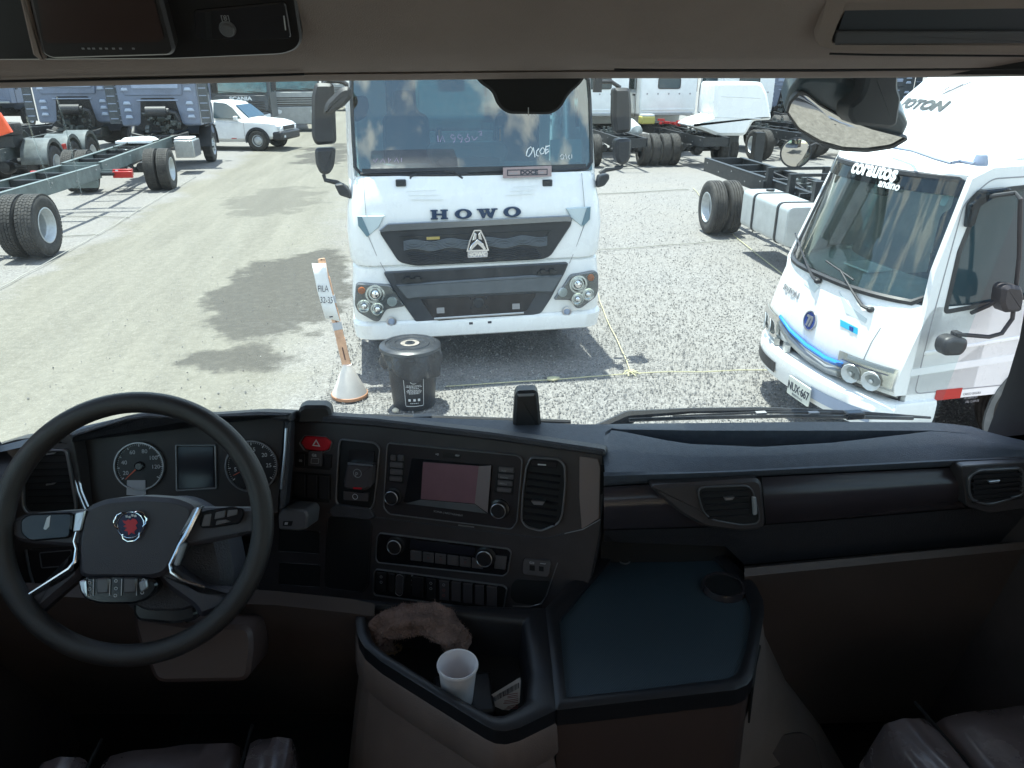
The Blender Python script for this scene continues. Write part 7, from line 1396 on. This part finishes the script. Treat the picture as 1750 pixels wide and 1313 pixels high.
# --- lower dash on the driver's side, pillars, header
def rest():
    mb = MB(); mb.loft(rowsY([[(-120, 990, 1.34), (150, 1000, 1.33), (300, 1005, 1.32), (470, 1010, 1.30), (600, 1024, 1.27), (640, 1032, 1.26)], [(-120, 1010, 1.31), (150, 1022, 1.30), (300, 1028, 1.29), (470, 1034, 1.27), (600, 1048, 1.25), (640, 1054, 1.24)], [(-120, 1080, 1.33), (150, 1100, 1.32), (300, 1104, 1.31), (470, 1108, 1.29), (600, 1114, 1.27), (640, 1118, 1.26)], [(-120, 1220, 1.6), (150, 1220, 1.6), (300, 1220, 1.6), (470, 1220, 1.6), (600, 1220, 1.6), (640, 1220, 1.6)]])); part('driver_knee_panel', mb, 'brown', smooth=50)
    panel('driver_knee_edge', CF, [(430, 1008), (640, 1028), (760, 1042), (760, 1052), (640, 1046), (430, 1024)], -.05, .004, 'dash', .004, .004)
    # right pillar
    inn = [(1790, 60, 1.50), (1775, 300, 1.50), (1762, 430, 1.50), (1751, 530, 1.50), (1742, 580, 1.50), (1724, 640, 1.49), (1704, 695, 1.48), (1686, 742, 1.46), (1672, 775, 1.42)]
    def pil(inn, dx, m):
        rows = []
        for x, y, d in inn: p = onY(x, y, d); rows.append([p + Vector((p.x, p.y, 0)).normalized() * .06 + Vector((dx * .3, 0, 0)), p, p + Vector((dx * .2, -.06, 0)), p + Vector((dx, -.10, 0)), p + Vector((dx * 1.8, -.2, 0))])
        mb = MB(); mb.loft(rows); part('windscreen_pillar', mb, m, smooth=60)
    pil(inn, .09, 'pillar'); pil([(-90, 100, 1.55), (-80, 400, 1.55), (-60, 600, 1.55), (-30, 690, 1.53), (-6, 745, 1.52), (14, 775, 1.50), (40, 800, 1.45)], -.09, 'pillar')
    # small corner wedge of the dash by the right pillar
    # door card on the right
    # header lining
    X = [-520, -300, -140, -40, 60, 150, 300, 525, 700, 850, 1000, 1200, 1400, 1600, 1760, 1900, 2150, 2500]; bot = [(-520, 170), (-140, 156), (0, 151), (150, 147), (525, 139), (800, 136), (1000, 134), (1400, 134), (1750, 131), (1900, 130)]
    def hr(dy, d, k=1): return [onY(x, interp(bot, x) + dy, d) for x in X]
    def fl(y, d): return [onY(x, y, d) for x in X]
    rows = [hr(0, 1.56), hr(-3, 1.545), hr(-11, 1.53), hr(-13, 1.536), hr(-16, 1.52), hr(-30, 1.49), fl(92, 1.46), fl(60, 1.42), fl(0, 1.36), fl(-90, 1.28), fl(-220, 1.15), fl(-400, .98)]
    last = rows[-1]; rows.append([Vector((p.x, .4, 3.70)) for p in last]); mb = MB(); mb.loft(rows); part('header_lining', mb, 'header', smooth=60)
    HD = Fr(onY(260, 60, 1.395), (1, 0, 0), Vector((0, -.62, 1)))
    def hp(name, pts, c0, c1, m, r=.01, inset=.003, parent=CAB): return panel(name, HD, pts, c0, c1, m, r, inset, parent)
    oc = hp('overhead_console', [(-140, -120), (490, -120), (508, 10), (517, 70), (508, 86), (485, 95), (300, 103), (-140, 106)], -.04, .006, 'blackg2', .012, .004)
    hp('edge_glint', [(20, -60), (34, -60), (70, 90), (78, 104), (70, 106), (56, 95)], .004, .016, 'header', .002, .003, oc)  # beige strip painting the orange-brown glint along the monitor's edge
    m_ = hp('overhead_monitor', [(36, -60), (262, -60), (300, 88), (292, 97), (90, 103), (72, 95)], .006, .035, 'monitor', .01, .005, oc); hp('monitor_glass', [(56, -50), (250, -50), (280, 66), (272, 72), (80, 74), (74, 66)], .035, .037, 'monitorglass', .004, 0, m_)
    for x in (142, 152, 160, 172, 182, 194, 206, 228): q = HD.at(x, 83, .035); mb = MB(); mb.prism(HD.off(.0352), [(q[0] - .002, q[1] - .0014), (q[0] + .002, q[1] - .0014), (q[0] + .002, q[1] + .0014), (q[0] - .002, q[1] + .0014)], 0, .0006); part('monitor_mark', mb, 'icong', m_)
    un = hp('overhead_unit', [(330, 20), (488, 5), (498, 64), (490, 68), (345, 70), (334, 64)], .006, .012, 'key', .006, .002, oc)
    q = HD.at(388, 54, .02); mb = MB(); mb.lathe(HD.W(*q, .012), HD.n, [(.013, 0), (.013, .002), (.0105, .0025), (.0105, .006), (.009, .008), (0, .008)], 24); part('overhead_knob', mb, 'stalkgrey', un)
    tx = text_mb('[8]', HD, *HD.at(378, 35, .012), .012, .0005, c=.0122); part('unit_print', tx, 'icong', un); hp('unit_slot', [(350, 22), (360, 21), (362, 64), (353, 65)], .012, .0125, 'hole', 0, 0, un); hp('unit_glint', [(484, 28), (486, 28), (489, 52), (487, 52)], .012, .0135, 'icon', 0, 0, un)
    # storage recess on the right: flat plate, the cavity's shade in its colour
    HE = Fr(onY(1580, 60, 1.405), (1, 0, 0), Vector((0, -.62, 1))); o = [(1432, 12), (1446, 5), (1900, -10), (1900, 88), (1440, 86), (1420, 80), (1418, 70)]
    rc = panel('shelf_shade_plate', HE, [(1447, 10), (1900, -5), (1900, 78), (1424, 78)], -.01, .004, 'shelfshade', .004, 0); panel('shelf_floor', HE, [(1430, 55), (1900, 55), (1900, 80), (1424, 79)], .004, .012, 'shelfgrey', .004, .002, parent=rc)
    P = ccw(pxpoly(HE, [(1420, -14), (1900, -30), (1900, 95), (1430, 91), (1402, 82), (1400, 66)], .02)); mb = MB(); P2 = pxpoly(HE, [(1448, 10), (1900, -5), (1900, 78), (1440, 79), (1425, 78), (1424, 72)], .02); P2 = P2 if ccw(P2) == P2 else P2[::-1]; mb.ring(HE, P, P2, -.01, .012); part('shelf_frame', mb, 'header', bevel=.003)
    mb = MB(); mb.tube([HE.W(*HE.at(*p, .003), .003) for p in ((1418, 92), (1500, 94), (1900, 97))], .002, 5); part('shelf_groove', mb, 'hole')
    mb = MB(); mb.tube([onY(x, y, 1.487) for x, y in ((1050, 119), (1120, 120), (1400, 120), (1900, 117))], .0022, 5); part('lining_seam', mb, 'hole'); mb = MB(); mb.tube([onY(x, y, 1.518) for x, y in ((-100, 141), (150, 137), (400, 131), (520, 127))], .002, 5); part('lining_seam', mb, 'hole')
M['pillar'] = mat('pillar_dark', (.02, .017, .021), .6, var=.1); M['blackg2'] = mat('overhead_black', (.02, .018, .018), .35); M['monitor'] = mat('monitor_case', (.03, .026, .026), .4); M['monitorglass'] = mat('monitor_glass', (.05, .03, .026), .28); M['shelfshade'] = mat('shelf_shade', (.03, .035, .045), .6); M['shelfgrey'] = mat('shelf_grey', (.07, .068, .075), .6)
rest()
def outside_bits():
    # sensor housings standing on the dash, wipers, front mirror
    f = Fr(onZ(900, 718, 2.272), (1, -.1, 0), (0, .1, 1)); panel('camera_housing', f, [(876, 735), (880, 676), (885, 669), (914, 668), (920, 673), (926, 735)], -.03, .015, 'black', .006, .006); panel('housing_edge', f, [(884, 674), (914, 673), (912, 677), (886, 678)], .015, .017, 'icong', .001, 0)
    f = Fr(onZ(538, 710, 2.285), (1, 0, 0), (0, .1, 1)); panel('sensor_housing', f, [(506, 725), (510, 700), (520, 694), (556, 694), (565, 700), (569, 725)], -.03, .01, 'black', .006, .006)
    mb = MB()
    for x, y in ((592, 717), (614, 719), (648, 724), (676, 725)): p = onZ(x, y, 2.268); mb.lathe(p, (0, 0, 1), [(.0022, 0), (.0022, .0015), (0, .002)], 8)
    part('dash_studs', mb, 'hole')['kind'] = 'stuff'
    D = 1.90
    for P in (((97, 165), (118, 240), (139, 330)), ((46, 200), (66, 262), (88, 322))):
        w = MB(); w.tube([onY(x, y, 1.60) for x, y in P], .0016, 4); part('glass_streak', w, M['streak'])  # faint pale translucent lines on the glass
    w = MB(); w.tube([onY(x, y, D) for x, y in ((585, 712), (640, 711), (760, 714), (975, 721))], .006, 6); wl = part('wiper', w, 'black'); w = MB(); w.tube([onY(x, y, D - .02) for x, y in ((560, 716), (700, 716), (880, 722))], .005, 5); part('wiper_blade', w, 'black', wl); w = MB(); w.box(onY(722, 713, D - .02), (.05, .02, .012)); part('wiper_clip', w, 'black', wl)
    w = MB(); w.tube([onY(x, y, D) for x, y in ((1020, 732), (1072, 709), (1180, 702), (1300, 700), (1460, 706), (1590, 714))], [.012, .013, .009, .008, .008, .004], 6); wr = part('wiper', w, 'black'); w = MB(); w.tube([onY(x, y, D - .03) for x, y in ((1075, 718), (1200, 714), (1350, 711), (1560, 715))], .006, 5); part('wiper_blade', w, 'black', wr)
    w = MB(); w.tube([onY(x, y, D - .015) for x, y in ((1150, 712), (1300, 705), (1420, 706))], .004, 5); part('wiper_bridge', w, 'black', wr); w = MB(); w.box(onY(1459, 709, D - .03), (.055, .03, .022)); part('wiper_clip', w, 'blackg', wr, bevel=.004)
    for x in (1300, 1390): w = MB(); w.box(onY(x, 708, D - .02), (.03, .014, .014)); part('wiper_clip', w, 'icong', wr)
    w = MB(); fz = Fr(onY(1060, 715, D), (1, 0, 0), (0, .3, 1)); P = pxpoly(fz, [(1015, 736), (1070, 707), (1110, 704), (1120, 712), (1085, 722), (1060, 738)]); w.prism(fz, P, -.02, 0, .004); part('wiper_cowl', w, 'black', wr)
    MF = Fr(onY(1450, 200, 2.02), (1, -.12, 0), (0, -.68, .73))
    body = panel('front_mirror', MF, [(1340, 190), (1350, 160), (1366, 138), (1384, 131), (1440, 134), (1500, 170), (1545, 200), (1554, 217), (1546, 235), (1520, 251), (1480, 257), (1440, 255), (1400, 245), (1362, 224)], -.07, .0, 'mirrorbody', .012, .012, bevel=.004)
    # curved glass
    O = [(1346, 190), (1352, 172), (1366, 158), (1378, 160), (1400, 178), (1440, 200), (1490, 218), (1548, 232), (1522, 247), (1480, 253), (1440, 251), (1402, 240), (1366, 219)]; P = ccw(rounded(pxpoly(MF, O), .01, 3)); cx = sum(p[0] for p in P) / len(P); cy = sum(p[1] for p in P) / len(P); rings = []
    for k in (1, .8, .6, .4, .2, .02): rings.append([MF.W(cx + (a - cx) * k, cy + (b - cy) * k, .004 + .002 * (1 - k * k)) for a, b in P])
    mb = MB(); mb.loft(rings, closed=True); part('mirror_glass', mb, 'mirror', body, smooth=80)
    Q = ccw(rounded(pxpoly(MF, O), .01, 3)); mb = MB(); mb.ring(MF, [(a + (a - cx) * .05, b + (b - cy) * .10) for a, b in Q], Q, -.004, .008); part('mirror_rim', mb, 'black', body)
    SF = Fr(onY(1505, 180, 1.93), (1, 0, 0), (0, -.1, 1)); panel('mirror_stem', SF, [(1486, 110), (1538, 110), (1536, 150), (1542, 168), (1535, 214), (1522, 220), (1462, 214), (1452, 200), (1454, 182), (1472, 168), (1480, 150)], -.05, .02, 'stem', .008, .008, parent=body)
    mb = MB(); mb.tube([SF.W(*SF.at(1510, 115, 0), -.02), Vector((onY(1510, 60, 1.9).x, 1.9, 3.12))], .05, 8); part('mirror_arm', mb, 'black', body)
M['mirrorbody'] = mat('mirror_blue_black', (.03, .05, .065), .3, var=.2, scale=9); M['streak'] = glass('glass_streak', (.9, .92, .92), .2, .22, (.8, .85, .85), dscale=(2, 2, 2)); M['stem'] = mat('stem_black', (.016, .018, .024), .5)
outside_bits()
# ------------------------------------------------------------------ tunnel, tray, seats, loose things
def tunnel():
    zt, zr = 1.985, 1.955
    def ringz(pts, z, r=.03): P = [onZ(x, y, z) for x, y in pts]; f = Fr((0, 0, z), (1, 0, 0), (0, 1, 0)); return rounded([(p.x, p.y) for p in P], r, 5)
    def W(P, z): return [Vector((a, b, z)) for a, b in P]
    zr = zt
    O = [(612, 1030), (607, 1062), (611, 1086), (622, 1106), (650, 1130), (740, 1186), (828, 1240), (845, 1248), (864, 1250), (888, 1244), (950, 1214), (942, 1130), (932, 1040)]
    I = [(630, 1036), (627, 1062), (630, 1082), (640, 1100), (662, 1118), (745, 1170), (830, 1217), (846, 1223), (862, 1222), (882, 1213), (904, 1196), (909, 1150), (896, 1060)]
    def same(O, I, z): return ringz(O, z, .004), ringz(I, z, .004)
    Po, Pi = same(O, I, zr); lo = W(Po, zr); li = W(Pi, zr)
    mb = MB(); mb.loft([W(shrink(Pi, .012), zr - .09), W(shrink(Pi, .004), zr - .012), W(Pi, zr - .002), [l.lerp(i, .75) + Vector((0, 0, .003)) for l, i in zip(lo, li)], [l.lerp(i, .2) + Vector((0, 0, .003)) for l, i in zip(lo, li)], lo, W(Po, zr - .034)], closed=True); tb = part('storage_tub', mb, 'tubblack', smooth=50)
    mb = MB(); mb.prism(Fr((0, 0, zr - .088), (1, 0, 0), (0, 1, 0)), Pi, -.004, 0); part('tub_floor', mb, 'hole', tb)
    mb = MB(); mb.loft([W(Po, zr - .03), W(shrink(Po, -.003), zr - .036), W(shrink(Po, -.007), zr - .095), W(shrink(Po, .002), zr - .112)], closed=True); part('tub_band', mb, 'beige', smooth=50)
    mb = MB(); mb.loft([W(shrink(Po, .002), zr - .11), W(shrink(Po, -.015), zr - .2), W(shrink(Po, -.05), zr - .42), W(shrink(Po, -.09), 1.35)], closed=True); part('tunnel_skirt', mb, 'beige', smooth=60)
    T = [(950, 1214), (1100, 1197), (1258, 1179), (1278, 1170), (1287, 1156), (1294, 1120), (1306, 1050), (1304, 1025), (1292, 1000), (1238, 945), (1222, 936), (1040, 932), (985, 985), (932, 1040), (942, 1130)]
    U = [(968, 1192), (1100, 1178), (1244, 1160), (1258, 1153), (1265, 1142), (1274, 1112), (1284, 1056), (1282, 1032), (1272, 1012), (1228, 958), (1214, 950), (1052, 948), (1005, 1000), (956, 1060), (962, 1130)]
    Po, Pi = ringz(T, zt, .004), ringz(U, zt, .004); lo = W(Po, zt); li = W(Pi, zt)
    mb = MB(); mb.loft([W(Pi, zt - .008), W(Pi, zt), [l.lerp(i, .7) + Vector((0, 0, .004)) for l, i in zip(lo, li)], [l.lerp(i, .25) + Vector((0, 0, .004)) for l, i in zip(lo, li)], lo, W(Po, zt - .036)], closed=True); tr = part('flat_tray', mb, 'tubblack', smooth=50); mb = MB(); mb.prism(Fr((0, 0, zt - .008), (1, 0, 0), (0, 1, 0)), Pi, -.03, 0); part('tray_mat', mb, M['matw'], tr)
    mb = MB(); mb.loft([W(shrink(Po, .004), zt - .034), W(shrink(Po, .005), zt - .22), W(shrink(Po, -.01), 1.34)], closed=True); part('tray_body', mb, 'column', smooth=50)
    # cup holder, socket
    c = onZ(1236, 1008, zt - .01); mb = MB(); mb.lathe(c, (0, 0, 1), [(.036, .004), (.038, .014), (.043, .015), (.047, .004), (.047, -.01)], 32); ch = part('cup_holder', mb, 'fascia2', tr); mb = MB(); mb.lathe(c, (0, 0, 1), [(.0385, .010), (0, .010)][::-1], 28); part('holder_well', mb, 'hole', ch)
    c = onZ(1067, 960, zt - .01); mb = MB(); mb.lathe(c, (0, 0, 1), [(.0135, 0), (.0135, .004), (.0115, .005), (.0105, .001)], 24); so_ = part('socket', mb, 'satin', tr); mb = MB(); mb.lathe(c, (0, 0, 1), [(.0106, .0012), (0, .0012)][::-1], 20); part('socket_well', mb, 'hole', so_)
    # drawer in the front of the tray body
    a = onZ(952, 1246, zt - .075); b = onZ(1036, 1240, zt - .075); f = Fr(a, (b - a), (0, 0, 1)); L_ = (b - a).length; mb = MB(); mb.prism(f, [(0, 0), (L_, 0), (L_ - .02, -.07), (0, -.085)], -.005, .006, .003); part('small_drawer', mb, 'beige')
    # light slope of the tunnel on the passenger side
    mb = MB(); mb.loft([[onZ(*p) for p in r] for r in ([(1300, 1050, 1.93), (1294, 1120, 1.90), (1284, 1200, 1.80), (1262, 1260, 1.72), (1220, 1330, 1.64)], [(1306, 1080, 1.80), (1312, 1150, 1.76), (1312, 1230, 1.68), (1300, 1290, 1.62), (1270, 1350, 1.56)], [(1311, 1102, 1.62), (1348, 1165, 1.58), (1378, 1225, 1.54), (1400, 1280, 1.50), (1420, 1350, 1.47)], [(1316, 1108, 1.42), (1365, 1175, 1.40), (1402, 1240, 1.39), (1436, 1300, 1.38), (1465, 1350, 1.37)])]); part('tunnel_slope', mb, 'beige2', smooth=70)
    f = Fr(onZ(1350, 1285, 1.58), (1, .3, 0), (-.15, .6, .6)); panel('slope_recess', f, [(1306, 1275), (1322, 1258), (1370, 1250), (1392, 1262), (1412, 1330), (1318, 1330)], -.004, .012, 'brown', .012, .003)
    f = Fr(onZ(1288, 1140, 1.93), (.3, -1, 0), (0, .1, 1)); mb = MB(); mb.tube([onZ(1296, 1104, 1.93), onZ(1288, 1135, 1.92), onZ(1284, 1172, 1.89), onZ(1280, 1235, 1.80)], [.006, .007, .006, .002], 6); part('slope_slot', mb, 'hole')
M['beige2'] = mat('pale_beige_plastic', (.22, .18, .165), .5, var=.1, scale=9, bump=.15, bscale=400); M['tubblack'] = mat('tub_black', (.013, .0125, .015), .42)
def weave():
    m = mat('ribbed_rubber_mat', (.034, .052, .066), .32); nt = m.node_tree; n = nt.nodes; l = nt.links; p = n['Principled BSDF']; t = n.new('ShaderNodeTexCoord'); w = n.new('ShaderNodeTexWave'); w.inputs['Scale'].default_value = 95; mp = n.new('ShaderNodeMapping'); mp.inputs['Rotation'].default_value = (0, 0, .75); w2 = n.new('ShaderNodeTexWave'); w2.inputs['Scale'].default_value = 95; m2 = n.new('ShaderNodeMapping'); m2.inputs['Rotation'].default_value = (0, 0, -.75)
    mu = n.new('ShaderNodeMath'); mu.operation = 'MULTIPLY'; b = n.new('ShaderNodeBump'); b.inputs['Strength'].default_value = .5; b.inputs['Distance'].default_value = .002
    l.new(t.outputs['Object'], mp.inputs[0]); l.new(t.outputs['Object'], m2.inputs[0]); l.new(mp.outputs[0], w.inputs[0]); l.new(m2.outputs[0], w2.inputs[0]); l.new(w.outputs['Fac'], mu.inputs[0]); l.new(w2.outputs['Fac'], mu.inputs[1]); l.new(mu.outputs[0], b.inputs['Height']); l.new(b.outputs[0], p.inputs['Normal']); return m
M['matw'] = weave()
tunnel()
def seat(name, x0, x1, yf, z, label, seam=True):
    """a leather cushion from x0 to x1 whose front is at yf and top at z"""
    def cushion(nm, a0, a1, y0, y1, zt, th, crown, par, wr=0, seed=0):
        rows = []; n = 21; q = random.Random(seed)
        for j in range(15):
            v = -1 + 2 * j / 14; row = []
            for i in range(n):
                u = -1 + 2 * i / (n - 1); e = (abs(u) ** 5 + abs(v) ** 5); h = zt - crown * (u * u + v * v) * .4 - th * max(0, min(1, (max(abs(u), abs(v)) - .86) / .14)) ** 2 + wr * math.sin(u * 6 + v * 9 + seed) * math.sin(v * 5 - u * 3) * (1 - e * .4)
                k = 1 - .05 * max(0, (abs(u) * abs(v) - .5)); row.append(Vector((a0 + (a1 - a0) * (u * k + 1) / 2, y0 + (y1 - y0) * (v * k + 1) / 2, h)))
            rows.append(row)
        mb = MB(); mb.loft(rows); bord = rows[0] + [r[-1] for r in rows[1:]] + rows[-1][::-1][1:] + [r[0] for r in rows[::-1]][1:-1]; mb.loft([bord, [p - Vector((0, 0, th)) for p in bord]], closed=True); return part(nm, mb, 'leather', par, smooth=70)
    w = x1 - x0; s = cushion(name, x0 + w * .2, x1 - w * .2, yf - .52, yf, z, .12, .03, CAB, .004, 1)
    cushion('seat_bolster', x0, x0 + w * .205, yf - .52, yf - .015, z + .012, .14, .03, s, .003, 4); cushion('seat_bolster', x1 - w * .205, x1, yf - .52, yf - .015, z + .012, .14, .03, s, .003, 7)
    mb = MB(); mb.box(((x0 + x1) / 2, yf - .28, (z + 1.35) / 2 - .06), (w * .8, .44, z - 1.35 - .12)); part('seat_base', mb, 'hole', s)
    for k in (.2, .8):
        mb = MB(); mb.tube([Vector((x0 + w * k, yf - .5 + .5 * i / 8, z + .001 - .01 * (i / 8) ** 2 * 1.5)) for i in range(9)], .0035, 5); part('seat_seam', mb, 'hole', s)
a = onZ(1497, 1232, 1.86); b = onZ(1620, 1186, 1.86); seat('passenger_seat', a.x, a.x + .56, b.y, 1.86, '')
a = onZ(62, 1300, 1.83); b = onZ(260, 1246, 1.83); c = onZ(500, 1300, 1.83); seat('driver_seat', a.x, c.x, b.y, 1.83, '')
def loose():
    # foam cup
    r_ = ray(782, 1134); c = EYEV + r_ * 1.36; t = thing('foam_cup', 'white foam cup standing in the storage tub behind the towel', 'cup', (c.x, c.y, 1.925)); ax = Vector((.02, -.03, 1)).normalized(); h = c.z - 1.925; dv = MB(); dv.box((c.x + .01, c.y + .02, 1.9105), (.11, .10, .027)); part('tub_insert', dv, 'tubblack', bevel=.006)
    b0 = Vector((c.x, c.y, 1.925)) - Vector((.02, -.03, 0)) * h; mb = MB(); mb.lathe(b0, ax, [(0, 0), (.027, 0), (.0275, .003), (.034, h - .012), (.0365, h - .008), (.0375, h - .003), (.0365, h), (.034, h - .001), (.033, h - .006), (.026, .006), (0, .005)], 36); obj('cup_wall', mb, M['cup'], t)
    # towel: a rolled arch
    r = random.Random(5); path = [(662, 1112, 1.90, .020), (648, 1102, 1.93, .026), (642, 1085, 1.96, .027), (655, 1068, 1.985, .028), (680, 1060, 2.0, .030), (710, 1058, 2.0, .031), (740, 1062, 2.0, .031), (762, 1075, 1.99, .030), (778, 1090, 1.97, .028), (790, 1102, 1.96, .022), (800, 1106, 1.96, .012)]
    K = []; 
    for i in range(len(path) - 1):
        for j in range(7): u = j / 7; K.append([path[i][k] * (1 - u) + path[i + 1][k] * u for k in range(4)])
    mb = MB(); pts = [onZ(x, y, z - .01) for x, y, z, _ in K]; n = 30
    for i, p in enumerate(pts):
        tv = (pts[min(i + 1, len(pts) - 1)] - pts[max(i - 1, 0)]).normalized(); up = Vector((0, 0, 1)); s = tv.cross(up).normalized(); uu = s.cross(tv)
        for k in range(n):
            a = 2 * math.pi * k / n; rr = K[i][3] * (1 + .15 * math.sin(3 * a + i * .16) + .12 * math.sin(5 * a - i * .23) + .05 * math.sin(i * 1.1) + r.uniform(-.07, .07)); mb.v.append(tuple(p + (s * math.cos(a) * 1.15 + uu * math.sin(a) * .85) * rr))
    for i in range(len(pts) - 1):
        for k in range(n): l = (k + 1) % n; mb.f.append((i * n + k, i * n + l, (i + 1) * n + l, (i + 1) * n + k)); mb.mi.append(0)
    mb.f += [tuple(range(n))[::-1], tuple((len(pts) - 1) * n + k for k in range(n))]; mb.mi += [0, 0]
    b = onZ(700, 1090, 1.872); t = thing('towel', 'brown terry towel rolled in an arch at the back of the storage tub', 'towel', b); o = obj('towel_roll', mb, M['cloth'], t, smooth=70)
    s = o.modifiers.new('s', 'SUBSURF'); s.levels = s.render_levels = 1
    mb = MB(); base = onZ(664, 1112, 1.905)
    for k in range(26): a = k * .35; mb.tube([base + Vector((.024 * math.cos(a), .012 * math.sin(a), .004 * math.sin(k * 2))), base + Vector((.028 * math.cos(a), .015 * math.sin(a) - .003, .010)), base + Vector((.024 * math.cos(a + .3), .012 * math.sin(a + .3), .0))], .0016, 4)
    obj('towel_fringe', mb, mat('tan_fringe', (.28, .17, .09), .9), t)['kind'] = 'stuff'
    # fuzz
    mb = MB()
    for k in range(5000):
        i = r.randrange(2, len(pts) - 2); kk = r.randrange(n); p = Vector(mb_v(o, i * n + kk)); c0 = pts[i] - Vector(t.location); d = (p - c0).normalized(); q = p + d * r.uniform(.0015, .0035) + Vector((r.uniform(-1, 1), r.uniform(-1, 1), r.uniform(-1, 1))) * .0015; w_ = Vector((.0007, 0, 0)); w2 = Vector((0, .0007, 0)); mb.add([p - w_ + Vector(t.location), p + w_ + Vector(t.location), q + Vector(t.location), p + w2 + Vector(t.location)], [(0, 1, 2), (1, 3, 2), (3, 0, 2)])
    obj('towel_loops', mb, M['cloth'], t, smooth=0)['kind'] = 'stuff'
    # folded card
    A = onZ(835, 1196, 1.915); Bq = onZ(890, 1160, 1.955); Cq = onZ(889, 1200, 1.915); u = (Bq - A); nrm = u.cross(Cq - A).normalized(); f = Fr(A, u, nrm.cross(u)); 
    if f.n.dot(EYEV - A) < 0: f = Fr(A, u, -(nrm.cross(u)))
    t = thing('folded_card', 'small white printed card with a barcode propped in the storage tub', 'card', (A.x, A.y, 1.872)); pts_ = [(836, 1190), (889, 1158), (890, 1163), (888, 1201), (870, 1214), (858, 1213), (838, 1204)]; P = pxpoly(f, pts_, 0); mb = MB(); mb.prism(f, P, -.0008, 0); cd = obj('card', mb, mat('card_pinkish', (.62, .56, .54), .6), t)
    g = f.off(.0004); mb = MB(); P0 = f.at(838, 1194); P1 = f.at(887, 1166); P2 = f.at(887, 1176); P3_ = f.at(840, 1202)
    for k in range(26):
        u0 = k / 26; u1 = u0 + r.uniform(.012, .03); q = lambda a, b, v: (a[0] + (b[0] - a[0]) * v, a[1] + (b[1] - a[1]) * v); mb.prism(g, [q(P0, P1, u0), q(P0, P1, u1), q(P3_, P2, u1), q(P3_, P2, u0)], 0, .0003)
    obj('barcode', mb, M['ink'], cd, smooth=0)['kind'] = 'stuff'
    mb = MB()
    for k in range(9): y = 1182 + 3.2 * k; p0 = f.at(868 - k * .6 + r.uniform(-8, 4), y + 6 - (k % 3)); p1 = f.at(885, y - 1 + 3); mb.prism(g, [p0, p1, (p1[0], p1[1] - .0012), (p0[0], p0[1] - .0012)], 0, .0003)
    obj('card_print', mb, M['redicon'], cd, smooth=0)['kind'] = 'stuff'
def mb_v(o, i): return o.data.vertices[i].co
loose()
